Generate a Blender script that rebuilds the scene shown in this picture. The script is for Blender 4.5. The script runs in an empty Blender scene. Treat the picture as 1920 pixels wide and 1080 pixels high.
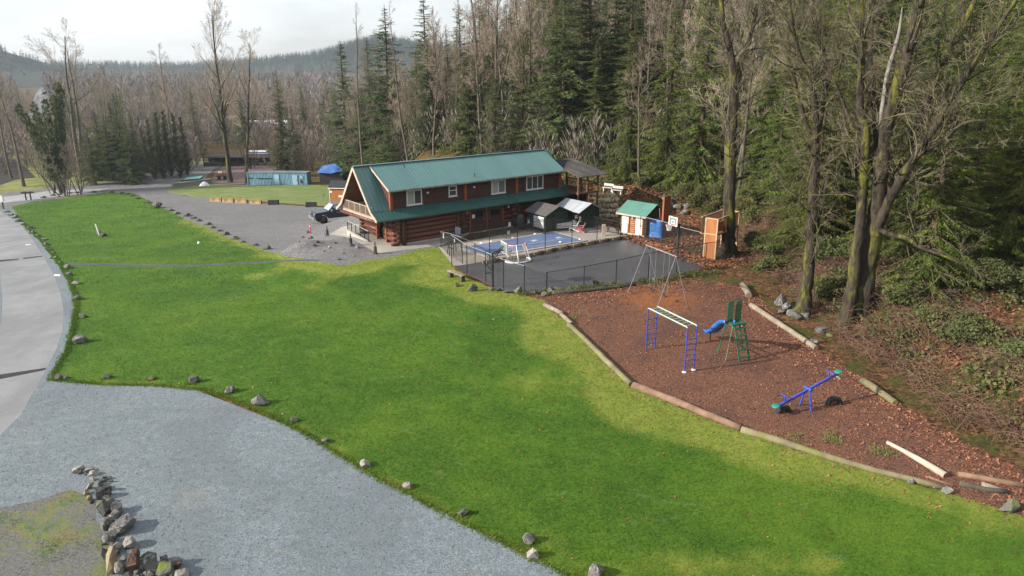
import bpy, bmesh, math, random
import numpy as np
from mathutils import Vector, Matrix
from mathutils.geometry import delaunay_2d_cdt

S = bpy.context.scene
COL = S.collection
R = math.radians
random.seed(7)
RNG = np.random.default_rng(11)

# ------------------------------------------------------------------ camera
CAM_H, CAM_P, CAM_F = 13.4, R(17.2), 1346.0          # metres, downward pitch, focal length in photo pixels
cam = bpy.data.cameras.new("camera")
cam.sensor_width = 36.0
cam.lens = 36.0 * CAM_F / 1920.0
cam.clip_start, cam.clip_end = 0.5, 9000.0
cam_o = bpy.data.objects.new("camera", cam)
cam_o.location = (0, 0, CAM_H)
cam_o.rotation_euler = (R(90) - CAM_P, 0, 0)
COL.objects.link(cam_o)
S.camera = cam_o

# ------------------------------------------------------------------ sky, sun, exposure
SUN_EL, SUN_DIR = R(25), Vector((-1.0, -0.30, 0)).normalized()      # the sun stands to the left, a little on the camera's side
world = bpy.data.worlds.new("World")
S.world = world
world.use_nodes = True
wn = world.node_tree
sky = wn.nodes.new("ShaderNodeTexSky")
sky.sky_type = 'NISHITA'
sky.sun_disc = False
sky.sun_elevation = SUN_EL
sky.sun_rotation = math.atan2(SUN_DIR.x, SUN_DIR.y)
sky.air_density, sky.dust_density, sky.ozone_density = 1.0, 1.2, 1.0
bg = wn.nodes["Background"]
bg.inputs["Strength"].default_value = 0.054
# thin bright winter cloud over the blue
tc = wn.nodes.new("ShaderNodeTexCoord"); cn = wn.nodes.new("ShaderNodeTexNoise"); cm = wn.nodes.new("ShaderNodeMapping"); cr = wn.nodes.new("ShaderNodeMapRange"); cx = wn.nodes.new("ShaderNodeMix")
cm.inputs["Scale"].default_value = (1, 1, 3.5); cn.inputs["Scale"].default_value = 2.2; cn.inputs["Detail"].default_value = 6; cn.inputs["Roughness"].default_value = .6
wn.links.new(tc.outputs["Generated"], cm.inputs[0]); wn.links.new(cm.outputs[0], cn.inputs["Vector"]); wn.links.new(cn.outputs["Fac"], cr.inputs[0])
for i_, v_ in ((1, .36), (2, .62), (3, .42), (4, .78)): cr.inputs[i_].default_value = v_
cx.data_type = 'RGBA'; cx.inputs["B"].default_value = (14, 14.2, 14.4, 1)
wn.links.new(cr.outputs[0], cx.inputs["Factor"]); wn.links.new(sky.outputs[0], cx.inputs["A"]); wn.links.new(cx.outputs["Result"], bg.inputs[0])
sun = bpy.data.lights.new("sun", 'SUN')
sun.energy, sun.angle, sun.color = 5.0, R(0.9), (1.0, 0.93, 0.82)
sun_o = bpy.data.objects.new("sun", sun)
sv = Vector((SUN_DIR.x * math.cos(SUN_EL), SUN_DIR.y * math.cos(SUN_EL), math.sin(SUN_EL)))
sun_o.rotation_euler = sv.to_track_quat('Z', 'Y').to_euler()
COL.objects.link(sun_o)
S.view_settings.view_transform = 'Standard'
S.view_settings.look = 'None'
S.view_settings.exposure = 0.86
S.view_settings.gamma = 1.0
S.cycles.use_denoising = True
S.cycles.max_bounces = 6
S.cycles.diffuse_bounces = 2
S.cycles.glossy_bounces = 2
S.cycles.transmission_bounces = 3
S.cycles.transparent_max_bounces = 8
S.cycles.volume_bounces = 0

# ------------------------------------------------------------------ terrain
def softplus(s, w):
    return w * np.logaddexp(0, s / w)

def sstep(a, b, x):
    t = np.clip((x - a) / (b - a), 0, 1)
    return t * t * (3 - 2 * t)

FOOT = np.array([(23, -60), (20, 5), (19.2, 15), (18.8, 23.4), (18, 30), (17.5, 34), (17.8, 38), (18.2, 45.5), (18.8, 52), (19.6, 60), (17.5, 65.5),
                 (12, 68), (8, 71), (5, 75), (-3, 84), (-16, 104), (-27, 128), (-38, 152), (-42, 200), (-30, 420), (100, 900)], float)

def foot_dist(X, Y):
    P = np.stack([X, Y], -1)
    best = np.full(X.shape, 1e9); sign = np.ones(X.shape)
    for a, b in zip(FOOT[:-1], FOOT[1:]):
        ab = b - a
        t = np.clip(((P - a) @ ab) / (ab @ ab), 0, 1)
        d = P - (a + t[..., None] * ab)
        dd = np.hypot(d[..., 0], d[..., 1])
        s = np.where(ab[0] * (P[..., 1] - a[1]) - ab[1] * (P[..., 0] - a[0]) < 0, 1.0, -1.0)
        m = dd < best
        best = np.where(m, dd, best); sign = np.where(m, s, sign)
    return best * sign

def terrain(X, Y):
    X = np.asarray(X, float); Y = np.asarray(Y, float)
    s = -0.35 * X + 0.94 * Y - 50
    drop = 0.11 * softplus(s, 4.0)
    drop = drop / (1 + (drop / 9.5) ** 4) ** 0.25
    z = -drop * sstep(-12, -19.5, X)
    h = foot_dist(X, Y)
    hp = np.maximum(h, 0)
    bank = 1.7 * sstep(0, 2.4, h)
    slope = 0.16 * np.maximum(hp - 2.4, 0) * sstep(2, 8, hp) + 0.26 * softplus(hp - 9, 2.0) * (hp > 0)
    up = bank + slope
    up = up / (1 + (up / 42.0) ** 4) ** 0.25
    z = z + up
    far = np.hypot(X, Y)
    near = 1 - sstep(400, 700, far)
    z = z * near + (-9.5) * (1 - near)
    rough = sstep(0.5, 4, h)
    z = z + rough * near * 0.35 * (np.sin(X * .9 + 1.3 * np.sin(Y * .5)) * np.sin(Y * .8 + 1.1 * np.sin(X * .4)))
    # a heap of gravel by the patio
    gx, gy = X + 16.6, Y - 55.5
    z = z + 0.75 * np.exp(-((gx * .8 + gy * .6) ** 2 / 3.2 + (-gx * .6 + gy * .8) ** 2 / 1.6))
    return z

_GX, _GY = np.arange(-200, 200.1, .5), np.arange(-60, 640.1, .5)
_GZ = terrain(*np.meshgrid(_GX, _GY)).tolist()
def tz(x, y):
    u, v = (x + 200) * 2, (y + 60) * 2
    i, j = int(u), int(v)
    if not (0 <= u and i < len(_GX) - 1 and 0 <= v and j < len(_GY) - 1): return float(terrain(np.array([x]), np.array([y]))[0])
    u -= i; v -= j; a, b = _GZ[j], _GZ[j + 1]
    return (a[i] * (1 - u) + a[i + 1] * u) * (1 - v) + (b[i] * (1 - u) + b[i + 1] * u) * v

def ray(px, py):
    x = (px - 960) / CAM_F; v = (540 - py) / CAM_F
    return np.array((x, math.cos(CAM_P) + v * math.sin(CAM_P), -math.sin(CAM_P) + v * math.cos(CAM_P)))

def at_z(px, py, z):
    d = ray(px, py); t = (z - CAM_H) / d[2]
    return Vector((d[0] * t, d[1] * t, z))

def on(px, py):
    """ground point seen at a photo pixel"""
    d = ray(px, py)
    t = np.concatenate([np.arange(8, 260, 0.25), np.arange(260, 2500, 4.0)])
    X, Y, Z = d[0] * t, d[1] * t, CAM_H + d[2] * t
    below = np.nonzero(Z <= terrain(X, Y))[0]
    if not len(below):
        i = len(t) - 1
    else:
        i = below[0]
    a, b = t[max(i - 1, 0)], t[i]
    for _ in range(24):
        m = (a + b) / 2
        if CAM_H + d[2] * m <= tz(d[0] * m, d[1] * m): b = m
        else: a = m
    return Vector((d[0] * b, d[1] * b, CAM_H + d[2] * b))

def at_y(px, py, y):
    d = ray(px, py); t = y / d[1]
    return Vector((d[0] * t, y, CAM_H + d[2] * t))

def bearing(px, y, z=None):
    """ground point at depth y in the direction of photo column px"""
    x = (px - 960) / CAM_F * y
    for _ in range(3):
        zz = tz(x, y) if z is None else z
        x = (px - 960) / CAM_F * (y * math.cos(CAM_P) - (zz - CAM_H) * math.sin(CAM_P))
    return Vector((x, y, tz(x, y)))

def mpp(p):
    """metres in one photo pixel at point p"""
    return (p.y * math.cos(CAM_P) - (p.z - CAM_H) * math.sin(CAM_P)) / CAM_F

def tall(px, py, top):
    """height of an upright thing whose foot is at (px,py) and whose top reaches photo row top"""
    p = on(px, py)
    return at_y(px, top, p.y).z - p.z

# ------------------------------------------------------------------ materials
def new_mat(name):
    m = bpy.data.materials.new(name); m.use_nodes = True
    nt = m.node_tree
    return m, nt, nt.nodes["Principled BSDF"], nt.links

def nd(nt, t, **kw):
    n = nt.nodes.new(t)
    for k, v in kw.items():
        if k.startswith("i_"):
            key = k[2:]
            n.inputs[int(key) if key.isdigit() else key].default_value = v
        else: setattr(n, k, v)
    return n

def rgba(c): return (c[0], c[1], c[2], 1.0)

def coords(nt, kind):
    if kind == 'pos': return nt.nodes.new("ShaderNodeNewGeometry").outputs["Position"]
    return nt.nodes.new("ShaderNodeTexCoord").outputs["Object"]

def noise(nt, co, scale, detail=4, rough=.6, dist=0):
    n = nd(nt, "ShaderNodeTexNoise", i_Scale=scale, i_Detail=detail, i_Roughness=rough, i_Distortion=dist)
    nt.links.new(co, n.inputs["Vector"])
    return n.outputs["Fac"]

def ramp(nt, fac, stops):
    r = nt.nodes.new("ShaderNodeValToRGB")
    el = r.color_ramp.elements
    while len(el) < len(stops): el.new(0.5)
    for e, (p, c) in zip(el, stops):
        e.position = p; e.color = rgba(c)
    nt.links.new(fac, r.inputs["Fac"])
    return r.outputs["Color"]

def framp(nt, fac, a, b):
    n = nd(nt, "ShaderNodeMapRange", i_1=a, i_2=b, i_3=0.0, i_4=1.0)
    n.interpolation_type = 'SMOOTHSTEP'
    nt.links.new(fac, n.inputs[0])
    return n.outputs[0]

def mix(nt, fac, a, b, mode='MIX'):
    m = nt.nodes.new("ShaderNodeMix"); m.data_type = 'RGBA'; m.blend_type = mode
    for s, v in ((m.inputs["Factor"], fac), (m.inputs["A"], a), (m.inputs["B"], b)):
        if isinstance(v, (int, float)): s.default_value = v
        elif isinstance(v, tuple): s.default_value = rgba(v)
        else: nt.links.new(v, s)
    return m.outputs["Result"]

def mul(nt, a, b):
    m = nt.nodes.new("ShaderNodeMath"); m.operation = 'MULTIPLY'
    for s, v in ((m.inputs[0], a), (m.inputs[1], b)):
        if isinstance(v, (int, float)): s.default_value = v
        else: nt.links.new(v, s)
    return m.outputs[0]

def bump(nt, bsdf, h, strength, dist=0.05):
    b = nd(nt, "ShaderNodeBump", i_Strength=strength, i_Distance=dist)
    nt.links.new(h, b.inputs["Height"])
    nt.links.new(b.outputs["Normal"], bsdf.inputs["Normal"])

def plain(name, c1, c2=None, scale=4.0, rough=.75, metal=0.0, bs=None, bstr=.3, bd=.02, co='pos', spec=.3, lo=.35, hi=.65, grain=None, stretch=None):
    """two-tone noise material; grain adds a finer third tone"""
    m, nt, b, L = new_mat(name)
    c2 = c2 or tuple(x * .75 for x in c1)
    v = coords(nt, co)
    if stretch:
        mp = nd(nt, "ShaderNodeMapping", i_Scale=stretch); L.new(v, mp.inputs["Vector"]); v = mp.outputs["Vector"]
    col = ramp(nt, noise(nt, v, scale, 5, .65), [(lo, c2), (hi, c1)])
    if grain:
        gs, gc = grain
        col = mix(nt, framp(nt, noise(nt, v, gs, 3, .7), .5, .68), col, gc)
    L.new(col, b.inputs["Base Color"])
    b.inputs["Roughness"].default_value = rough
    b.inputs["Metallic"].default_value = metal
    b.inputs["Specular IOR Level"].default_value = spec
    if bs: bump(nt, b, noise(nt, v, bs, 5, .7), bstr, bd)
    return m

def leafy(name, dark, light, scale=.6, trans=.25, rough=.7, rand=.5):
    """foliage: tone varies through the crown and from plant to plant, a little light passes through"""
    m, nt, b, L = new_mat(name)
    v = coords(nt, 'pos')
    info = nt.nodes.new("ShaderNodeObjectInfo")
    f = noise(nt, v, scale, 4, .7)
    col = ramp(nt, f, [(.3, dark), (.7, light)])
    hsv = nd(nt, "ShaderNodeHueSaturation")
    mr = nd(nt, "ShaderNodeMapRange", i_1=0., i_2=1., i_3=1 - rand * .5, i_4=1 + rand * .5)
    L.new(info.outputs["Random"], mr.inputs[0]); L.new(mr.outputs[0], hsv.inputs["Value"])
    mh = nd(nt, "ShaderNodeMapRange", i_1=0., i_2=1., i_3=.485, i_4=.515)
    mlt = nd(nt, "ShaderNodeMath", operation='MULTIPLY', i_1=7.31); L.new(info.outputs["Random"], mlt.inputs[0])
    fr = nd(nt, "ShaderNodeMath", operation='FRACT'); L.new(mlt.outputs[0], fr.inputs[0])
    L.new(fr.outputs[0], mh.inputs[0]); L.new(mh.outputs[0], hsv.inputs["Hue"])
    L.new(col, hsv.inputs["Color"])
    L.new(hsv.outputs[0], b.inputs["Base Color"])
    b.inputs["Roughness"].default_value = rough
    b.inputs["Specular IOR Level"].default_value = .25
    if trans > 0:
        t = nt.nodes.new("ShaderNodeBsdfTranslucent"); L.new(hsv.outputs[0], t.inputs["Color"])
        mx = nd(nt, "ShaderNodeMixShader", i_0=trans)
        L.new(b.outputs[0], mx.inputs[1]); L.new(t.outputs[0], mx.inputs[2])
        L.new(mx.outputs[0], nt.nodes["Material Output"].inputs["Surface"])
    return m

# ------------------------------------------------------------------ mesh building
class MB:
    """collects polygons and links them as ONE mesh object"""
    def __init__(s): s.v = []; s.f = []; s.n = 0
    def add(s, verts, faces):
        verts = np.asarray(verts, float).reshape(-1, 3)
        s.v.append(verts)
        o = s.n
        for f in faces: s.f.append(tuple(i + o for i in f))
        s.n += len(verts); return s
    def box(s, c, d, rz=0, M=None):
        x, y, z = d[0] / 2, d[1] / 2, d[2] / 2
        p = np.array([(-x, -y, -z), (x, -y, -z), (x, y, -z), (-x, y, -z), (-x, -y, z), (x, -y, z), (x, y, z), (-x, y, z)])
        if rz:
            cs, sn = math.cos(rz), math.sin(rz)
            p = p @ np.array([(cs, sn, 0), (-sn, cs, 0), (0, 0, 1)])
        p = p + np.array(c)
        return s.add(p, [(0, 3, 2, 1), (4, 5, 6, 7), (0, 1, 5, 4), (1, 2, 6, 5), (2, 3, 7, 6), (3, 0, 4, 7)])
    def bar(s, a, b, w, h=None):
        """square bar from a to b"""
        a = Vector(a); b = Vector(b); h = h or w
        d = (b - a).normalized()
        side = d.cross(Vector((0, 0, 1)))
        if side.length < 1e-3: side = Vector((1, 0, 0))
        side.normalize(); up = side.cross(d)
        p = []
        for e in (a, b):
            for i, j in ((-1, -1), (1, -1), (1, 1), (-1, 1)): p.append(e + side * (w / 2 * i) + up * (h / 2 * j))
        return s.add([tuple(q) for q in p], [(3, 2, 1, 0), (4, 5, 6, 7), (0, 1, 5, 4), (1, 2, 6, 5), (2, 3, 7, 6), (3, 0, 4, 7)])
    def tube(s, pts, r, n=6, cap=True):
        pts = np.asarray([tuple(p) for p in pts], float)
        if np.isscalar(r): r = [r] * len(pts)
        v, f = tube_arrays(pts, np.asarray(r, float), n)
        f = [tuple(q) for q in f]
        if cap:
            f.append(tuple(range(n))[::-1]); k = len(pts) - 1
            f.append(tuple(range(k * n, k * n + n)))
        return s.add(v, f)
    def prism(s, outline, a, b):
        """closed outline of 3-D points at a, same outline shifted by vector b"""
        o = np.asarray([tuple(p) for p in outline], float) + np.asarray(tuple(a)); n = len(o)
        v = np.concatenate([o, o + np.asarray(tuple(b))])
        f = [tuple(range(n))[::-1], tuple(range(n, 2 * n))] + [(i, (i + 1) % n, n + (i + 1) % n, n + i) for i in range(n)]
        return s.add(v, f)
    def lathe(s, prof, n=12, c=(0, 0, 0)):
        v = []; f = []
        for r, z in prof:
            for k in range(n):
                a = 2 * math.pi * k / n; v.append((c[0] + r * math.cos(a), c[1] + r * math.sin(a), c[2] + z))
        for i in range(len(prof) - 1):
            for k in range(n): f.append((i * n + k, i * n + (k + 1) % n, (i + 1) * n + (k + 1) % n, (i + 1) * n + k))
        f.append(tuple(range(n))[::-1]); f.append(tuple(range((len(prof) - 1) * n, len(prof) * n)))
        return s.add(v, f)
    def quads(s, V):
        """V: (N,4,3) array of loose quads"""
        V = np.asarray(V, float); k = len(V)
        s.v.append(V.reshape(-1, 3)); o = s.n
        s.f.append(np.arange(o, o + 4 * k).reshape(-1, 4)); s.n += 4 * k; return s
    def tris(s, V):
        V = np.asarray(V, float); k = len(V)
        s.v.append(V.reshape(-1, 3)); o = s.n
        s.f.append(np.arange(o, o + 3 * k).reshape(-1, 3)); s.n += 3 * k; return s
    def tubes(s, v, f):
        s.v.append(v); s.f.append(np.asarray(f) + s.n); s.n += len(v); return s
    def mesh(s, name, m, smooth=False):
        me = bpy.data.meshes.new(name)
        V = np.concatenate(s.v) if s.v else np.zeros((0, 3))
        loops = []; sizes = []
        for f in s.f:
            if isinstance(f, tuple): loops.append(np.array(f)); sizes.append(np.array([len(f)]))
            else: loops.append(f.reshape(-1)); sizes.append(np.full(len(f), f.shape[1]))
        loops = np.concatenate(loops).astype(np.int32); sizes = np.concatenate(sizes).astype(np.int32)
        me.vertices.add(len(V)); me.vertices.foreach_set("co", V.reshape(-1))
        me.loops.add(len(loops)); me.loops.foreach_set("vertex_index", loops)
        me.polygons.add(len(sizes))
        me.polygons.foreach_set("loop_start", np.concatenate([[0], np.cumsum(sizes)[:-1]]).astype(np.int32))
        me.polygons.foreach_set("loop_total", sizes)
        me.polygons.foreach_set("use_smooth", np.full(len(sizes), bool(smooth)))
        me.update(calc_edges=True); me.validate()
        if m: me.materials.append(m)
        return me
    def build(s, name, m, parent=None, smooth=False):
        o = bpy.data.objects.new(name, s.mesh(name, m, smooth)); COL.objects.link(o)
        if parent: o.parent = parent
        return o

def tube_arrays(pts, r, n):
    N = len(pts)
    d = np.gradient(pts, axis=0)
    d /= np.maximum(np.linalg.norm(d, axis=1, keepdims=True), 1e-9)
    ref = np.array((0.0, 0, 1)) if abs(d[0][2]) < .8 else np.array((1.0, 0, 0))
    u = np.cross(d, ref); u /= np.maximum(np.linalg.norm(u, axis=1, keepdims=True), 1e-9)
    w = np.cross(d, u)
    a = np.arange(n) * 2 * math.pi / n
    ring = u[:, None, :] * np.cos(a)[None, :, None] + w[:, None, :] * np.sin(a)[None, :, None]
    v = pts[:, None, :] + ring * r[:, None, None]
    i = np.arange(N - 1)[:, None] * n; k = np.arange(n)[None, :]; k2 = (k + 1) % n
    f = np.stack([i + k, i + k2, i + n + k2, i + n + k], -1).reshape(-1, 4)
    return v.reshape(-1, 3), f

def tag(o, label=None, cat=None, group=None, kind=None):
    for k, v in (("label", label), ("category", cat), ("group", group), ("kind", kind)):
        if v: o[k] = v
    return o

def thing(name, label, cat, loc=(0, 0, 0), rz=0, group=None, rot=None):
    o = bpy.data.objects.new(name, None); COL.objects.link(o)
    o.empty_display_size = .2
    o.location = loc; o.rotation_euler = rot or (0, 0, rz)
    return tag(o, label, cat, group)

def dup(root, loc, rz=0, sc=1.0, label=None, group=None):
    """a copy of a thing with copies of its parts and sub-parts"""
    r = root.copy(); COL.objects.link(r); r.location = loc; r.rotation_euler = (0, 0, rz)
    r.scale = (sc, sc, sc) if np.isscalar(sc) else sc
    if label: r["label"] = label
    if group: r["group"] = group
    for ch in KIDS.get(root.name, list(root.children)):
        c = ch.copy(); COL.objects.link(c); c.parent = r
        for g in list(ch.children):
            d = g.copy(); COL.objects.link(d); d.parent = c
    return r
KIDS = {}
# ------------------------------------------------------------------ ground, one triangulation split into its surfaces
def px_poly(pts, jit=0.0, step=.5, seed=0, closed=True):
    w = [on(*p) if len(p) == 2 else Vector((p[0], p[1], 0)) for p in pts]
    rg = np.random.default_rng(seed)
    out = []
    n = len(w)
    for i in range(n if closed else n - 1):
        a, b = w[i], w[(i + 1) % n]
        L = (b.xy - a.xy).length
        st = step * max(1, (a.y + b.y) / 2 / 35)
        k = max(1, int(L / st))
        for q in range(k):
            t = q / k
            p = a.xy.lerp(b.xy, t)
            if jit and 0 < q:
                p = p + Vector((rg.normal(), rg.normal())) * jit * min(1.0, L / 2)
            out.append((p.x, p.y))
    if not closed: out.append((w[-1].x, w[-1].y))
    return np.array(out)

def inside(poly, X, Y):
    r = np.zeros(X.shape, bool)
    x0, y0 = poly[-1]
    for x1, y1 in poly:
        c = ((y1 > Y) != (y0 > Y)) & (X < (x0 - x1) * (Y - y1) / (y0 - y1 + 1e-12) + x1)
        r ^= c
        x0, y0 = x1, y1
    return r

W3 = lambda *p: (p[0], p[1], 0)      # a point given in metres
LAWN_TOP = [(22, 388), (60, 378), (125, 371), (200, 360), (250, 362), (290, 381), (330, 402), (380, 424), (430, 447), (480, 464), (530, 478), (590, 489), (640, 498), (690, 488), (740, 481), (775, 470), (800, 466), (826, 463)]
LAWN_LEFT = [(95, 712), (108, 687), (127, 657), (137, 617), (144, 575), (142, 555), (130, 523), (112, 494), (80, 453), (45, 420)]
LAWN_RIGHT = [(852, 502), (880, 522), (925, 542), (975, 553), (1020, 562), (1032, 578), (1068, 608), (1115, 655), (1185, 726), (1240, 748), (1300, 774), (1386, 806), (1450, 830), (1560, 862), (1680, 898), (1760, 919), (1830, 940), (1920, 968)]
LAWN_BOT = [(1170, 1100), (1060, 1078), (1000, 1046), (930, 1012), (850, 972), (770, 928), (685, 884), (600, 829), (550, 801), (500, 777), (430, 747), (380, 731), (290, 722), (200, 721)]
MULCH_RIGHT = [(1010, 553), (1060, 551), (1180, 537), (1260, 527), (1330, 528), (1390, 534), (1420, 556), (1450, 590), (1530, 655), (1600, 700), (1690, 760), (1760, 805), (1850, 850), (1925, 885), W3(17.6, 19.5)]

ZONES = []
def zone(name, pts, jit=0, step=.5):
    ZONES.append((name, px_poly(pts, jit, step, len(ZONES))))
zone("meadow", [W3(-150, 235), (0, 285), (80, 278), (118, 300), (128, 322), (200, 322), (300, 308), (380, 296), (385, 304), (300, 321), (200, 343), (100, 352), W3(-96, 124), W3(-150, 128)], .4, 2)
zone("garden_soil", [W3(-140, 215), (10, 298), (32, 299), (52, 318), (68, 333), (30, 337), W3(-100, 140), W3(-140, 140)], .3, 2)
zone("gravel_drive", [W3(-100, 112), W3(-95, 123), (0, 362), (100, 351), (200, 342), (300, 320), (385, 303), (430, 303), (400, 318), (372, 345), (320, 358), (345, 367), (430, 374), (560, 386), (650, 391), W3(-14, 70), W3(-9, 62), (700, 440), (850, 458), (850, 500), (760, 500), (640, 510), (400, 520), (100, 500), (40, 470)], .15, 1)
zone("red_gravel", [(432, 303), (500, 308), (560, 320), (470, 347), (400, 346), (402, 322)], .3, 1.5)
zone("far_lawn", [(312, 360), (328, 351), (395, 345), (470, 347), (540, 347), (606, 347), (640, 347), (660, 380), (640, 388), (560, 383), (500, 378), (430, 372), (360, 369)], .25, .8)
zone("gravel_lot", [(-60, 412), (0, 392), (30, 395), (60, 420), (90, 450), (118, 490), (150, 520), (160, 580), (150, 640), (120, 700), (300, 705), (700, 860), (1100, 1070), W3(5, 13), W3(5, -20), W3(-60, -20), W3(-60, 40)], 0, 2)
zone("lawn", LAWN_LEFT[::-1][:0] + LAWN_TOP + LAWN_RIGHT + [W3(15.5, 17), W3(14, 10), W3(9, 6), W3(6, 11)] + LAWN_BOT + LAWN_LEFT, .07, .35)
zone("drain_strip", [(128, 492), (190, 494), (250, 496), (360, 496), (440, 492), (520, 488), (596, 487), (600, 490), (520, 491), (440, 495.5), (360, 500), (250, 500), (128, 497)], .03, .4)
zone("mossy_dirt", [W3(-20, 18.5), W3(-17, 20.3), (0, 952), (67, 939), (133, 917), (172, 935), (180, 975), (200, 1010), (206, 1100), W3(-9.5, 12), W3(-22, 12)], .08, .5)
zone("road", [(-60, 398), (0, 396), (37, 418), (60, 448), (82, 481), (100, 514), (113, 548), (119, 582), (117, 618), (107, 651), (87, 691), (40, 776), (0, 816), W3(-19, 23), W3(-26, 20), W3(-30, 29), (-8, 640), (3, 600), (5, 560), (0, 512), (-60, 448)], 0, .5)
zone("far_road", [W3(-98, 113.5), (0, 381), (62, 374), (122, 366.5), (180, 359), (205, 353), (100, 357), (0, 370), W3(-96, 120)], .05, 1)
zone("mulch", MULCH_RIGHT[:-1] + [W3(17.6, 19.5), W3(17.4, 17.6), W3(15.8, 17.2)] + LAWN_RIGHT[::-1][:-3], .06, .4)
zone("court", [(850, 500), (880, 515), (930, 540), (978, 551), (1025, 545), (1094, 541), (1180, 530), (1255, 518), (1330, 500), (1300, 482), (1250, 470), (1190, 452), (1176, 445), (1120, 455), (1045, 468), (989, 481), (908, 492)], 0, 1)
zone("pool_deck", [(822, 463), (851, 499), (908, 491), (989, 480), (1045, 467), (1120, 454), (1168, 445), (1150, 425), (1060, 418), (960, 436), (850, 457)], 0, 1)
zone("patio", [(616, 441), (640, 426), (665, 420), (720, 440), (830, 432), (880, 440), (824, 460), (708, 475)], 0, 1)

def make_ground():
    edges = []; pts = []
    for name, poly in ZONES:
        o = len(pts); n = len(poly)
        pts += [tuple(p) for p in poly]
        edges += [(o + i, o + (i + 1) % n) for i in range(n)]
    g = []
    def grid(x0, x1, y0, y1, st):
        xs = np.arange(x0, x1, st); ys = np.arange(y0, y1, st)
        X, Y = np.meshgrid(xs, ys); X = X.ravel(); Y = Y.ravel()
        return np.stack([X + RNG.uniform(-.3, .3, X.shape) * st, Y + RNG.uniform(-.3, .3, X.shape) * st], -1)
    g.append(grid(-34, 19, 9, 66, 1.0))
    g.append(grid(-22, -8, 50, 62, .4))
    a = grid(19, 46, -8, 90, 1.3); g.append(a)
    a = grid(-8, 19, 66, 95, 1.5); g.append(a)
    a = grid(-120, 90, -30, 260, 4.5)
    m = ~((a[:, 0] > -34) & (a[:, 0] < 46) & (a[:, 1] > -8) & (a[:, 1] < 66)); g.append(a[m])
    a = grid(-1600, 1600, -680, 1640, 70)
    m = ~((np.abs(a[:, 0]) < 170) & (a[:, 1] < 330) & (a[:, 1] > -90)); g.append(a[m])
    a = grid(-420, 400, -200, 760, 26)
    m = ~((a[:, 0] > -120) & (a[:, 0] < 90) & (a[:, 1] < 260) & (a[:, 1] > -30)); g.append(a[m])
    pts += [tuple(p) for p in np.concatenate(g)]
    res = delaunay_2d_cdt([Vector(p) for p in pts], edges, [], 0, 1e-4)
    V = np.array([tuple(v) for v in res[0]]); F = np.array([tuple(f) for f in res[2] if len(f) == 3])
    cen = V[F].mean(1)
    zi = np.full(len(F), -1)
    for i, (name, poly) in enumerate(ZONES):
        zi[inside(poly, cen[:, 0], cen[:, 1])] = i
    Z = terrain(V[:, 0], V[:, 1])
    P3 = np.column_stack([V, Z])
    a, b, c = P3[F[:, 0]], P3[F[:, 1]], P3[F[:, 2]]
    flip = ((b - a)[:, 0] * (c - a)[:, 1] - (b - a)[:, 1] * (c - a)[:, 0]) < 0
    F[flip] = F[flip][:, ::-1]
    return P3, F, zi

GV, GF, GZ = make_ground()
def zone_obj(name, idx, m):
    f = GF[np.isin(GZ, idx)]
    u, inv = np.unique(f, return_inverse=True)
    mb = MB(); mb.v.append(GV[u]); mb.f.append(inv.reshape(-1, 3)); mb.n = len(u)
    o = mb.build(name, m, None, True)
    o["kind"] = "structure"
    return o, GV[u]
ZI = {n: i for i, (n, p) in enumerate(ZONES)}

def line_dist(pl, X, Y):
    best = np.full(X.shape, 1e9)
    for a, b in zip(pl[:-1], pl[1:]):
        ab = b - a; t = np.clip(((X - a[0]) * ab[0] + (Y - a[1]) * ab[1]) / (ab @ ab + 1e-9), 0, 1)
        best = np.minimum(best, np.hypot(X - a[0] - t * ab[0], Y - a[1] - t * ab[1]))
    return best
EDGE_PLAY = px_poly([(590, 492), (640, 500), (690, 490), (740, 484), (800, 468), (852, 502)] + LAWN_RIGHT, 0, 1, 0, False)
EDGE_LOT = px_poly(LAWN_TOP, 0, 1, 0, False)
EDGE_BOT = px_poly(LAWN_BOT[::-1], 0, 1, 0, False)
BARE_SPOTS = [(*on(x_, y_).xy, r_) for x_, y_, r_ in ((1290, 1052, .9), (1215, 1066, .6), (1440, 1046, .8), (1390, 1070, .7), (1040, 1012, .45), (1530, 1060, .6))]
def wear_of(X, Y):
    """1 where the lawn is worn yellow and thin: beside the playground, the court and the drive"""
    dp = line_dist(EDGE_PLAY, X, Y); dl = line_dist(EDGE_LOT, X, Y); db = line_dist(EDGE_BOT, X, Y)
    wob = 1 + .5 * np.sin(X * .9 + Y * .37) * np.sin(Y * .7 - X * .21)
    w = .95 * (1 - sstep(.8, 4.6, dp * wob)) * sstep(17, 24, Y) + .55 * (1 - sstep(.5, 2.2, dp * wob)) * (1 - sstep(17, 24, Y))
    w = np.maximum(w, .8 * (1 - sstep(.2, 1.7, dl * wob)) * (Y < 90))
    w = np.maximum(w, .5 * (1 - sstep(.1, .7, db * wob)))
    for bx, by, br in BARE_SPOTS: w = np.maximum(w, 1.25 * np.exp(-(((X - bx) / br) ** 2 + ((Y - by) / (br * .6)) ** 2)))
    return w

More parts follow.
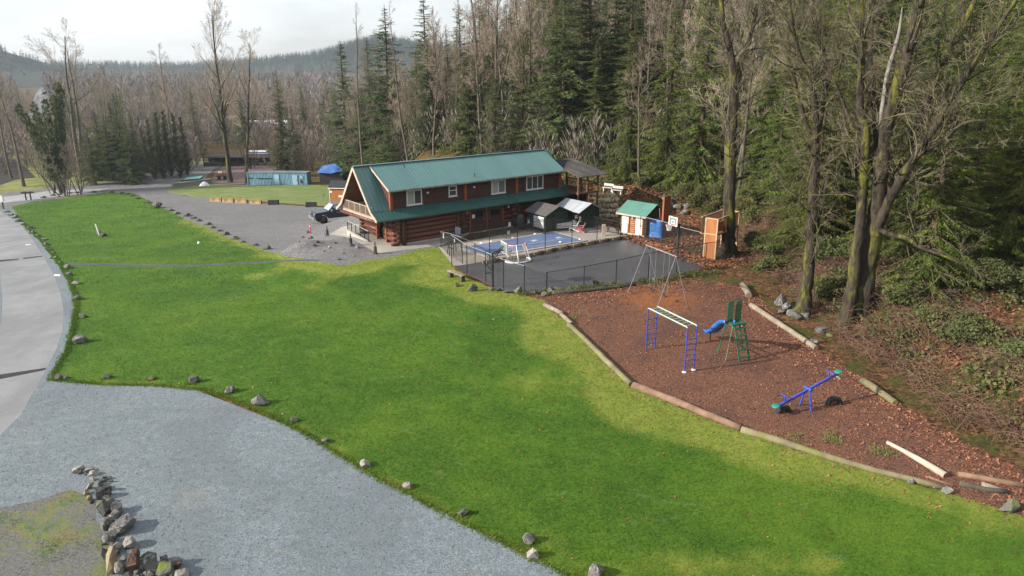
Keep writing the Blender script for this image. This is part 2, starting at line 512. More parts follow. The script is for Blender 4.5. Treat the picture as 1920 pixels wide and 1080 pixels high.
# --- lawn
def lawn_colors(nt, attr=True):
    p = coords(nt, 'pos')
    big = noise(nt, p, .16, 4, .6, .6)
    mid = noise(nt, p, .9, 5, .7, .3)
    fine = noise(nt, p, 9, 4, .75)
    g = ramp(nt, big, [(.38, (.032, .092, .008)), (.5, (.054, .130, .010)), (.62, (.096, .170, .014))])
    g2 = ramp(nt, mid, [(.30, (.030, .084, .009)), (.5, (.058, .132, .012)), (.72, (.104, .178, .020))])
    c = mix(nt, .5, g, g2)
    c = mix(nt, mul(nt, framp(nt, fine, .48, .72), .35), c, (.16, .22, .025))
    if attr:
        a = nd(nt, "ShaderNodeAttribute", attribute_name="wear").outputs["Fac"]
        patch = noise(nt, p, .55, 5, .7, .5)
        ad = nt.nodes.new("ShaderNodeMath"); ad.operation = 'ADD'; nt.links.new(a, ad.inputs[0]); nt.links.new(patch, ad.inputs[1])
        yc = ramp(nt, mid, [(.3, (.13, .19, .022)), (.6, (.22, .245, .045)), (.8, (.27, .24, .08))])
        c = mix(nt, mul(nt, framp(nt, ad.outputs[0], .66, 1.3), .85), c, yc)
        # pale bruised streaks left by tyres
        st = nd(nt, "ShaderNodeTexNoise", i_Scale=.22, i_Detail=5, i_Roughness=.75, i_Distortion=2.2)
        mp = nd(nt, "ShaderNodeMapping", i_Scale=(1.0, 2.6, 1)); nt.links.new(p, mp.inputs["Vector"]); nt.links.new(mp.outputs[0], st.inputs["Vector"])
        c = mix(nt, mul(nt, framp(nt, st.outputs["Fac"], .60, .70), .30), c, (.17, .24, .11))
    return c, p, fine
m_lawn, nt, b, L = new_mat("lawn")
c, p, fine = lawn_colors(nt)
L.new(c, b.inputs["Base Color"]); b.inputs["Roughness"].default_value = .8; b.inputs["Specular IOR Level"].default_value = .15
bump(nt, b, noise(nt, p, 14, 6, .8), .9, .06)
lawn, lv = zone_obj("lawn", [ZI["lawn"]], m_lawn)
at = lawn.data.attributes.new("wear", 'FLOAT', 'POINT'); at.data.foreach_set("value", wear_of(lv[:, 0], lv[:, 1]).astype(np.float32))
m_flawn, nt, b, L = new_mat("far_lawn")
p = coords(nt, 'pos')
mpn = nd(nt, "ShaderNodeMapping", i_Scale=(.35, 1.3, 1)); L.new(p, mpn.inputs[0])
c = ramp(nt, noise(nt, mpn.outputs[0], .8, 6, .75, .8), [(.32, (.055, .10, .012)), (.5, (.12, .165, .03)), (.68, (.24, .25, .09))])
L.new(c, b.inputs["Base Color"]); b.inputs["Roughness"].default_value = .85
bump(nt, b, noise(nt, p, 3, 6, .8), .8, .15)
zone_obj("lawn", [ZI["far_lawn"]], m_flawn)
m_mead = plain("meadow", (.20, .21, .05), (.085, .115, .02), .25, .9, bs=4, bstr=.6, bd=.1, grain=(.7, (.25, .19, .08)))
zone_obj("field", [ZI["meadow"]], m_mead)
m_soil = plain("tilled_soil", (.035, .028, .026), (.018, .015, .014), 1.5, .95, bs=3, bstr=.8, bd=.2)
zone_obj("tilled_field", [ZI["garden_soil"]], m_soil)

# --- gravel: crushed blue-grey stone, worn and dusty in places
def gravel_mat(name, lo, mid, hi, patch, pscale=.35, pamt=.5, cell=22):
    m, nt, b, L = new_mat(name)
    p = coords(nt, 'pos')
    v = nd(nt, "ShaderNodeTexVoronoi", i_Scale=cell, i_Randomness=1.0); L.new(p, v.inputs["Vector"])
    sep = nt.nodes.new("ShaderNodeSeparateColor"); L.new(v.outputs["Color"], sep.inputs[0])
    c = ramp(nt, sep.outputs[0], [(.0, lo), (.5, mid), (.95, hi)])
    c = mix(nt, mul(nt, framp(nt, noise(nt, p, 3, 5, .75), .38, .62), .45), c, lo)
    c = mix(nt, mul(nt, framp(nt, noise(nt, p, pscale, 5, .7, .4), .55, .72), pamt), c, patch)
    c = mix(nt, mul(nt, framp(nt, noise(nt, p, .16, 5, .65, 1.2), .42, .62), .45), c, tuple(x * .66 for x in mid))
    L.new(c, b.inputs["Base Color"]); b.inputs["Roughness"].default_value = .85; b.inputs["Specular IOR Level"].default_value = .25
    bump(nt, b, v.outputs["Distance"], .6, .02)
    return m
m_lot = gravel_mat("blue_gravel", (.100, .120, .134), (.160, .190, .212), (.245, .280, .302), (.24, .215, .17), .42, .42, 34)
zone_obj("gravel_lot", [ZI["gravel_lot"]], m_lot)
m_drive = gravel_mat("grey_gravel", (.09, .088, .092), (.145, .141, .147), (.235, .228, .236), (.20, .15, .095), .16, .45, 10)
zone_obj("gravel_drive", [ZI["gravel_drive"]], m_drive)
zone_obj("gravel_strip", [ZI["drain_strip"]], gravel_mat("drain_gravel", (.03, .032, .03), (.07, .075, .075), (.15, .165, .17), (.03, .04, .015), .8, .7, 14))
zone_obj("red_gravel", [ZI["red_gravel"]], gravel_mat("red_gravel", (.09, .06, .06), (.15, .095, .095), (.22, .15, .15), (.12, .06, .05), .3, .5, 10))
m_moss, nt, b, L = new_mat("mossy_dirt")
p = coords(nt, 'pos')
c = ramp(nt, noise(nt, p, 11, 5, .8), [(.3, (.055, .055, .055)), (.55, (.13, .13, .125)), (.75, (.25, .25, .24))])
k = framp(nt, noise(nt, p, .55, 5, .7, .5), .43, .58)
mc = ramp(nt, noise(nt, p, 1.3, 5, .7), [(.35, (.045, .10, .010)), (.5, (.13, .16, .012)), (.68, (.22, .14, .02))])
c = mix(nt, mul(nt, mul(nt, k, framp(nt, noise(nt, p, 6, 5, .8), .36, .56)), .9), c, mc)
L.new(c, b.inputs["Base Color"]); b.inputs["Roughness"].default_value = .9
bump(nt, b, noise(nt, p, 16, 6, .8), .9, .05)
zone_obj("mossy_dirt", [ZI["mossy_dirt"]], m_moss)

# --- road: pale worn concrete-like asphalt, damp and smooth in the wheel tracks
m_road, nt, b, L = new_mat("road")
p = coords(nt, 'pos')
mp = nd(nt, "ShaderNodeMapping", i_Scale=(.5, .28, 1), i_Rotation=(0, 0, R(-14))); L.new(p, mp.inputs[0])
n1 = noise(nt, mp.outputs[0], .7, 6, .7, .2)
c = ramp(nt, n1, [(.3, (.15, .15, .155)), (.5, (.195, .195, .20)), (.7, (.27, .27, .275))])
c = mix(nt, mul(nt, framp(nt, noise(nt, p, 18, 5, .85), .42, .66), .5), c, (.10, .10, .108))
L.new(c, b.inputs["Base Color"])
rr = nd(nt, "ShaderNodeMapRange", i_1=.3, i_2=.7, i_3=.55, i_4=.34); L.new(n1, rr.inputs[0]); L.new(rr.outputs[0], b.inputs["Roughness"])
b.inputs["Specular IOR Level"].default_value = .5
bump(nt, b, noise(nt, p, 24, 6, .85), .5, .02)
zone_obj("road", [ZI["road"]], m_road)
zone_obj("road_far", [ZI["far_road"]], plain("far_road", (.36, .36, .37), (.22, .22, .225), .6, .45, spec=.5, bs=6, bstr=.3))
def sheet(name, pts, m, up=.004, label=None):
    w = [on(*q) for q in pts]
    mb = MB(); mb.add([(q.x, q.y, tz(q.x, q.y) + up) for q in w], [tuple(range(len(w)))])
    o = mb.build(name, m); o["kind"] = "structure"; return o
m_tar = plain("tar_patch", (.035, .035, .038), (.02, .02, .022), 3, .8, bs=20, bstr=.4)
m_wpaint = plain("worn_white_paint", (.75, .75, .74), (.45, .45, .45), 6, .7, bs=None)
sheet("road_patch", [(0, 491), (35, 487.3), (35, 485), (0, 487.3)], m_tar)
sheet("road_patch", [(43.5, 485.8), (80, 481.3), (79, 479.3), (43.5, 483.5)], m_tar)
sheet("road_patch", [(-5, 712), (84, 694), (87, 689.5), (-5, 703)], m_tar)
sheet("road_marking", [(47, 460), (58, 459), (57.5, 457.6), (47.5, 458.4)], m_wpaint)
sheet("road_marking", [(101, 517.5), (113, 517.8), (112, 514.6), (102, 514.2)], m_wpaint)

# --- playground bark, court asphalt, pool deck, pool cover, patio
m_mulch, nt, b, L = new_mat("bark_mulch")
p = coords(nt, 'pos')
v = nd(nt, "ShaderNodeTexVoronoi", i_Scale=26., i_Randomness=1.0); L.new(p, v.inputs["Vector"])
sep = nt.nodes.new("ShaderNodeSeparateColor"); L.new(v.outputs["Color"], sep.inputs[0])
c = ramp(nt, sep.outputs[0], [(0., (.062, .032, .023)), (.5, (.150, .068, .042)), (.95, (.25, .118, .074))])
c = mix(nt, mul(nt, framp(nt, noise(nt, p, .35, 4, .65, .4), .45, .65), .6), c, (.085, .045, .04))
c = mix(nt, mul(nt, framp(nt, noise(nt, p, 1.1, 5, .75), .6, .74), .5), c, (.17, .14, .05))
# the bare orange earth worn under the swings
dd = nd(nt, "ShaderNodeVectorMath", operation='DISTANCE'); mp = nd(nt, "ShaderNodeMapping", i_Scale=(1, 1, 0)); L.new(p, mp.inputs[0]); L.new(mp.outputs[0], dd.inputs[0])
sw = on(1228, 560); dd.inputs[1].default_value = (sw.x, sw.y, 0)
nz = noise(nt, p, 1.6, 4, .7)
ad = nd(nt, "ShaderNodeMath", operation='MULTIPLY_ADD', i_1=-3.0); L.new(nz, ad.inputs[0]); ad.inputs[1].default_value = -3.0; L.new(dd.outputs["Value"], ad.inputs[2])
k = nd(nt, "ShaderNodeMapRange", i_1=-.6, i_2=1.6, i_3=.75, i_4=0.); L.new(ad.outputs[0], k.inputs[0])
c = mix(nt, k.outputs[0], c, (.30, .11, .035))
L.new(c, b.inputs["Base Color"]); b.inputs["Roughness"].default_value = .9; b.inputs["Specular IOR Level"].default_value = .2
bump(nt, b, v.outputs["Distance"], .9, .05)
zone_obj("playground_ground", [ZI["mulch"]], m_mulch)
m_court = plain("court_asphalt", (.066, .066, .074), (.042, .042, .048), .5, .45, bs=25, bstr=.35, bd=.01, spec=.5, grain=(30, (.12, .12, .125)))
zone_obj("court", [ZI["court"]], m_court)
zone_obj("pool_deck", [ZI["pool_deck"]], plain("pool_deck", (.40, .35, .31), (.28, .245, .215), .8, .8, bs=12, bstr=.2, grain=(20, (.22, .2, .18))))
zone_obj("patio", [ZI["patio"]], plain("patio_concrete", (.36, .34, .30), (.22, .205, .18), .45, .75, bs=10, bstr=.2, grain=(18, (.3, .28, .25))))

# --- everything else: leaf-strewn forest floor
m_ground, nt, b, L = new_mat("forest_floor")
p = coords(nt, 'pos')
v = nd(nt, "ShaderNodeTexVoronoi", i_Scale=7., i_Randomness=1.0); L.new(p, v.inputs["Vector"])
sep = nt.nodes.new("ShaderNodeSeparateColor"); L.new(v.outputs["Color"], sep.inputs[0])
c = ramp(nt, sep.outputs[0], [(0., (.035, .020, .012)), (.5, (.11, .055, .028)), (.95, (.22, .115, .055))])
c = mix(nt, mul(nt, framp(nt, noise(nt, p, .35, 5, .7, .4), .46, .6), .85), c, (.055, .075, .016))
c = mix(nt, mul(nt, framp(nt, noise(nt, p, 1.4, 5, .7), .5, .66), .6), c, (.045, .032, .022))
L.new(c, b.inputs["Base Color"]); b.inputs["Roughness"].default_value = .95; b.inputs["Specular IOR Level"].default_value = .1
bump(nt, b, noise(nt, p, 5, 6, .8), 1.0, .15)
zone_obj("ground", [-1], m_ground)
# ------------------------------------------------------------------ the log cabin
m_log = plain("stained_logs", (.14, .040, .022), (.070, .023, .015), 1.3, .5, bs=6, bstr=.4, co='obj', stretch=(.25, 1, 3), grain=(4, (.13, .05, .03)), spec=.4)
m_logend = plain("dark_log_ends", (.10, .05, .03), (.045, .028, .02), 3, .8, bs=9, bstr=.5)
m_siding = plain("dark_siding_and_shaded_logs", (.075, .035, .024), (.045, .022, .017), 2.5, .65, bs=8, bstr=.4, co='obj', stretch=(.4, 1, 5))
m_post = plain("orange_cedar_post", (.30, .095, .030), (.19, .055, .02), 3, .6, co='obj')
m_soffit = plain("brown_soffit", (.20, .095, .05), (.12, .055, .03), 2, .7, co='obj')
m_roof = plain("green_metal_roof", (.095, .205, .203), (.074, .172, .174), .7, .36, metal=.0, bs=None, co='obj', spec=.55, stretch=(1, .25, .25))
m_roofdk = plain("green_metal_skirt", (.036, .105, .097), (.028, .084, .078), .7, .4, co='obj', spec=.5)
m_gut = plain("grey_gutter", (.30, .33, .33), (.12, .15, .14), 5, .55, co='obj')
m_rake = plain("pale_rake_board", (.44, .365, .30), (.33, .27, .22), 2, .7, co='obj')
m_rail = plain("tan_railing", (.35, .27, .21), (.27, .205, .16), 3, .7, co='obj')
m_wframe = plain("white_frame", (.72, .72, .70), (.6, .6, .58), 3, .45, co='obj')
m_black = plain("black_metal", (.022, .022, .024), (.014, .014, .015), 4, .5, co='obj', spec=.5)
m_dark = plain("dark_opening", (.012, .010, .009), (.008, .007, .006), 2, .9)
m_conc = plain("pale_concrete", (.45, .43, .39), (.30, .28, .25), 1.2, .85, bs=12, bstr=.3)
m_white = plain("white_plastic", (.78, .78, .77), (.65, .65, .64), 3, .4, co='obj')
m_galv = plain("galvanised_steel", (.26, .265, .27), (.18, .185, .19), 5, .5, metal=.3, co='obj')
m_glass, nt, b, L = new_mat("window_glass")
b.inputs["Base Color"].default_value = (.05, .06, .07, 1); b.inputs["Roughness"].default_value = .08; b.inputs["Specular IOR Level"].default_value = .7
m_curt = plain("window_curtain", (.40, .40, .38), (.24, .24, .24), 6, .9, co='obj', stretch=(6, 1, .3))
m_paper = plain("sign_paper", (.75, .74, .72), (.70, .69, .67), 2, .6, co='obj')

CAB = on(745, 460); CAZ = R(38)
cu = Vector((math.cos(CAZ), math.sin(CAZ), 0)); cvv = Vector((-math.sin(CAZ), math.cos(CAZ), 0))
def cw(x, y, z=0): return CAB + cu * x + cvv * y + Vector((0, 0, z))     # cabin coordinates to world
cabin = thing("log_cabin", "two-storey red log cabin with green metal roof and long dormer beside the pool", "cabin", CAB, CAZ)

def ribbed(a, b, c, d, th=.05, step=.30, rib=.022):
    """a sheet metal slope: a->b along the eave, d,c above them; ribs run up the slope"""
    a, b, c, d = map(Vector, (a, b, c, d))
    n = (b - a).cross(d - a).normalized()
    if n.z < 0: n = -n
    mb = MB(); mb.prism([a, b, c, d], n * -th, n * th)
    k = max(2, int((b - a).length / step))
    for i in range(k + 1):
        t = min(max(i / k, .004), .996)
        mb.bar(a.lerp(b, t) + n * .015, d.lerp(c, t) + n * .015, rib, rib)
    return mb

LR, NL = .19, 6
def log_wall(a, b, over=.45, n=NL, off=0.0, seed=0):
    mb = MB(); g = np.random.default_rng(seed)
    a, b = Vector(a), Vector(b); d = (b - a).normalized()
    for i in range(n):
        z = LR + i * LR * 2 * .985 + off
        r = LR * g.uniform(.95, 1.05)
        e0, e1 = over * g.uniform(.7, 1.1), over * g.uniform(.7, 1.1)
        mb.tube([a - d * e0 + Vector((0, 0, z)), a.lerp(b, .5) + Vector((0, 0, z)), b + d * e1 + Vector((0, 0, z))], [r, r * 1.0, r * .96], 12)
    return mb
YB = 5.5
log_wall((0, .0, 0), (17.4, .0, 0), seed=1).build("log_wall", m_log, cabin, True)
log_wall((0, YB, 0), (17.4, YB, 0), seed=2).build("log_wall", m_log, cabin, True)
mb = log_wall((0, 0, 0), (0, 1.35, 0), .5, 6, LR * .95, 3)
mb2 = log_wall((0, 3.0, 0), (0, YB, 0), .12, 6, LR * .95, 4)
mb.v += mb2.v; mb.f += [tuple(i + mb.n for i in f) for f in mb2.f]; mb.n += mb2.n
gw = mb.build("gable_log_wall", m_log, cabin, True); gw["label"] = "sunlit end wall of bright orange logs"
log_wall((17.4, 0, 0), (17.4, YB, 0), .45, 6, LR * .95, 5).build("log_wall", m_log, cabin, True)
for x, k in ((6.1, 6), (11.4, 7)):
    log_wall((x, -.02, 0), (x, .6, 0), .55, 6, LR * .95, k).build("cross_log_ends", m_logend, cabin, True)
for x, y, r in ((.45, -.28, .2), (5.6, -.2, .16), (11.9, -.2, .16)): MB().tube([(x, y, 0), (x, y, 2.2)], r, 8).build("log_post", m_logend, cabin, True)
MB().box((8.7, -.10, .06), (17.2, .3, .12)).build("foundation", m_conc, cabin)
# entrance in the gable end
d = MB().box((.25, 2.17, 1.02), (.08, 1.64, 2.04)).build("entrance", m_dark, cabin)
MB().box((-.05, 1.38, 1.05), (.34, .12, 2.1)).box((-.05, 2.96, 1.05), (.34, .12, 2.1)).box((-.05, 2.17, 2.14), (.34, 1.7, .1)).build("frame", m_post, d)
# double doors under the skirt roof
for i, x in enumerate((7.6, 9.35)):
    dd = MB().box((x, -.215, 1.02), (1.55, .07, 2.04)).build("door", m_siding, cabin)
    MB().box((x, -.262, 1.55), (.9, .02, .45)).build("pane", m_dark, dd)
    MB().bar((x + .6 * (1 - 2 * i), -.28, 1.0), (x + .6 * (1 - 2 * i), -.28, 1.2), .04).build("handle", m_galv, dd)
MB().box((8.48, -.22, 2.08), (3.5, .1, .1)).box((8.48, -.24, 1.0), (.1, .1, 2.0)).box((6.75, -.22, 1.0), (.1, .1, 2.1)).box((10.2, -.22, 1.0), (.1, .1, 2.1)).build("door_frame", m_post, cabin)
for x in (6.45, 10.75): MB().lathe([(.07, 0), (.09, .08), (.05, .2)], 8, (x, -.3, 1.75)).build("wall_lamp", m_white, cabin, True)
MB().box((7.1, -.275, 1.45), (.28, .02, .3)).build("notice", m_paper, cabin)
# upper floor
RX0, RX1, RYM, RZ = -2.0, 17.6, 2.77, 5.95
def siding(x0, x1, y, z0, z1, parent, name):
    mb = MB(); z = z0
    while z < z1 - .02:
        h = min(.15, z1 - z)
        mb.prism([(x0, y, z), (x0, y - .035, z), (x0, y - .008, z + h), (x0, y, z + h)], (0, 0, 0), (x1 - x0, 0, 0)); z += h
    return mb.build(name, m_siding, parent)
siding(-.28, 17.0, .25, 2.78, 4.46, cabin, "dormer_wall")
for x in (-.28, 6.6, 12.0, 17.0): MB().box((x, .17, 3.62), (.24, .2, 1.66)).build("corner_post", m_post, cabin)
for sx in (-.28, 17.0): MB().prism([(sx, .3, 2.8), (sx, .3, 4.6), (sx, 2.7, 5.85)], (-.04, 0, 0), (.08, 0, 0)).build("dormer_cheek", m_siding, cabin)
def cab_window(x0, x1, z0, z1, split, curtains=True):
    y = .19
    w = MB()
    for a, bq in (((x0, y, z0), (x1, y, z0)), ((x0, y, z1), (x1, y, z1)), ((x0, y, z0), (x0, y, z1)), ((x1, y, z0), (x1, y, z1))): w.bar(a, bq, .075)
    for s in split:
        if s > 0: w.bar((x0 + (x1 - x0) * s, y, z0), (x0 + (x1 - x0) * s, y, z1), .055)
        else: w.bar((x0, y, z0 - (z1 - z0) * s), (x1, y, z0 - (z1 - z0) * s), .055)
    o = w.build("window", m_wframe, cabin)
    MB().box(((x0 + x1) / 2, y + .02, (z0 + z1) / 2), (x1 - x0, .03, z1 - z0)).build("pane", m_glass, o)
    MB().box(((x0 + x1) / 2, y - .02, z0 - .07), (x1 - x0 + .2, .1, .05)).build("sill", m_wframe, o)
    if curtains: MB().box((x0 + (x1 - x0) * .25, y + .001, (z0 + z1) / 2), ((x1 - x0) * .44, .004, (z1 - z0) * .9)).build("curtain", m_curt, o)
cab_window(1.15, 2.45, 3.02, 4.1, (.5,))
cab_window(5.05, 5.75, 3.30, 4.1, (-.55,), False)
cab_window(9.35, 10.75, 3.05, 4.1, (.5,))
cab_window(13.15, 15.0, 3.0, 4.1, (.34, .67), False)
for x in (3.0, 7.5): MB().lathe([(.02, 0), (.09, .05), (.1, .14), (.02, .17)], 8, (x, .12, 3.72)).build("floodlight", m_white, cabin, True)
# roofs
ribbed((RX0, .19, 2.83), (-.28, .19, 2.83), (-.28, RYM, RZ), (RX0, RYM, RZ)).build("gable_roof", m_roof, cabin)
ribbed((RX1, 2 * RYM - .19, 2.83), (RX0, 2 * RYM - .19, 2.83), (RX0, RYM, RZ), (RX1, RYM, RZ)).build("back_roof", m_roof, cabin)
ribbed((16.98, .19, 2.83), (17.75, .19, 2.83), (17.75, RYM, RZ - .02), (16.98, RYM, RZ - .02)).build("gable_roof", m_roof, cabin)
ribbed((-.62, -.28, 4.40), (17.25, -.28, 4.40), (17.25, RYM, RZ + .035), (-.62, RYM, RZ + .035)).build("dormer_roof", m_roof, cabin)
ribbed((RX0, -.72, 2.27), (17.8, -.72, 2.27), (17.8, .20, 2.84), (RX0, .20, 2.84)).build("skirt_roof", m_roofdk, cabin)
ribbed((17.8, 6.26, 2.27), (RX0, 6.26, 2.27), (RX0, 5.34, 2.84), (17.8, 5.34, 2.84)).build("skirt_roof", m_roofdk, cabin)
MB().bar((RX0, RYM, RZ + .06), (17.3, RYM, RZ + .06), .3, .05).build("ridge_cap", m_roof, cabin)
MB().bar((-.6, -.33, 4.33), (17.25, -.33, 4.33), .13, .12).build("gutter", m_gut, cabin)
MB().bar((-.6, -.20, 4.25), (17.2, -.20, 4.25), .3, .05).build("soffit", m_soffit, cabin)
MB().bar((RX0, -.76, 2.22), (17.8, -.76, 2.22), .10, .11).build("gutter", m_roofdk, cabin)
for x, t in ((2.1, .78), (7.6, .15)):
    q = Vector((x, -.28, 4.40)).lerp(Vector((x, RYM, RZ)), t); MB().tube([q - Vector((0, 0, .1)), q + Vector((0, 0, .32))], .035, 6).build("vent_pipe", m_black, cabin)
rk = MB()
for sgn, y0, y1 in ((1, -.72, .2), (-1, 6.26, 5.34)):
    rk.bar((RX0 - .03, y0, 2.2), (RX0 - .03, y1, 2.76), .06, .2); rk.bar((RX0 - .03, y1, 2.76), (RX0 - .03, RYM, RZ - .07), .06, .22)
rk.build("rake_board", m_rake, cabin)
MB().bar((-.66, -.3, 4.32), (-.66, RYM - .1, RZ - .06), .05, .16).build("rake_board", m_rake, cabin)
# recessed upper gable with its ceiling, balcony
g = MB(); g.prism([(0, .32, 2.45), (0, 5.22, 2.45), (0, RYM, 5.75)], (.1, 0, 0), (.08, 0, 0)); gb = g.build("gable_wall", m_soffit, cabin)
MB().prism([(17.3, .32, 2.45), (17.3, 5.22, 2.45), (17.3, RYM, 5.75)], (.1, 0, 0), (.08, 0, 0)).build("gable_wall", m_siding, cabin)
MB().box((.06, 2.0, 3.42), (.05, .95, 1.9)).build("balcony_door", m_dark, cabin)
for sgn, y0 in ((1, .28), (-1, 5.26)): MB().prism([(RX0, y0, 2.80), (RX0, RYM, 5.80), (RX0, RYM, 5.76), (RX0, y0 + .05 * sgn, 2.72)], (.05, 0, 0), (2.1, 0, 0)).build("gable_soffit", m_soffit, cabin)
MB().box((-.9, RYM, 2.28), (1.9, 5.3, .1)).build("balcony_floor", m_rake, cabin)
MB().tube([(-1.7, -.35, 2.05), (-1.7, 6.0, 2.05)], .17, 10).build("balcony_beam", m_log, cabin, True)
jb = MB()
for k in range(8): jb.bar((-1.85, .5 + k * .66, 2.15), (.1, .5 + k * .66, 2.15), .1, .16)
jb.build("balcony_joist", m_logend, cabin)
br = MB(); br.bar((-1.84, .3, 3.12), (-1.84, 5.25, 3.12), .09, .06).bar((-1.84, .3, 2.40), (-1.84, 5.25, 2.40), .06, .08)
y = .34
while y < 5.24: br.bar((-1.84, y, 2.38), (-1.84, y, 3.12), .055, .02); y += .095
for k in range(6): br.box((-1.84, .35 + k * .97, 2.76), (.07, .07, .75))
br.build("balcony_railing", m_rail, cabin)
# pale gable boards right end
rk = MB(); rk.bar((17.82, -.72, 2.2), (17.82, .2, 2.76), .05, .16); rk.build("rake_board", m_roofdk, cabin)

# ------------------------------------------------------------------ covered deck at the cabin's far end
canopy = thing("covered_deck", "raised timber deck under a black corrugated roof at the cabin's far end", "deck", cw(18.6, 0), CAZ)
m_blackroof = plain("black_corrugated_roof", (.055, .05, .055), (.025, .023, .026), 1.2, .42, co='obj', spec=.5, grain=(1.3, (.12, .10, .08)), stretch=(1, .2, .2))
m_brownpost = plain("brown_timber", (.15, .075, .04), (.09, .045, .028), 2, .8, co='obj', bs=8, bstr=.4)
ribbed((-1.5, -2.4, 4.02), (1.95, -2.4, 4.02), (1.95, 2.4, 4.98), (-1.5, 2.4, 4.98), .05, .25, .05).build("roof", m_blackroof, canopy)
for x, y in ((1.0, -2.1), (-1.3, -2.0), (.9, 2.0), (-1.2, 2.0), (.9, 0), (-.2, -2.0)):
    p = cw(18.6 + x, y); MB().bar((x, y, tz(p.x, p.y) - CAB.z - .1), (x, y, 4.45 + .2 * y), .13).build("post", m_brownpost, canopy)
MB().box((-.15, 0, 2.5), (2.5, 4.3, .14)).build("floor", m_brownpost, canopy)
rl = MB(); rl.bar((1.0, -2.1, 3.3), (1.0, 2.0, 3.3), .08).bar((-1.3, -2.1, 3.3), (1.0, -2.1, 3.3), .08)
for k in range(22): rl.bar((1.0, -2.05 + k * .19, 2.55), (1.0, -2.05 + k * .19, 3.3), .035)
for k in range(12): rl.bar((-1.25 + k * .19, -2.1, 2.55), (-1.25 + k * .19, -2.1, 3.3), .035)
rl.build("railing", m_brownpost, canopy)
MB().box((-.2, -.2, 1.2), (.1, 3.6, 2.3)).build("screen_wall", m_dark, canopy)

# ------------------------------------------------------------------ two pool sheds
m_green = plain("dark_green_board", (.022, .042, .026), (.014, .026, .018), 2, .75, co='obj', bs=7, bstr=.3, stretch=(6, 6, .4))
m_shingle = plain("grey_shingle", (.10, .09, .085), (.06, .055, .052), 5, .85, co='obj', bs=14, bstr=.6)
m_silver = plain("silver_sheet_roof", (.50, .53, .57), (.33, .36, .40), 1.2, .3, metal=.3, co='obj', stretch=(.3, 3, 1))
def pool_shed(x, y, w, dp, hw, hr, roofm, label):
    t = thing("pool_shed", label, "shed", cw(x, y), CAZ)
    b = MB(); b.prism([(-w / 2, 0, 0), (w / 2, 0, 0), (w / 2, 0, hw), (0, 0, hr), (-w / 2, 0, hw)], (0, -dp / 2, 0), (0, dp, 0)); b.build("wall", m_green, t)
    r = MB()
    for s in (-1, 1):
        a = Vector((0, 0, hr + .02)); e = Vector((s * (w / 2 + .25), 0, hw - .25 * (hr - hw) / (w / 2) + .02))
        r.prism([a, e, e + Vector((0, 0, .05)), a + Vector((0, 0, .05))], (0, -dp / 2 - .3, 0), (0, dp + .5, 0))
    r.build("roof", roofm, t)
    dd = MB().box((.05 * w, -dp / 2 - .03, .85), (w * .42, .05, 1.7)).build("door", m_green, t)
    MB().box((.05 * w + w * .16, -dp / 2 - .07, .9), (.05, .05, .12)).build("handle", m_galv, dd)
    return t
s1 = pool_shed(13.25, -2.6, 2.5, 2.4, 1.55, 2.1, m_shingle, "dark green pool shed with a grey shingle roof, nearer the cabin doors")
s2 = pool_shed(16.3, -3.1, 2.4, 2.8, 1.55, 2.1, m_silver, "dark green pool shed with a shiny silver sheet roof")
MB().box((-1.28, -.3, .78), (.04, 1.3, .95)).build("white_panel", m_white, s1)

# ------------------------------------------------------------------ wash house: small log building, green roof, two white doors
a, bq = on(1166, 436), on(1208, 444)
wz = math.atan2(bq.y - a.y, bq.x - a.x); wl = (bq - a).length
wash = thing("wash_house", "small log wash house with two white doors and a pale green metal roof", "hut", a, wz)
WD = 2.3; WH = 1.85
m_slog = plain("sunlit_small_logs", (.36, .17, .085), (.24, .105, .05), 2, .6, co='obj', bs=6, bstr=.3, stretch=(.4, 1, 3))  # sunlight put into the colour of the front logs
mb = MB()
for i in range(11): mb.tube([(-.12, 0, .085 + i * .168), (wl + .12, 0, .085 + i * .168)], .088, 8)
mb.build("front_log_wall", m_slog, wash, True)
mb = MB()
for i in range(11):
    for x in (0, wl): mb.tube([(x, -.12, .085 + i * .168), (x, WD + .1, .085 + i * .168)], .088, 8)
    mb.tube([(-.1, WD, .085 + i * .168), (wl + .1, WD, .085 + i * .168)], .088, 8)
for x in (0, wl): mb.prism([(x, -.1, WH - .05), (x, WD + .1, WH - .05), (x, WD / 2, WH + .62)], (-.05, 0, 0), (.1, 0, 0))
mb.build("side_log_wall", m_siding, wash, True)  # side logs coloured darker than the front, their shade put into the colour
for x in (wl * .17, wl * .78):
    dd = MB().box((x, -.12, .90), (.62, .05, 1.74)).build("door", m_white, wash)
    MB().box((x + .23, -.16, .9), (.04, .05, .1)).build("handle", m_galv, dd)
    f = MB()
    for s in (-.36, .36): f.box((x + s, -.10, .9), (.09, .09, 1.8))
    f.build("door_frame", m_post, wash)
m_wroof = plain("pale_green_metal_roof", (.12, .275, .225), (.095, .225, .185), 1, .5, co='obj', spec=.4)
ribbed((-.35, -.45, WH - .1), (wl + .35, -.45, WH - .1), (wl + .35, WD / 2, WH + .72), (-.35, WD / 2, WH + .72), .05, .2, .04).build("roof", m_wroof, wash)
ribbed((wl + .35, WD + .45, WH - .1), (-.35, WD + .45, WH - .1), (-.35, WD / 2, WH + .72), (wl + .35, WD / 2, WH + .72), .05, .2, .04).build("roof", m_wroof, wash)
MB().bar((-.35, -.47, WH - .17), (wl + .35, -.47, WH - .17), .05, .13).build("fascia", m_rake, wash)
MB().lathe([(.05, 0), (.08, .1), (.04, .2)], 8, (wl * .5, -.16, 1.35)).build("wall_lamp", m_white, wash, True)
MB().box((wl * .47, -.02, .06), (wl + .3, .3, .12)).build("foundation", m_conc, wash)
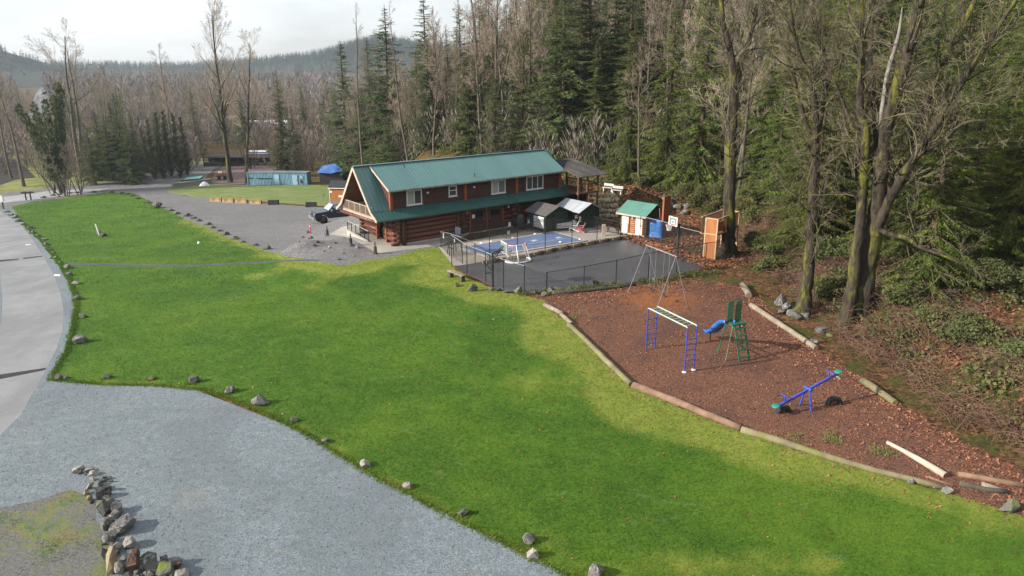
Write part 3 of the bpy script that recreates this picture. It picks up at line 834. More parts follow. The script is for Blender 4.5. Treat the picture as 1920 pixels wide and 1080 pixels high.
# climbing wall and tarp beside it
m_plank = plain("orange_climbing_board", (.30, .10, .04), (.20, .06, .025), 1.5, .6, co='obj', stretch=(1, 1, .3))
p0 = on(1233, 447)
fwd = Vector((math.cos(wz), math.sin(wz), 0)); bk = Vector((-math.sin(wz), math.cos(wz), 0))
cb = thing("climbing_board", "tall orange-brown climbing board with pale holds standing behind the blue tarp", "climbing wall", p0 + bk * 1.0, wz)
hb = at_y(1231, 366, p0.y + 1.0).z - p0.z
MB().box((0, 0, hb / 2), (.16, .92, hb)).build("board", m_plank, cb)
g = np.random.default_rng(3)
for k in range(16):
    hm = MB().lathe([(.02, 0), (.05, .02), (.035, .05), (.0, .06)], 6, (0, 0, 0)); v = hm.v[-1]
    hm.v[-1] = np.stack([v[:, 0] + g.uniform(-.38, .38), v[:, 2] * 0 + v[:, 1] * 0 - .08 - v[:, 2], v[:, 1] + g.uniform(.3, hb - .15)], -1)[:, [1, 0, 2]]
    hm.build("climbing_hold", m_paper, cb, True)
MB().bar((-.1, -.4, 0), (-.35, -.4, hb * .7), .09).bar((-.1, .4, 0), (-.35, .4, hb * .7), .09).build("brace", m_brownpost, cb)
m_tarp = plain("blue_tarp", (.030, .145, .42), (.018, .095, .32), 2.5, .4, co='obj', bs=3, bstr=.6, bd=.15, spec=.5)
tp = on(1226, 446)
g = np.random.default_rng(4)
n = 28; prof = []
ring0 = []
for k in range(n):
    a_ = 2 * math.pi * k / n; c_, s_ = math.cos(a_), math.sin(a_)
    m_ = max(abs(c_), abs(s_)); ring0.append((c_ / m_ * .62, s_ / m_ * .60))
mb = MB(); vv = []; 
levels = [0, .12, .5, .9, 1.2, 1.36, 1.40]
for li, z in enumerate(levels):
    sh = (1.06, 1.0, .98, .97, .97, .93, .4)[li]
    for k, (x, y) in enumerate(ring0):
        wv = 1 + .035 * math.sin(k * 2.3 + z * 5) + g.normal(0, .012)
        vv.append((x * sh * wv, y * sh * wv + .75, z + .07 * math.sin(k * .9) * (li > 3)))
ff = [(i * n + k, i * n + (k + 1) % n, (i + 1) * n + (k + 1) % n, (i + 1) * n + k) for i in range(len(levels) - 1) for k in range(n)]
ff.append(tuple(range((len(levels) - 1) * n, len(levels) * n)))
mb.add(vv, ff)
tarp = mb.build("tarp_bundle", m_tarp, None, True); tarp.location = tp; tarp.rotation_euler = (0, 0, wz + R(14))
tag(tarp, "bright blue tarp wrapped over a boxy heap beside the wash house", "tarp")

# ------------------------------------------------------------------ wooden play tower
m_cedarw = plain("orange_play_timber", (.35, .135, .045), (.25, .09, .03), 2, .65, co='obj', stretch=(2, 2, .4))
m_paleti = plain("pale_timber", (.44, .31, .19), (.32, .22, .13), 2, .7, co='obj')
m_yel = plain("yellow_ladder_paint", (.62, .40, .04), (.5, .3, .03), 3, .5, co='obj')
a = on(1322, 484); bq = on(1333, 488)
pz = math.atan2(bq.y - a.y, bq.x - a.x)
H1 = at_y(1327, 409, a.y).z - a.z
tower = thing("play_tower", "wooden play tower with a tall orange panel and railed platform by the mossy tree", "play tower", a, R(30))
tower.rotation_euler = (0, 0, R(50))
# local x runs right and away, y further away
MB().box((0, -.30, H1 / 2), (.05, .80, H1)).build("climbing_panel", m_cedarw, tower)
MB().box((.5, -.70, H1 * .80), (1.0, .05, .7)).build("side_panel", m_cedarw, tower)
fr = MB()
for x, y in ((.0, -.74), (.0, .14), (3.7, -.74), (3.7, .5)): fr.box((x, y, H1 / 2), (.1, .1, H1 + .05))
for z in (H1 * .62, H1 + .0): fr.bar((0, -.74, z), (3.7, -.74, z), .08).bar((0, .5, z), (3.7, .5, z), .08).bar((3.7, -.74, z), (3.7, .5, z), .08).bar((0, -.74, z), (0, .14, z), .08)
fr.build("frame", m_paleti, tower)
MB().box((1.85, -.1, H1 * .60), (3.7, 1.3, .07)).build("platform", m_cedarw, tower)
rl = MB()
for k in range(26): rl.box((1.05 + k * .10, -.74, H1 * .80), (.06, .03, H1 * .36))
for k in range(28): rl.box((.1 + k * .128, .5, H1 * .80), (.08, .03, H1 * .36))
for k in range(9): rl.box((3.7, -.65 + k * .14, H1 * .80), (.03, .08, H1 * .36))
rl.build("railing", m_brownpost, tower)
ld = MB()
for y in (-.4, .1): ld.bar((3.7, y, H1 * .62), (4.5, y, -.1), .07)
for k in range(6): q = Vector((3.7, 0, H1 * .62)).lerp(Vector((4.5, 0, 0)), (k + .5) / 6); ld.bar((q.x, -.4, q.z), (q.x, .1, q.z), .05)
ld.build("ladder", m_yel, tower)
# ------------------------------------------------------------------ pool, fences and sports gear
m_cover = plain("blue_pool_cover", (.135, .185, .33), (.10, .145, .27), .9, .55, bs=2.5, bstr=.5, bd=.05, grain=(9, (.15, .20, .34)))
cor = [on(*q) for q in ((864, 465.5), (1039, 435), (1099, 452), (915, 482))]
pc = Vector((sum(c.x for c in cor) / 4, sum(c.y for c in cor) / 4, cor[0].z))
pool = thing("pool", "swimming pool under a taut blue cover with pale patches", "pool", pc)
N_ = 14; vv = []; ff = []
for i in range(N_ + 1):
    for j in range(N_ + 1):
        u, w = i / N_, j / N_
        q = cor[0].lerp(cor[1], u).lerp(cor[3].lerp(cor[2], u), w) - pc
        vv.append((q.x, q.y, .05 - .02 * math.sin(math.pi * u) * math.sin(math.pi * w) + .006 * math.sin(i * 2.1 + j * 1.3)))
for i in range(N_):
    for j in range(N_): k = i * (N_ + 1) + j; ff.append((k, k + 1, k + N_ + 2, k + N_ + 1))
MB().add(vv, ff).build("cover", m_cover, pool, True)
kb = MB()
for a, bq in zip(cor, cor[1:] + cor[:1]): kb.bar(a - pc + Vector((0, 0, .03)), bq - pc + Vector((0, 0, .03)), .25, .08)
kb.build("coping", plain("pool_coping", (.42, .38, .34), (.33, .3, .27), 3, .7), pool)
m_patch = plain("pale_patch", (.50, .52, .54), (.40, .42, .45), 6, .6)
for px, py, w, h in ((1002.5, 452, 7, 6), (1048, 446.5, 8, 7)):
    q = at_z(px, py, pc.z) - pc
    MB().box((q.x, q.y, .045), (.42, .42, .03), CAZ).build("cover_patch", m_patch, pool)
for px, py in ((921, 454), (961, 447), (1003, 440), (903, 457), (1088, 450), (1051, 455)):
    q = on(px, py) - pc; MB().lathe([(.14, .005), (.13, .06), (.06, .09)], 8, (q.x, q.y, .03)).build("cover_anchor", m_white, pool, True)
q0, q1 = at_z(960, 464, pc.z) - pc, at_z(1060, 449, pc.z) - pc
MB().bar((q0.x, q0.y, .06), (q1.x, q1.y, .06), .08, .03).build("lane_rope", m_patch, pool)

# timber kerb between the pool deck and the court
kb = thing("timber_kerb", "row of mossy timber blocks edging the court below the pool", "kerb", on(1045, 467))
o0 = kb.location
line = [on(*q) - o0 for q in ((905, 494), (989, 481), (1045, 468.5), (1120, 455), (1178, 445.5))]
m_kerb = plain("mossy_kerb", (.25, .21, .15), (.12, .12, .06), 2.5, .9, bs=10, bstr=.6)
rail_ = MB()
for a, bq in zip(line[:-1], line[1:]): rail_.bar(a + Vector((0, 0, .10)), bq + Vector((0, 0, .10)), .22, .2)
rail_.build("beam", m_kerb, kb)
tot = (line[-1] - line[0]).length
for k in range(21):
    t = (k + .5) / 21; q = line[0].lerp(line[-1], t)
    q = min((a.lerp(bq, min(max(((q - a).dot(bq - a)) / (bq - a).length_squared, 0), 1)) for a, bq in zip(line[:-1], line[1:])), key=lambda c: (c - q).length)
    MB().box((q.x + .06, q.y - .12, .12), (.30, .26, .24), R(34)).build("block", m_logend if k % 2 else m_kerb, kb)

# fences --------------------------------------------------------------
m_mesh = plain("fence_wire", (.05, .05, .052), (.04, .04, .04), 5, .6, metal=.3)
def chain_fence(label, posts, cell=.13, railm=None, lower=False, wire=.006, group=None):
    """posts: (px, py, top row) or (world vector, height)"""
    P = []
    for q in posts:
        if isinstance(q[0], Vector): P.append((q[0], q[1]))
        else:
            w = on(q[0], q[1]); P.append((w, at_y(q[0], q[2], w.y).z - w.z))
    o = P[0][0].copy()
    t = thing("chain_link_fence", label, "fence", o, group=group)
    for w, h in P:
        w = w - o
        MB().lathe([(.03, -.15), (.03, h), (.04, h + .01), (.0, h + .05)], 6, tuple(w)).build("post", m_black, t)
    rl = MB(); ms = MB()
    for (a, ha), (bq, hb_) in zip(P[:-1], P[1:]):
        a = a - o; bq = bq - o; L = (bq - a).length
        rl.tube([a + Vector((0, 0, ha - .02)), bq + Vector((0, 0, hb_ - .02))], .022, 6)
        n = int(L / cell); hm = (ha + hb_) / 2
        for k in range(-int(hm / cell), n):
            for s in (1, -1):
                u0 = k * cell if s > 0 else k * cell + hm
                u1 = k * cell + hm if s > 0 else k * cell
                z0, z1 = 0., 1.
                # clip to the panel
                def clip(ua, za, ub, zb):
                    for lim, hi in ((0, False), (L, True)):
                        if (ua < lim) != hi and ua != lim and not hi or (hi and ua > lim):
                            f = (lim - ua) / (ub - ua); ua, za = lim, za + (zb - za) * f
                        if (not hi and ub < lim) or (hi and ub > lim):
                            f = (lim - ub) / (ua - ub); ub, zb = lim, zb + (za - zb) * f
                    return ua, za, ub, zb
                if max(u0, u1) <= 0 or min(u0, u1) >= L: continue
                ua, za, ub, zb = clip(u0, z0, u1, z1)
                A = a.lerp(bq, ua / L); B = a.lerp(bq, ub / L)
                A = A + Vector((0, 0, .03 + za * (ha + (hb_ - ha) * ua / L - .06))); B = B + Vector((0, 0, .03 + zb * (ha + (hb_ - ha) * ub / L - .06)))
                ms.bar(A, B, wire)
    rl.build("top_rail", railm or m_black, t)
    ms.build("wire_mesh", m_mesh, t)
    return t
chain_fence("waist-high black chain-link fence between the court and the bark playground", [(1025, 545, 510), (1094.5, 541, 499), (1154.5, 532, 487.5), (1215, 525, 474), (1268, 513, 465), (1322, 497, 455), (1358, 486, 451)])
chain_fence("tall black chain-link fence sloping down along the lawn side of the court", [(847, 499, 440), (876, 513, 459), (911, 529, 472), (944, 540, 486), (983, 547, 498), (1025, 545, 510)], railm=m_galv)
chain_fence("tall black chain-link fence standing on the kerb between pool and court", [(918, 486, 432), (970, 477, 425), (1022, 469, 409), (1072, 459, 412), (1119, 452, 412), (1163, 446, 426)])
chain_fence("black chain-link fence from the wash house past the far hoop to the mossy tree", [(1199, 452, 405), (1241, 461, 415), (1279, 470, 427), (1322, 482, 438), (1366, 478, 449)], railm=m_galv)
chain_fence("short chain-link fence at the pool deck's lawn side with a small notice", [(827, 464, 434), (843, 480, 437), (867, 494, 445), (891, 494, 456), (919, 491, 474)], railm=m_galv)
def picket_fence(label, pts, h):
    w = [on(*q) for q in pts]; o = w[0].copy(); t = thing("picket_fence", label, "fence", o)
    pk = MB(); rl = MB()
    for a, bq in zip(w[:-1], w[1:]):
        a = a - o; bq = bq - o; L = (bq - a).length; n = int(L / .13)
        for z in (.12, h - .06): rl.bar(a + Vector((0, 0, z)), bq + Vector((0, 0, z)), .035)
        for k in range(n):
            q = a.lerp(bq, k / n)
            if k % 16 == 0: MB().box((q.x, q.y, h / 2), (.06, .06, h + .06)).build("post", m_black, t)
            else: pk.box((q.x, q.y, h / 2 + .02), (.018, .018, h - .08))
    MB().box(tuple(w[-1] - o + Vector((0, 0, h / 2))), (.06, .06, h + .06)).build("post", m_black, t)
    rl.build("rail", m_black, t); pk.build("pickets", m_black, t)
    return t
picket_fence("black picket fence along the pool's far side below the cabin doors", [(842, 456), (902, 448), (949, 441), (996, 434), (1020, 440), (1063, 427)], 1.25)
picket_fence("low black picket fence at the pool deck's right end by the wash house", [(1100, 425), (1128, 434), (1160, 440)], 1.15)

# notices hung on the fences
def notice(px, py, w, h, label, y=None, color=None, ang=CAZ, rows=1, depth=None):
    q = at_y(px, py, depth)
    t = thing("notice", label, "sign", q, ang, "notices on the pool fences")
    s = mpp(q)
    MB().box((0, 0, 0), (w * s, .015, h * s)).build("board", color or m_paper, t)
    mb = MB()
    for r in range(rows): mb.box((-.02 * w * s * (r % 2), -.0095, h * s * (.18 - .6 * r / max(rows - 1, 1))), (w * s * (.7 - .1 * (r % 2)), .003, h * s * .14))
    if rows: mb.build("text", m_dark, t)
def dep(px, py): return on(px, py).y
m_pinksign = plain("pink_sign", (.62, .36, .36), (.55, .30, .30), 4, .6)
notice(955.5, 420.5, 5, 7, "white notice on the picket fence below the cabin doors, upper left one", depth=dep(950, 441) - .08)
notice(991, 415, 5, 7, "white notice on the picket fence next to the grey-roofed shed", depth=dep(995, 434) - .08)
notice(953.5, 436, 6, 6, "white notice low on the picket fence near the black grill", depth=dep(953, 441) - .08)
notice(1033.5, 410, 9, 7, "pale pink-edged notice on the front of the grey-roofed shed", depth=s1.location.y - 1.2, color=m_paper)
notice(1080.5, 406.5, 7, 7, "red and white notice at the corner of the silver-roofed shed", depth=s2.location.y - 1.95, color=m_pinksign)
notice(1087.5, 411, 5, 10, "tall white notice right of the red one on the silver-roofed shed", depth=s2.location.y - 1.85)
notice(1108, 414.5, 5, 8, "white notice on the right wall side of the silver-roofed shed", depth=s2.location.y - 1.0)
notice(1140, 429.5, 8, 7, "pale notice on the low picket fence by the wash house", depth=dep(1140, 437) - .08, color=m_pinksign)
notice(831.5, 442, 4, 9, "yellowed notice on the fence corner at the pool's lawn side", depth=dep(830, 466) - .08, ang=R(-55))
notice(852, 451, 3, 6, "tiny white tag on the grey rail at the pool's lawn side", depth=dep(850, 484) - .08, rows=0, ang=R(-55))

# basketball hoops ----------------------------------------------------
m_clear = plain("clear_board", (.20, .23, .22), (.17, .20, .19), 3, .15, co='obj', spec=.6)
m_rim = plain("orange_rim", (.55, .16, .05), (.45, .12, .04), 3, .5)
m_net = plain("white_net", (.65, .65, .62), (.55, .55, .52), 3, .8)
def hoop(px, py, top, bw, label, face, off, frame, pole=.075):
    b0 = on(px, py); H = at_y(px, top, b0.y).z - b0.z
    t = thing("basketball_hoop", label, "basketball hoop", b0, face)     # local -y: the side the board faces
    bh = bw * .68
    MB().tube([(0, 0, -.2), (0, 0, H - bh * .9)], pole, 8).build("pole", m_black, t)
    ar = MB(); zc = H - bh / 2
    for s in (-.12, .12): ar.bar((s, 0, H - bh * .95), (s, -off + .05, zc - bh * .18), .05).bar((s, 0, H - bh * 1.6), (s, -off + .05, zc + bh * .2), .05)
    ar.build("bracket", m_black, t)
    bd = MB().box((0, -off, zc), (bw, .03, bh)).build("backboard", m_clear, t)
    f = MB(); e = .05
    for z in (zc - bh / 2, zc + bh / 2): f.box((0, -off - .02, z), (bw + e, .05, e))
    for x in (-bw / 2, bw / 2): f.box((x, -off - .02, zc), (e, .05, bh - e))
    f.build("frame", frame, bd)
    f = MB(); q = bw * .18
    for z in (zc - bh * .30, zc + bh * .12): f.box((0, -off - .022, z), (2 * q, .008, .05))
    for x in (-q, q): f.box((x, -off - .0225, zc - bh * .09), (.05, .008, bh * .42 - .05))
    f.build("target_square", m_white, bd)
    n = 20; rr = .22
    MB().tube([(rr * math.cos(6.2832 * k / n), -off - .12 - rr + rr * math.sin(6.2832 * k / n), zc - bh * .34) for k in range(n + 1)], .014, 6, False).bar((0, -off, zc - bh * .34), (0, -off - .13, zc - bh * .34), .08, .04).build("rim", m_rim, t)
    nt_ = MB()
    for k in range(14):
        for s in (1, -1):
            a0 = 6.2832 * k / 14; a1 = a0 + s * .9
            nt_.bar((rr * math.cos(a0), -off - .12 - rr + rr * math.sin(a0), zc - bh * .35), (.13 * math.cos(a1), -off - .12 - rr + .13 * math.sin(a1), zc - bh * .34 - .4), .012)
    nt_.build("net", m_net, t)
    return t
hoop(1267, 511, 406, .80, "far basketball hoop with a white-framed board and orange rim facing the court", R(-62), .5, m_white)
hp = hoop(924, 538, 457, .95, "near lowered basketball hoop on a black pole with a clear board at the fence", R(112), .75, m_white)
MB().bar((0, .1, .95), (0, .5, .95), .05).bar((0, .0, 1.0), (0, .6, 1.75), .04).build("height_crank", m_black, hp)

# street hockey goal ---------------------------------------------------
m_red = plain("red_tube", (.48, .045, .05), (.40, .035, .04), 3, .4, co='obj')
a, bq = on(949, 491), on(987, 485)
gz = math.atan2(bq.y - a.y, bq.x - a.x); gw = (bq - a).length; gh = 1.22
goal = thing("hockey_goal", "red and white street hockey goal standing on the court", "goal", a, gz)
MB().tube([(0, 0, 0), (0, 0, gh - .1), (.1, 0, gh), (gw - .1, 0, gh), (gw, 0, gh - .1), (gw, 0, 0)], .035, 8).build("front_frame", m_red, goal, True)
bf = MB(); arc = [(gw / 2 + (gw / 2 + .12) * math.cos(x), -.10 - .85 * abs(math.sin(x)) ** .8, .06) for x in np.linspace(math.pi, 2 * math.pi, 13)]
bf.tube([(0, 0, .06)] + arc + [(gw, 0, .06)], .06, 6)
bf.build("base_rail", m_white, goal, True)
tf = MB(); tf.tube([(.1, 0, gh)] + [(gw / 2 + gw * .42 * math.cos(x), -.42 * abs(math.sin(x)), gh - .02) for x in np.linspace(math.pi, 2 * math.pi, 9)] + [(gw - .1, 0, gh)], .03, 6)
tf.tube([(gw * .35, -.42, gh - .03), (gw * .27, -.95, .06)], .03, 6).tube([(gw * .65, -.42, gh - .03), (gw * .75, -.95, .06)], .03, 6)
tf.build("back_frame", m_white, goal, True)
ns = MB()
for k in range(25):
    x = np.linspace(math.pi, 2 * math.pi, 25)[k]
    A = Vector((gw / 2 + gw * .42 * math.cos(x), -.42 * abs(math.sin(x)), gh - .03)); B = Vector((gw / 2 + (gw / 2 + .1) * math.cos(x), -.10 - .83 * abs(math.sin(x)) ** .8, .08)); ns.bar(A, B, .007)
for z in np.linspace(.12, .97, 10):
    pr = None
    for k in range(25):
        x = np.linspace(math.pi, 2 * math.pi, 25)[k]
        A = Vector((gw / 2 + gw * .42 * math.cos(x), -.42 * abs(math.sin(x)), gh - .03)); B = Vector((gw / 2 + (gw / 2 + .1) * math.cos(x), -.10 - .83 * abs(math.sin(x)) ** .8, .08)); q = A.lerp(B, z)
        if pr: ns.bar(pr, q, .006)
        pr = q
ns.build("net", m_net, goal)

# chairs and pool furniture -------------------------------------------
m_pink = plain("faded_red_plastic", (.55, .20, .22), (.45, .15, .17), 3, .5, co='obj')
def adirondack(px, py, face, m, label, group=None, s=1.0):
    w = on(px, py); t = thing("garden_chair", label, "chair", w, face, group); t.scale = (s, s, s)
    b = MB()
    for k in range(6): b.bar((-.26 + k * .104, -.28, .36), (-.26 + k * .104, .22, .26), .09, .025)
    b.build("seat", m, t)
    b = MB()
    for k in range(5):
        x = -.2 + k * .1; hh = .95 - .035 * (k - 2) ** 2; b.bar((x, .18, .25), (x * 1.25, .48, hh), .085, .025)
    b.build("backrest", m, t)
    for sx in (-1, 1):
        MB().bar((sx * .34, -.36, .56), (sx * .34, .38, .56), .11, .03).build("armrest", m, t)
        MB().bar((sx * .32, -.30, 0), (sx * .32, -.28, .55), .07, .03).build("leg", m, t)
        MB().bar((sx * .30, -.30, .35), (sx * .30, .55, .02), .03, .09).build("leg", m, t)
    return t
adirondack(1087, 436, R(250), m_pink, "faded red garden chair on the pool deck", s=.95)
GC = "white garden chairs on the pool deck"
adirondack(1075, 433, R(255), m_white, "white garden chair nearest the faded red one", GC, .95)
adirondack(1071, 430, R(200), m_white, "white garden chair turned away behind the one beside the red chair", GC, .95)
w0 = on(1058, 431)
ln = thing("stacked_loungers", "stack of white slatted pool loungers against the grey-roofed shed", "loungers", w0, R(12))
for j in range(3):
    b = MB()
    for k in range(14): b.box((-.9 + k * .135, 0, .30 + j * .15), (.10, .60, .03))
    for s in (-1, 1): b.bar((-.95, s * .3, .27 + j * .15), (.95, s * .3, .27 + j * .15), .05, .06)
    lo = b.build("lounger", m_white, ln)
for sx in (-.8, .8):
    for sy in (-.26, .26): MB().box((sx, sy, .13), (.06, .06, .27)).build("leg", m_white, ln)
# lifeguard chair
w0 = on(853, 476)
m_navy = plain("dark_navy_paint", (.035, .045, .075), (.025, .03, .05), 3, .5, co='obj')
lg = thing("lifeguard_chair", "tall dark lifeguard chair at the pool's near left corner", "chair", w0, R(-50))
for sx in (-.35, .35):
    for sy in (-.35, .35): MB().bar((sx * 1.15, sy * 1.15, 0), (sx * .8, sy * .8, 1.25), .06).build("leg", m_navy, lg)
MB().box((0, 0, 1.27), (.65, .6, .06)).build("seat", m_navy, lg)
b = MB()
for k in range(7): b.bar((-.3 + k * .1, .26, 1.3), (-.3 + k * .1, .36, 1.98), .07, .025)
b.bar((-.36, .37, 1.9), (.36, .37, 1.9), .05, .08); b.build("backrest", m_navy, lg)
for sx in (-.34, .34): MB().bar((sx, -.28, 1.5), (sx, .3, 1.5), .07, .04).build("armrest", m_navy, lg)
MB().bar((-.36, -.36, .5), (.36, -.36, .5), .06).bar((-.34, -.33, .85), (.34, -.33, .85), .06).build("rung", m_navy, lg)
# covered grill by the cabin wall
w0 = on(975, 428)
gr = thing("covered_grill", "grill under a sagging black cover between the cabin doors and the pool fence", "grill", w0, CAZ)
MB().lathe([(.55, .05), (.58, .5), (.5, .95), (.42, 1.15), (.2, 1.28), (.0, 1.3)], 14).build("cover", m_black, gr, True)
for s in (-.45, .45): MB().tube([(s - .04, -.3, .12), (s + .04, -.3, .12)], .12, 10).build("wheel", m_dark, gr)
# log bench-like post at the deck's right end
w0 = on(1131.5, 442)
ps = MB().box((0, 0, at_y(1131, 421, w0.y).z / 2), (.28, .28, at_y(1131, 421, w0.y).z)).build("timber_post", m_rake); ps.location = w0
tag(ps, "thick pale timber post on the pool deck's right end", "post")

# ------------------------------------------------------------------ playground
m_blue = plain("blue_play_paint", (.045, .075, .42), (.03, .05, .30), 3, .4, co='obj', grain=(8, (.10, .07, .08)))
m_mint = plain("pale_mint_paint", (.36, .50, .42), (.26, .38, .32), 3, .45, co='obj')
m_pgreen = plain("green_play_paint", (.018, .135, .065), (.012, .085, .045), 3, .45, co='obj', grain=(7, (.07, .06, .04)))
m_slide = plain("blue_slide_plastic", (.03, .15, .50), (.025, .11, .38), 2, .3, co='obj', spec=.5)
m_steel = plain("grey_swing_tube", (.25, .255, .265), (.16, .165, .17), 3, .4, metal=.4, co='obj')
m_rubber = plain("tyre_rubber", (.028, .027, .028), (.016, .016, .017), 5, .8, bs=20, bstr=.5)
# monkey bars
n1, n2, f1, f2 = on(1283, 698), on(1298, 694), on(1211, 656), on(1226, 653)
o = n1.copy(); t = thing("monkey_bars", "blue monkey bars with pale mint top rails on the bark", "climbing frame", o)
HB = at_y(1287, 614, n1.y).z - n1.z
n1, n2, f1, f2 = n1 - o, n2 - o, f1 - o, f2 - o
wv = ((n2 - n1) + (f2 - f1)) / 2; wv = wv.normalized() * .55
n2 = n1 + wv; f2 = f1 + wv
UP = Vector((0, 0, 1))
for p_ in (n1, n2, f1, f2): MB().tube([p_ - UP * .2, p_ + UP * (HB - .04)], .032, 8).build("leg", m_blue, t)
for a, bq in ((n1, n2), (f1, f2)):
    for k in range(6): z = .28 + k * .26; MB().tube([a + UP * z, bq + UP * z], .018, 6).build("rung", m_blue, t)
for a, bq in ((n1, f1), (n2, f2)): MB().tube([a + UP * (HB - .03), a.lerp(bq, .03) + UP * HB, a.lerp(bq, .97) + UP * HB, bq + UP * (HB - .03)], .034, 8).build("top_rail", m_mint, t, True)
for k in range(9): q = (k + .7) / 9.4; MB().tube([n1.lerp(f1, q) + UP * (HB - .005), n2.lerp(f2, q) + UP * (HB - .005)], .017, 6).build("overhead_bar", m_mint, t)
for p_ in (n1, n2): MB().lathe([(.11, -.03), (.10, .03), (.05, .05)], 10, tuple(p_)).build("footing", m_white, t)
# slide with green tower
a, bq = on(1387, 679), on(1405, 676)
o = a.copy(); ph = at_y(1384, 609, a.y + .6).z - a.z
lat = (bq - a); lat.z = 0; lw = lat.length; lat.normalize(); bkv = Vector((-lat.y, lat.x, 0))     # bkv points away from the camera
t = thing("slide", "small blue slide on a dark green ladder tower with two picket guards", "slide", o)
def LP(x, y, z): return lat * x + bkv * y + UP * z
lw = .55
for s in (0, lw): MB().bar(LP(s, 0, 0), LP(s, .62, ph), .07, .05).build("ladder_rail", m_pgreen, t)
for k in range(5): q = (k + .6) / 5.2; MB().bar(LP(0, .62 * q, ph * q), LP(lw, .62 * q, ph * q), .14, .035).build("step", m_pgreen, t)
MB().prism([LP(-.15, .58, ph - .03), LP(lw + .1, .58, ph - .03), LP(lw + .1, 1.15, ph - .03), LP(-.15, 1.15, ph - .03)], (0, 0, 0), (0, 0, .06)).build("platform", m_pgreen, t)
gH = 1.0
for x0, y0, x1, y1 in ((-.16, 1.02, .24, 1.14), (.30, 1.02, .68, 1.10)):
    g_ = MB(); A_, B_ = LP(x0, y0, 0), LP(x1, y1, 0)
    for z in (.08, gH): g_.bar(A_ + UP * (ph + z), B_ + UP * (ph + z), .045)
    for k in range(7): q = A_.lerp(B_, k / 6); g_.bar(q + UP * ph, q + UP * (ph + gH), .03)
    g_.build("picket_guard", m_pgreen, t)
for x, y in ((-.12, 1.12), (lw + .08, 1.12)): MB().bar(LP(x * 1.9, y + .25, 0), LP(x, y, ph), .05).build("brace", m_pgreen, t)
MB().bar(LP(-.55, .35, -.02), LP(-.10, .62, ph), .035).build("brace", m_pgreen, t)
# chute: runs down to the left
st = LP(-.1, .86, ph); en = on(1326, 634) - o; en.z = .38
sl = MB(); prof = [(0, 0), (.08, -.01), (.25, -.09), (.5, -.35), (.72, -.62), (.86, -.72), (1.0, -.745)]
dv = en - st; dh = Vector((dv.x, dv.y, 0)); sd = Vector((-dh.y, dh.x, 0)).normalized(); drop_ = (ph - en.z) / .745
ring = []
for u, z in prof:
    c = st + dh * u + UP * (z * drop_)
    ring.append([c + sd * .25 + UP * .15, c + sd * .22, c - sd * .22, c - sd * .25 + UP * .15, c - sd * .28 + UP * .15, c - sd * .24 - UP * .03, c + sd * .24 - UP * .03, c + sd * .28 + UP * .15])
vv = [tuple(p_) for r_ in ring for p_ in r_]; ff = [(i * 8 + k, i * 8 + (k + 1) % 8, (i + 1) * 8 + (k + 1) % 8, (i + 1) * 8 + k) for i in range(len(ring) - 1) for k in range(8)]
ff += [tuple(range(8))[::-1], tuple(range((len(ring) - 1) * 8, len(ring) * 8))]
sl.add(vv, ff).build("chute", m_slide, t, True)
c = st + dh * .85; MB().bar(Vector((c.x, c.y, 0)), Vector((c.x, c.y, en.z + .02)), .05).build("chute_leg", m_black, t)
# seesaw
l0, r0, pv = on(1467, 777), on(1560, 753), on(1510, 765)
o = pv.copy(); ax = (r0 - l0); ax.z = 0; ax.normalize(); t = thing("seesaw", "blue seesaw with round green seats, right seat raised", "seesaw", o, math.atan2(ax.y, ax.x))
hl = (r0.xy - l0.xy).length / 2 + .25; ang_ = math.asin(.42 / hl)
ca, sa = math.cos(ang_), math.sin(ang_); hz_ = .82
def SP(x, y=0, z=0): return (x * ca - z * sa, y, hz_ + x * sa + z * ca)
MB().bar(SP(-hl), SP(hl), .09, .09).build("beam", m_blue, t)
for s, nm in ((-1, 0), (1, 1)):
    mb = MB(); mb.lathe([(.0, .0), (.16, .0), (.17, .02), (.14, .04), (0, .045)], 14)
    v = mb.v[-1]; mb.v[-1] = np.array([SP(s * (hl + .08) + x, y, z + .05) for x, y, z in v]); mb.build("seat", plain("green_seat", (.02, .20, .14), (.015, .15, .10), 3, .4, co='obj'), t, True)
    h_ = MB(); h_.bar(SP(s * (hl - .42), 0, .04), SP(s * (hl - .42), 0, .32), .04).bar(SP(s * (hl - .42), -.18, .30), SP(s * (hl - .42), .18, .30), .035); h_.build("handle", m_blue, t)
MB().tube([(0, -.3, 0), (0, -.10, hz_ + .02)], .04, 8).build("post", m_blue, t)
MB().tube([(0, .3, 0), (0, .10, hz_ + .02)], .04, 8).build("post", m_blue, t)
MB().tube([(0, -.2, hz_ + .05), (0, .2, hz_ + .05)], .06, 8).build("pivot", m_blue, t)
def half_tyre(px, py, face, R_, label):
    w = on(px, py); mb = MB(); n, k = 22, 10
    vv = []; ff = []
    for i in range(n + 1):
        a = -.25 + (math.pi + .5) * i / n
        for j in range(k):
            b_ = 6.2832 * j / k; rr_ = R_ + .105 * math.cos(b_); sc_ = 1.15
            vv.append((rr_ * math.cos(a), .115 * sc_ * math.sin(b_), rr_ * math.sin(a)))
    ff = [(i * k + j, i * k + (j + 1) % k, (i + 1) * k + (j + 1) % k, (i + 1) * k + j) for i in range(n) for j in range(k)]
    ff += [tuple(range(k))[::-1], tuple(range(n * k, n * k + k))]
    mb.add(vv, ff); o_ = mb.build("tyre", m_rubber, None, True); o_.location = (w.x, w.y, w.z - .02); o_.rotation_euler = (0, 0, face); tag(o_, label, "tyre", "half-buried tyres at the seesaw")
half_tyre(1469, 773, R(10), .24, "half-buried black tyre under the seesaw's lowered left seat")
half_tyre(1563, 758, R(8), .29, "half-buried black tyre under the seesaw's raised right seat")
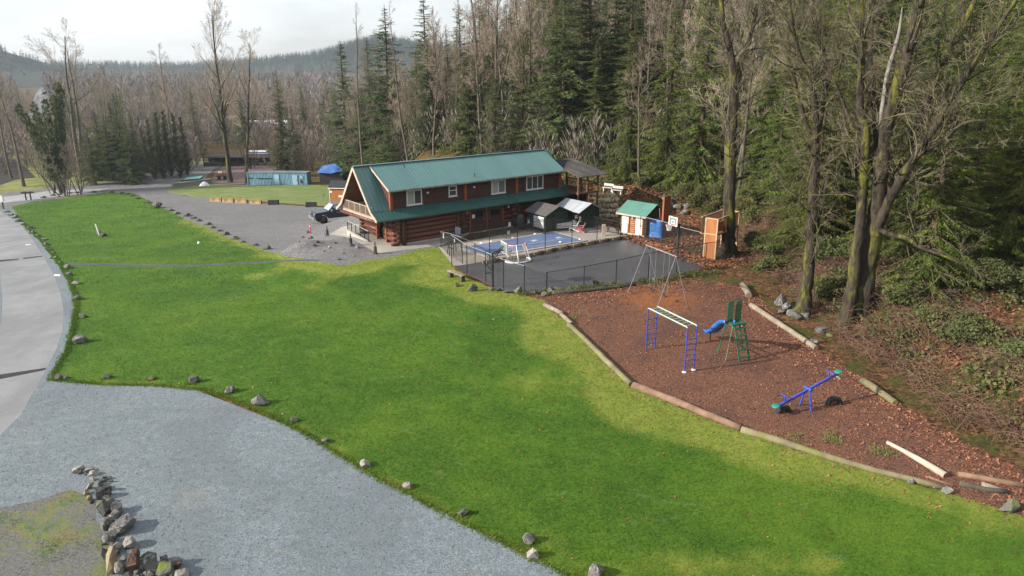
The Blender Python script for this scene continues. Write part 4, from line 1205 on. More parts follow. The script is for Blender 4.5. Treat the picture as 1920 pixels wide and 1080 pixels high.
# swing set
A0, A1, B0, B1 = on(1176, 549), on(1240, 551), on(1232, 575), on(1290, 577)
o = A0.copy(); t = thing("swing_set", "tall grey A-frame swing set with long chains by the court fence", "swings", o)
mA = (A0 + A1) / 2 - o; mB = (B0 + B1) / 2 - o
HS = at_y(1207, 460, (A0.y + A1.y) / 2).z - A0.z
tA, tB = mA + UP * HS, mB + UP * HS
for g_, tp_ in ((A0, tA), (A1, tA), (B0, tB), (B1, tB)): MB().tube([g_ - o - UP * .1, tp_], .027, 8).build("leg", m_steel, t)
dx = (tB - tA).normalized() * .12; MB().tube([tA - dx, tB + dx], .045, 8).build("top_bar", m_steel, t)
for k, (u0, u1) in enumerate(((.16, .34), (.62, .80))):
    sw_ = MB(); zs = .42
    for u in (u0, u1): q = tA.lerp(tB, u); sw_.tube([q, Vector((q.x, q.y, zs + .05)) * .5 + Vector((q.x, q.y, HS)) * .5, Vector((q.x, q.y, zs + .1))], .011, 5)
    s_ = sw_.build("chain", m_galv, t)
    a, bq = tA.lerp(tB, u0), tA.lerp(tB, u1)
    MB().tube([Vector((a.x, a.y, zs + .12)), a.lerp(bq, .2).xy.to_3d() + UP * (zs + .01), a.lerp(bq, .5).xy.to_3d() + UP * (zs - .03), a.lerp(bq, .8).xy.to_3d() + UP * (zs + .01), Vector((bq.x, bq.y, zs + .12))], .05, 6).build("seat", m_black, t, True)
# ------------------------------------------------------------------ rocks
m_rock = plain("grey_rock", (.15, .144, .138), (.065, .063, .062), 3.5, .85, bs=9, bstr=.7, bd=.04, grain=(5, (.30, .29, .28)))
m_rockd = plain("dark_rock", (.11, .105, .10), (.05, .05, .052), 3.5, .85, bs=9, bstr=.7, bd=.04)
m_rockl = plain("pale_rock", (.32, .30, .275), (.17, .16, .15), 2.5, .85, bs=8, bstr=.6, bd=.04, grain=(5, (.25, .23, .2)))
m_rockm = plain("mossy_rock", (.17, .165, .15), (.08, .08, .07), 1.8, .9, bs=9, bstr=.8, bd=.04, grain=(1.4, (.11, .145, .02)))
m_rockr = plain("rusty_rock", (.16, .085, .055), (.05, .04, .036), 3, .8, bs=9, bstr=.8, bd=.05)
m_rockt = plain("tan_rock", (.30, .245, .155), (.18, .145, .09), 2, .8, bs=7, bstr=.7, bd=.05)
def rock_mesh(sx, sy, sz, seed, n=17, rough=.16):
    g = np.random.default_rng(seed)
    d = g.normal(0, 1, (n, 3)); d /= np.linalg.norm(d, axis=1, keepdims=True)
    d *= g.uniform(.80, 1.08, (n, 1))
    bm = bmesh.new()
    for v in d: bm.verts.new(v)
    r = bmesh.ops.convex_hull(bm, input=bm.verts)
    bmesh.ops.delete(bm, geom=[v for v in bm.verts if not v.link_faces], context='VERTS')
    bmesh.ops.bevel(bm, geom=bm.edges[:], offset=.035, segments=1, affect='EDGES', clamp_overlap=True)
    bmesh.ops.triangulate(bm, faces=bm.faces)
    bmesh.ops.subdivide_edges(bm, edges=bm.edges[:], cuts=1, use_grid_fill=True)
    for v in bm.verts:
        v.co += Vector(g.normal(0, 1, 3)) * .022
        v.co = Vector((v.co.x * sx / 2, v.co.y * sy / 2, v.co.z * sz / 2))
    me = bpy.data.meshes.new("rock"); bm.to_mesh(me); bm.free()
    return me
RK = [0]; LAWN_ROCKS = []
def rock(px, py, w, h=None, m=None, label=None, cat="rock", group=None, dy=None, pos=None, sink=.42, rz=None, name="rock"):
    """py: the photo row of its foot; w,h in photo pixels"""
    RK[0] += 1
    p = pos or on(px, py); s = mpp(p); h = h or w * .62
    me = rock_mesh(w * s, (dy or w * .8) * s, h * s * 1.25, RK[0] * 13 + 5); me.materials.append(m or m_rock)
    o = bpy.data.objects.new(name, me); COL.objects.link(o)
    g = np.random.default_rng(RK[0])
    o.location = (p.x, p.y + (dy or w * .8) * s * .35, p.z + h * s * (.5 - sink * .5))
    o.rotation_euler = (g.normal(0, .12), g.normal(0, .12), g.normal(0, .35) if rz is None else rz)
    if group and 'rocks along' in group: LAWN_ROCKS.append((o.location.x, o.location.y, w * s))
    return tag(o, label, cat, group)
ORD = "first second third fourth fifth sixth seventh eighth ninth tenth eleventh twelfth thirteenth fourteenth fifteenth sixteenth seventeenth eighteenth nineteenth twentieth".split()
ROAD = [(13, 398, 7), (21, 404, 9), (28, 409, 11), (34, 416, 12), (43, 422, 8), (54, 430, 14), (60, 438, 10), (69, 444, 9), (80, 451, 13), (85, 461, 12), (91, 469, 10), (98, 476, 8), (100, 485, 10), (110, 494, 11), (124, 504, 16), (127, 518, 15), (140, 534, 18), (144, 563, 18), (152, 597, 17), (147, 645, 30)]
for k, (x, y, w) in enumerate(ROAD):
    flat = k in (8, 10, 12, 13, 16)
    rock(x, y, w, w * (.35 if flat else .62), m_rockl if k == 16 else m_rock, ("flat " if flat else "grey ") + ("pale " if k == 16 else "") + "rock between road and lawn, " + ORD[k] + " counted from the corner meter post", group="rocks along the road edge of the lawn")
BOT = [(108, 713, 20), (121, 712, 12), (198, 711, 17), (281, 713, 18), (360, 719, 25), (428, 738, 26), (487, 762, 36), (550, 792, 18), (609, 831, 18), (683, 877, 24), (764, 917, 22), (869, 969, 26), (992, 1022, 32), (1001, 1050, 32), (1115, 1086, 42)]
BL = ["dark rock at the lawn corner where gravel lot and road meet", "small rock touching the dark rock at the lawn corner", "low dark rock alone on the gravel lot's edge, left of the flat reddish one", "flat reddish rock sunk in the gravel lot's edge", "upright dark grey rock at the bend of the gravel lot's edge",
      "rock with a pale face just right of the upright dark grey one", "large two-lobed pale grey rock on the gravel lot's edge", "small dark rock next below the large two-lobed pale one", "small brownish rock midway down the gravel lot's edge", "pale blocky rock below the small brownish one", "cream-topped rock on the lawn edge below the blocky pale one",
      "dark wedge rock near the yellow patch on the gravel lot", "dark slanted rock behind the round pale boulder at the lawn's lowest edge", "round pale boulder at the lawn's lowest edge", "grey rock cut by the picture's bottom edge below the round boulder"]
for k, (x, y, w) in enumerate(BOT):
    rock(x, y, w, w * (.34 if k == 3 else .6 if k < 12 else .68), (m_rockd, m_rock, m_rockd, m_rockr, m_rockd, m_rock, m_rock, m_rockd, m_rock, m_rockl, m_rockl, m_rockd, m_rock, m_rockl, m_rock)[k], BL[k], group="rocks along the gravel lot")
TOP = [(81, 371, 7), (99, 367, 6), (112, 365.5, 5), (130, 363, 6), (145, 362, 6), (176, 361, 6), (208, 361, 6), (228, 363, 6), (238, 365, 7), (247, 368, 6), (258, 373, 7), (276, 381, 10), (292, 391, 22), (320, 396, 9), (333, 402, 9), (351, 406, 13), (363, 410, 9), (373, 415, 8), (390, 422, 10), (399, 428, 8), (412, 434, 9), (424, 441, 12), (441, 449, 12), (456, 455, 8), (479, 461, 9), (500, 468, 14)]
for k, (x, y, w) in enumerate(TOP):
    big = k == 12
    if big: lb = "big split grey boulder at the lawn's far right corner by the drive"
    elif k < 12: lb = "small rock on the lawn's far edge, " + ORD[11 - k] + " left of the split boulder"
    else: lb = "dark rock along the gravel drive, " + ORD[k - 13] + " right of the split boulder"
    rock(x, y, w, w * .62, m_rock if big else m_rockd, lb, group="rocks along the far edge of the lawn")
rock(183, 440, 13, 9, m_rock, "grey rock behind the white leaning post on the lawn"); rock(192, 444, 16, 10, m_rockd, "dark rock in front of the white leaning post on the lawn")
rock(371, 457, 8, 5, m_white, "small white stone alone on the far lawn")
w0 = on(186, 441); lp = thing("leaning_post", "short white post leaning between two rocks on the lawn", "post", w0)
MB().bar((0, 0, 0), (-.22, 0, 1.25), .10).build("shaft", m_white, lp); MB().lathe([(.05, 0), (.05, .08), (.0, .1)], 8, (-.22, 0, 1.25)).build("cap", m_rockr, lp)
FEN = [(855, 538, 14, "pointed grey rock by the plank bench"), (886, 547, 23, "round dark boulder on the lawn below the lowered hoop"), (921, 546, 12, "small brown rock at the foot of the lowered hoop"), (936, 547, 12, "square dark stone right of the lowered hoop's foot"), (972, 552, 22, "low mossy boulder under the sloping court fence"), (1002, 552, 16, "mossy rock left of the court's near corner"), (1021, 556, 15, "mossy round rock at the court's near corner post"), (1033, 550, 18, "larger mossy rock right of the court's near corner post"),
       (1114, 539, 24, "leaf-covered rock under the middle of the low court fence"), (1148, 536, 14, "pale rock under the low court fence near the swings"), (1228, 528, 12, "mossy rock below the swing set's court-side fence post")]
for x, y, w, lb in FEN: rock(x, y, w, w * .7, m_rockd if "dark" in lb else m_rockm, lb)
rock(951, 550, 20, 6, m_rock, "flat grey slab leaning at the court edge right of the lowered hoop")
for x, y, w, h, m_, lb in ((1465, 575, 30, 30, m_rock, "tall mossy boulder left of the slim maple's foot"), (1476, 582, 20, 18, m_rock, "grey boulder wedged below the tall mossy one"), (1484, 580, 24, 15, m_rockm, "moss-capped rock touching the slim maple's roots"), (1468, 590, 16, 12, m_rockd, "small dark rock lowest in the boulder group by the maple"), (1493, 600, 36, 22, m_rockm, "wide dark rock with bright moss below the slim maple"), (1512, 600, 22, 16, m_rock, "grey rock right of the bright mossy wide one"),
                           (1543, 626, 26, 14, m_rockm, "bright green moss-covered rock left of the great maple"), (1556, 632, 14, 9, m_rockm, "little mossy rock nearest the great maple's foot"), (1527, 645, 20, 10, m_rockl, "flat pale rock behind the long weathered log's end"),
                           (1711, 908, 16, 11, m_rock, "grey rock where the bark edging sinks into soil"), (1756, 916, 14, 8, m_rock, "small half-sunk stone right of the sunken edging"), (1779, 927, 24, 13, m_rock, "mossy grey rock below the driftwood logs"), (1899, 962, 46, 22, m_rockm, "big grey boulder at the right edge below the driftwood")):
    rock(x, y, w, h, m_, lb)
GP = [(577, 439, 12), (591, 437, 6), (602, 439, 8), (608, 440, 6), (568, 446, 6), (583, 448, 9), (577, 449, 7), (594, 456, 10), (588, 462, 10), (618, 466, 9), (629, 457, 6), (659, 462, 10), (670, 466, 12), (644, 476, 5), (560, 455, 6), (607, 472, 7), (636, 488, 8), (664, 481, 6)]
for k, (x, y, w) in enumerate(GP): rock(x, y, w, w * .6, (m_rockl, m_rockd, m_rock)[k % 3], "loose broken stone in the gravel heap beside the patio", group="stones on the gravel heap")
# retaining wall of pale boulders beyond the pool
g = np.random.default_rng(8)
m_rw = plain("cream_boulder", (.52, .46, .37), (.34, .29, .23), 1.6, .85, bs=6, bstr=.6, bd=.04, grain=(4, (.28, .24, .18)))
for r_ in range(5):
    for k in range(9):
        px = 1096 + k * 7.6 + (r_ % 2) * 3.5 + g.normal(0, .8); yb = 407 - r_ * 8 + k * .3
        p = on(px, 408 + .4 * k * 0)
        p = p + Vector((0, .42 * r_ + .1, 0)); p.z = tz(p.x, p.y - .42 * r_) + r_ * .40
        rock(px, 0, 9.5 * g.uniform(.8, 1.25), 8 * g.uniform(.85, 1.2), m_rw, "cream boulder in the retaining wall beyond the pool sheds", pos=p, sink=.3, group="boulders of the retaining wall", name="boulder")
for x, y, w in ((1270, 398, 20), (1258, 390, 24), (1282, 404, 16), (1266, 380, 18), (1246, 376, 16), (1288, 392, 16)): rock(x, y, w, w * .85, m_rock, "weathered grey boulder on the bank behind the far basketball hoop", group="boulders on the bank behind the hoop", name="boulder")
# the rough stone wall in the foreground
FW = [(144, 885, 26, 11, "l", "flat white stone at the far end of the rough stone wall"), (164, 887, 18, 8, "l", "pale stone second at the far end of the rough stone wall"), (173, 895, 20, 10, "l", "white stone third at the far end of the rough stone wall"),
      (190, 900, 9, 6, "d", None), (197, 897, 8, 6, "d", None), (204, 900, 9, 6, "d", None), (207, 906, 9, 7, "m", None), (194, 906, 10, 7, "d", None), (186, 913, 14, 9, "d", None), (197, 919, 17, 9, "g", None), (206, 921, 9, 8, "r", None), (190, 925, 14, 10, "d", None), (200, 932, 16, 10, "d", None), (184, 938, 22, 26, "d", "dark upright slab in the narrow part of the rough stone wall"),
      (160, 929, 14, 10, "t", "tan stone leaning on the mossy side of the rough stone wall"), (167, 940, 11, 14, "t", None), (171, 945, 10, 8, "d", None), (205, 946, 18, 10, "m", "moss-topped stone in the rough stone wall"), (190, 970, 30, 34, "m", "large dark mossy block in the rough stone wall"), (214, 966, 28, 26, "g", "grey domed stone on top of the rough stone wall"), (211, 976, 26, 18, "l", "pale-faced stone below the grey domed one"), (195, 997, 24, 30, "g", "rough grey stone on the mossy side of the wall, above the broad slab"),
      (222, 1006, 54, 34, "g", "broad pinkish-grey slab capping the rough stone wall"), (195, 1026, 26, 24, "g", "grey stone under the broad slab's left end"), (197, 1052, 18, 30, "d", None), (207, 1078, 26, 62, "t", "tall curved tan stone standing in the rough stone wall"), (222, 1080, 18, 34, "l", "white ribbed stone inside the curve of the tall tan one"), (238, 1032, 30, 24, "l", "white stone behind the tall curved tan one"), (249, 1080, 34, 58, "r", "tall rusty black stone in the rough stone wall"), (278, 1078, 40, 44, "g", "slate-grey slanted stone right of the rusty one"), (305, 1056, 20, 14, "g", None), (307, 1086, 40, 32, "m", "dark mossy stone near the picture's bottom edge"), (328, 1068, 24, 16, "r", None), (338, 1087, 32, 18, "l", "white stone of the rough wall at the picture's bottom edge"), (232, 1098, 30, 20, "d", None), (268, 1104, 36, 20, "g", None)]
FMAT = dict(l=m_rockl, d=m_rockd, m=m_rockm, g=m_rock, r=m_rockr, t=m_rockt)
for x, y, w, h, c_, lb in FW:
    w *= .98; h *= .92
    rock(x, y, w, h, FMAT[c_], lb or "small broken stone packed between larger ones of the rough stone wall", group="stones of the rough stone wall", sink=.22, dy=w * 1.0)
g = np.random.default_rng(19)
WL = [(152, 884), (180, 897), (196, 925), (192, 955), (204, 985), (212, 1015), (216, 1045), (236, 1070), (280, 1085), (330, 1092)]
for k in range(46):
    i = g.integers(0, len(WL) - 1); t_ = g.random(); a, bq = WL[i], WL[i + 1]
    x = a[0] + (bq[0] - a[0]) * t_ + g.normal(0, 7); y = a[1] + (bq[1] - a[1]) * t_ + g.normal(0, 5); w = g.uniform(6, 15) * (1 + (y - 880) / 300)
    rock(x, y, w, w * .7, (m_rockd, m_rock, m_rockd, m_rockm, m_rockl)[k % 5], "small broken stone packed between larger ones of the rough stone wall", group="stones of the rough stone wall", sink=.15)
w0 = on(172, 918); pl = MB().bar((-.15, .1, 0.0), (.22, -.25, .42), .16, .03).build("plank", m_rake); pl.location = w0; tag(pl, "short weathered plank leaning on the rough stone wall", "plank")

# ------------------------------------------------------------------ logs
m_grlog = plain("weathered_log", (.27, .23, .175), (.15, .125, .095), 1.5, .85, bs=9, bstr=.6, grain=(2.5, (.16, .13, .09)))
m_brlog = plain("reddish_log", (.24, .15, .10), (.14, .085, .06), 1.5, .85, bs=9, bstr=.6)
m_mosslog = plain("mossy_log", (.20, .175, .10), (.11, .10, .055), 1.3, .9, bs=9, bstr=.7, grain=(1.2, (.13, .15, .03)))
m_dklog = plain("dark_log", (.085, .075, .06), (.045, .04, .034), 1.5, .9, bs=9, bstr=.7)
m_cut = plain("cut_wood", (.20, .14, .09), (.12, .08, .05), 8, .9)
def log(pts, r0, r1, m, label, cat="log", group=None, lift=.6, name="log"):
    w = [on(*q) for q in pts]; o = w[0].copy(); o.z += r0 * lift
    path = []
    for a, bq in zip(w[:-1], w[1:]):
        k = max(2, int((bq - a).length / .6))
        for i in range(k): path.append(a.lerp(bq, i / k))
    path.append(w[-1]); g = np.random.default_rng(int(pts[0][0]) + 1)
    rr = np.linspace(r0, r1, len(path)) * g.uniform(.94, 1.06, len(path))
    path = [Vector((q.x, q.y, tz(q.x, q.y) + r_ * lift)) - o + Vector((g.normal(), g.normal(), 0)) * .015 for q, r_ in zip(path, rr)]
    t = bpy.data.objects.new(name, MB().tube(path, rr, 10).mesh(name, m, True)); COL.objects.link(t); t.location = o
    tag(t, label, cat, group)
    d = (path[0] - path[1]).normalized(); e = path[0] + d * .012
    for pp, dd, r_ in ((path[0], (path[0] - path[1]).normalized(), rr[0]), (path[-1], (path[-1] - path[-2]).normalized(), rr[-1])):
        MB().tube([pp - dd * .02, pp + dd * .012], [r_ * .9, r_ * .88], 10).build("cut_end", m_cut, t)
    return t
EG = "log edging between lawn and bark"
log([(1021, 574), (1056, 591)], .13, .13, m_grlog, "pale short edging log at the playground's top corner", group=EG)
log([(1053, 592), (1072, 610)], .12, .12, m_grlog, "second short edging log from the playground's top corner", group=EG)
log([(1067, 611), (1125, 667), (1183, 724)], .13, .13, m_mosslog, "long straight greyish edging log left of the monkey bars", group=EG)
log([(1187, 726), (1290, 766), (1388, 807)], .17, .14, m_brlog, "reddish thick edging log in the middle of the lawn edge", group=EG)
log([(1391, 810), (1450, 827), (1517, 849), (1600, 874), (1690, 898), (1770, 917)], .15, .09, m_mosslog, "longest mossy edging log, sinking into the soil towards the right", group=EG)
log([(1038, 552), (1100, 547), (1150, 541), (1192, 535)], .14, .10, m_dklog, "dark log lying along the foot of the court's low fence")
log([(1392, 537), (1405, 558)], .19, .20, m_grlog, "short fat grey log at the top of the bark area")
log([(1408, 575), (1470, 616), (1530, 656)], .16, .14, m_grlog, "long weathered log along the bark area's right side")
log([(1616, 717), (1648, 738), (1680, 759)], .16, .14, m_mosslog, "mossy log half buried in brambles right of the seesaw")
log([(1663, 831), (1715, 860), (1772, 896)], .07, .13, m_rake, "pale tapering pole lying on the bark at the lower right")
log([(1798, 892), (1860, 903), (1925, 914)], .10, .10, m_brlog, "grey-brown knotty log at the right picture edge")
log([(1800, 909), (1845, 920), (1888, 924)], .10, .08, m_dklog, "dark rotting log below the knotty one at the right edge")
log([(1840, 910), (1882, 921)], .09, .06, m_grlog, "bleached split log between the knotty and the rotting ones")
log([(1740, 895), (1786, 911)], .04, .03, m_brlog, "thin stick below the pale tapering pole", cat="stick")
log([(1558, 700), (1578, 712)], .04, .03, m_grlog, "short pale branch behind the seesaw's raised seat", cat="stick")
# plank bench on the lawn
a, bq = on(842, 518), on(870, 529)
bz = math.atan2(bq.y - a.y, bq.x - a.x); bl = (bq - a).length
bn = thing("plank_bench", "low weathered plank bench on two log blocks beside the court fence", "bench", (a + bq) / 2, bz)
MB().box((0, 0, .42), (bl, .30, .07)).build("seat", m_grlog, bn)
for s in (-1, 1): MB().box((s * bl * .38, 0, .19), (.28, .28, .38)).build("support", m_dklog, bn)
m_bench = plain("worn_white_bench", (.50, .48, .45), (.36, .34, .32), 3, .7, co='obj')
# two white benches on the terrace
for (x0, y0, x1, y1), lb in (((1133, 357, 1148, 361), "white bench on the terrace above the boulder wall, left of two"), ((1149, 362, 1166, 366), "white bench on the terrace above the boulder wall, right of two")):
    a, bq = on(x0, y0), on(x1, y1); bq.y = a.y - .6
    bz = math.atan2(bq.y - a.y, bq.x - a.x); bl = 1.15
    t = thing("white_bench", lb, "bench", (a + bq) / 2, bz)
    MB().box((0, -.1, .40), (bl, .34, .05)).build("seat", m_bench, t); MB().bar((-bl / 2, .12, .66), (bl / 2, .12, .66), .04, .26).build("backrest", m_bench, t)
    for s in (-1, 1): MB().box((s * bl * .4, 0, .2), (.07, .35, .4)).build("leg", m_white, t)

# ------------------------------------------------------------------ patio: ramp railing, bollards, marker posts
a, bq = on(651, 441), on(690, 454)
rz_ = math.atan2(bq.y - a.y, bq.x - a.x); rl_ = (bq - a).length
ramp_ = thing("ramp_railing", "black and grey railing on a low concrete ramp wall before the gable entrance", "railing", a, rz_)
MB().prism([(0, 0, -.1), (rl_, 0, -.1), (rl_, 0, .16), (0, 0, .42)], (0, 0, 0), (0, .18, 0)).build("ramp_wall", m_conc, ramp_)
m_grail = plain("grey_rail", (.32, .33, .34), (.24, .25, .26), 4, .5, co='obj')
rb = MB(); zt0, zt1 = 1.22, 1.05
rb.bar((0, .09, zt0), (rl_, .09, zt1), .05).build("handrail", m_grail, ramp_)
MB().bar((0, -.02, .52), (rl_, -.02, .30), .05).build("lower_rail", m_grail, ramp_)
for k in range(6): x = rl_ * k / 5; MB().bar((x, .09, .1), (x, .09, zt0 + (zt1 - zt0) * k / 5), .05).build("post", m_black, ramp_)
bb = MB()
for k in range(26): x = rl_ * (k + .5) / 26; bb.bar((x, .09, .48 - .2 * k / 26), (x, .09, zt0 - .05 - .17 * k / 26), .018)
bb.build("balusters", m_black, ramp_)
for k, (x, y, tp_, lb) in enumerate(((614, 442, 424, "wooden bollard with a black pipe at the patio's far left corner"), (658, 461, 438, "wooden bollard with a black pipe in front of the ramp wall"), (704, 476, 454, "wooden bollard with a black pipe at the patio's near corner"))):
    w = on(x, y); h = at_y(x, tp_, w.y).z - w.z
    t = thing("bollard", lb, "bollard", w, group="bollards along the patio")
    MB().lathe([(.13, -.1), (.125, h * .62), (.10, h * .64)], 10).build("stump", m_dklog, t); MB().lathe([(.045, h * .6), (.045, h)], 8).build("pipe", m_black, t); MB().lathe([(.2, -.05), (.18, .08), (.12, .14)], 10).build("base", m_dklog, t)
m_pinkpost = plain("pink_marker", (.62, .06, .13), (.5, .05, .1), 5, .5, co='obj')
for x, y, tp_, lb in ((583, 441, 419, "pink marker post on top of the gravel heap"), (650, 412, 394, "pink marker post in front of the dark pickup's rear")):
    w = on(x, y); h = at_y(x, tp_, w.y).z - w.z
    t = thing("marker_post", lb, "marker post", w, group="pink marker posts"); MB().lathe([(.055, 0), (.055, h * .95), (.03, h)], 8).build("shaft", m_pinkpost, t); MB().lathe([(.20, -.02), (.18, .05), (.07, .09)], 10).build("base", m_dark, t)
    MB().lathe([(.058, h * .72), (.058, h * .84)], 8).build("reflector", m_white, t)

# ------------------------------------------------------------------ pickup truck
m_tpaint = plain("dark_blue_car_paint", (.020, .030, .048), (.016, .024, .040), 1, .25, metal=.3, co='obj', spec=.6)
m_tglass = plain("car_glass_sky_reflection", (.30, .36, .42), (.26, .32, .38), 1, .1, co='obj', spec=.8)  # pale sky reflection put into the glass colour
m_chrome = plain("chrome", (.65, .66, .68), (.5, .5, .52), 3, .2, metal=.8, co='obj')
w0 = on(633, 415)
truck = thing("pickup_truck", "dark blue pickup truck with chrome bumper parked behind the cabin's gable", "pickup truck", w0, R(212))
truck.scale = (1.0, 1.0, 1.12)
# local +x forward
def section_body(mb, prof, w0_, w1_):
    """side outline (x,z,halfwidth) closed, swept across"""
    n = len(prof); v = [(x, -hw, z) for x, z, hw in prof] + [(x, hw, z) for x, z, hw in prof]
    mb.add(v, [tuple(range(n)), tuple(range(2 * n - 1, n - 1, -1))] + [(i, i + n, (i + 1) % n + n, (i + 1) % n) for i in range(n)])
    return mb
bd = MB()
section_body(bd, [(2.75, .62, .88), (2.85, .85, .90), (2.78, 1.12, .90), (2.6, 1.22, .92), (1.25, 1.30, .96), (1.2, 1.32, .97), (-.75, 1.32, .97), (-.8, 1.30, .98), (-2.75, 1.28, .98), (-2.8, .65, .97), (-2.2, .60, .97), (-1.95, .98, .97), (-1.35, .98, .97), (-1.1, .58, .97), (1.3, .58, .97), (1.55, .98, .97), (2.15, .98, .95), (2.4, .60, .92)], 0, 0)
bd.build("body", m_tpaint, truck)
cbm = MB(); prof = [(1.22, 1.30, .93), (.55, 1.88, .74), (-.55, 1.92, .74), (-.82, 1.30, .93)]
section_body(cbm, prof, 0, 0).build("cab", m_tpaint, truck)
gl = MB()
gl.add([(1.215, -.84, 1.345), (1.215, .84, 1.345), (.585, .69, 1.865), (.585, -.69, 1.865)], [(0, 1, 2, 3)])
gl.v[-1] += np.array((.012, 0, .012)); gl.build("windscreen", m_tglass, truck)
for s in (-1, 1):
    gl = MB(); gl.add([(.95, s * .90, 1.36), (.15, s * .915, 1.36), (.15, s * .765, 1.84), (.52, s * .765, 1.83)], [(0, 1, 2, 3)]).add([(.08, s * .915, 1.36), (-.68, s * .905, 1.36), (-.5, s * .765, 1.85), (.08, s * .765, 1.85)], [(0, 1, 2, 3)])
    gl.build("side_window", m_tglass, truck)
    MB().box((.95, s * 1.10, 1.40), (.10, .22, .22)).bar((.95, s * .95, 1.33), (.95, s * 1.05, 1.36), .05).build("mirror", m_chrome, truck)
    MB().box((2.80, s * .68, 1.02), (.12, .32, .20)).build("headlight", m_chrome, truck)
    MB().box((.15, s * .985, 1.12), (.22, .03, .05)).build("door_handle", m_chrome, truck)
MB().box((2.84, 0, 1.0), (.06, 1.0, .28)).build("grille", m_black, truck)
MB().box((2.92, 0, .66), (.18, 1.9, .26)).build("front_bumper", m_chrome, truck)
MB().box((-2.88, 0, .66), (.16, 1.85, .2)).build("rear_bumper", m_chrome, truck)
for x in (1.85, -1.65):
    for s in (-1, 1):
        wh = MB(); wh.lathe([(.14, -.16), (.40, -.15), (.43, -.10), (.43, .10), (.40, .15), (.14, .16)], 20)
        v = wh.v[-1]; wh.v[-1] = np.stack([v[:, 0] + x, v[:, 2] + s * .86, v[:, 1] + .43], -1); wl_ = wh.build("wheel", m_rubber, truck, True)
        rm = MB(); rm.lathe([(.02, -.04), (.22, -.04), (.25, .0), (.25, .03), (.02, .05)], 14); v = rm.v[-1]; rm.v[-1] = np.stack([v[:, 0] + x, v[:, 2] * s + s * 1.02, v[:, 1] + .43], -1); rm.build("rim", m_black, wl_, True)

# ------------------------------------------------------------------ far yard: container, sheds, barriers, skip
m_cont = plain("faded_blue_container", (.175, .33, .43), (.12, .24, .33), 1.5, .55, co='obj', stretch=(1, 1, .35), grain=(5, (.12, .16, .18)))
m_contl = plain("pale_blue_door", (.30, .45, .56), (.24, .38, .48), 2, .5, co='obj')
a, bq = on(465, 347), on(575, 347); bq.y = a.y
cl = (bq.x - a.x); ct = thing("shipping_container", "long faded blue shipping container with two pale doors beyond the far lawn", "container", a, R(-3))
hc = at_y(500, 324, a.y).z - a.z
mb = MB(); n = int(cl / .28); 
xs = np.linspace(0, cl, n * 4 + 1); dp_ = np.array([0, 0, .05, .05])[np.arange(len(xs)) % 4]
fr_ = [(x, d, 0) for x, d in zip(xs, dp_)]
vv = fr_ + [(x, d, hc) for x, d in zip(xs, dp_)]; k = len(xs)
mb.add(vv, [(i, i + 1, k + i + 1, k + i) for i in range(k - 1)])
mb.add([(0, .06, 0), (0, 2.4, 0), (0, 2.4, hc), (0, .06, hc), (cl, .06, 0), (cl, 2.4, 0), (cl, 2.4, hc), (cl, .06, hc)], [(0, 3, 2, 1), (4, 5, 6, 7), (1, 2, 6, 5), (0, 1, 5, 4)])
mb.build("wall", m_cont, ct)
MB().prism([(-.05, -.05, hc), (cl + .05, -.05, hc), (cl + .05, 2.45, hc), (-.05, 2.45, hc)], (0, 0, 0), (0, 0, .12)).build("roof", plain("container_roof", (.16, .22, .26), (.09, .12, .15), 1, .6, co='obj'), ct)
for x in (.05, cl - .05): MB().box((x, -.03, hc / 2), (.16, .12, hc)).build("corner_post", m_cont, ct)
for x in (cl * .495, cl * .80):
    d = MB().box((x, -.03, hc * .46), (.95, .08, hc * .80)).build("door", m_contl, ct); MB().box((x + .36, -.09, hc * .45), (.06, .05, .22)).build("handle", m_black, d)
MB().box((cl * .29, -.03, hc * .55), (cl * .25, .08, .12)).build("slot", m_dark, ct)
MB().box((cl * .06, -.03, hc * .57), (cl * .1, .08, .10)).build("slot", m_dark, ct)
MB().box((cl * .91, -.03, hc * .68), (.5, .07, .5)).build("vent_panel", m_contl, ct)
MB().box((cl * .90, -.05, hc * .34), (.25, .1, .55)).build("lock_box", m_black, ct)
# dark shed with blue tarp roof
m_dkwood = plain("blackened_board", (.035, .03, .028), (.02, .018, .017), 2, .85, co='obj', bs=6, bstr=.4)
m_btarp = plain("bright_blue_tarp", (.05, .15, .46), (.035, .11, .36), 1.5, .4, co='obj', bs=2, bstr=.5, bd=.1, spec=.5)
a, bq = on(600, 346), on(643, 346); bq.y = a.y; w_ = bq.x - a.x; hs = at_y(620, 322, a.y).z - a.z
ts = thing("tarp_roofed_shed", "dark shed under a bright blue tarp roof right of the blue container", "shed", a, 0)
MB().box((w_ / 2, 1.6, hs / 2), (w_, 3.2, hs)).build("wall", m_dkwood, ts)
MB().prism([(-.3, -.4, hs - .15), (w_ * .55, -.6, hs - .25), (w_ + .3, -.3, hs + .25), (w_ * .5, 3.6, hs + 1.0), (-.1, 3.2, hs + .6)], (0, 0, 0), (0, 0, .08)).build("tarp_roof", m_btarp, ts)
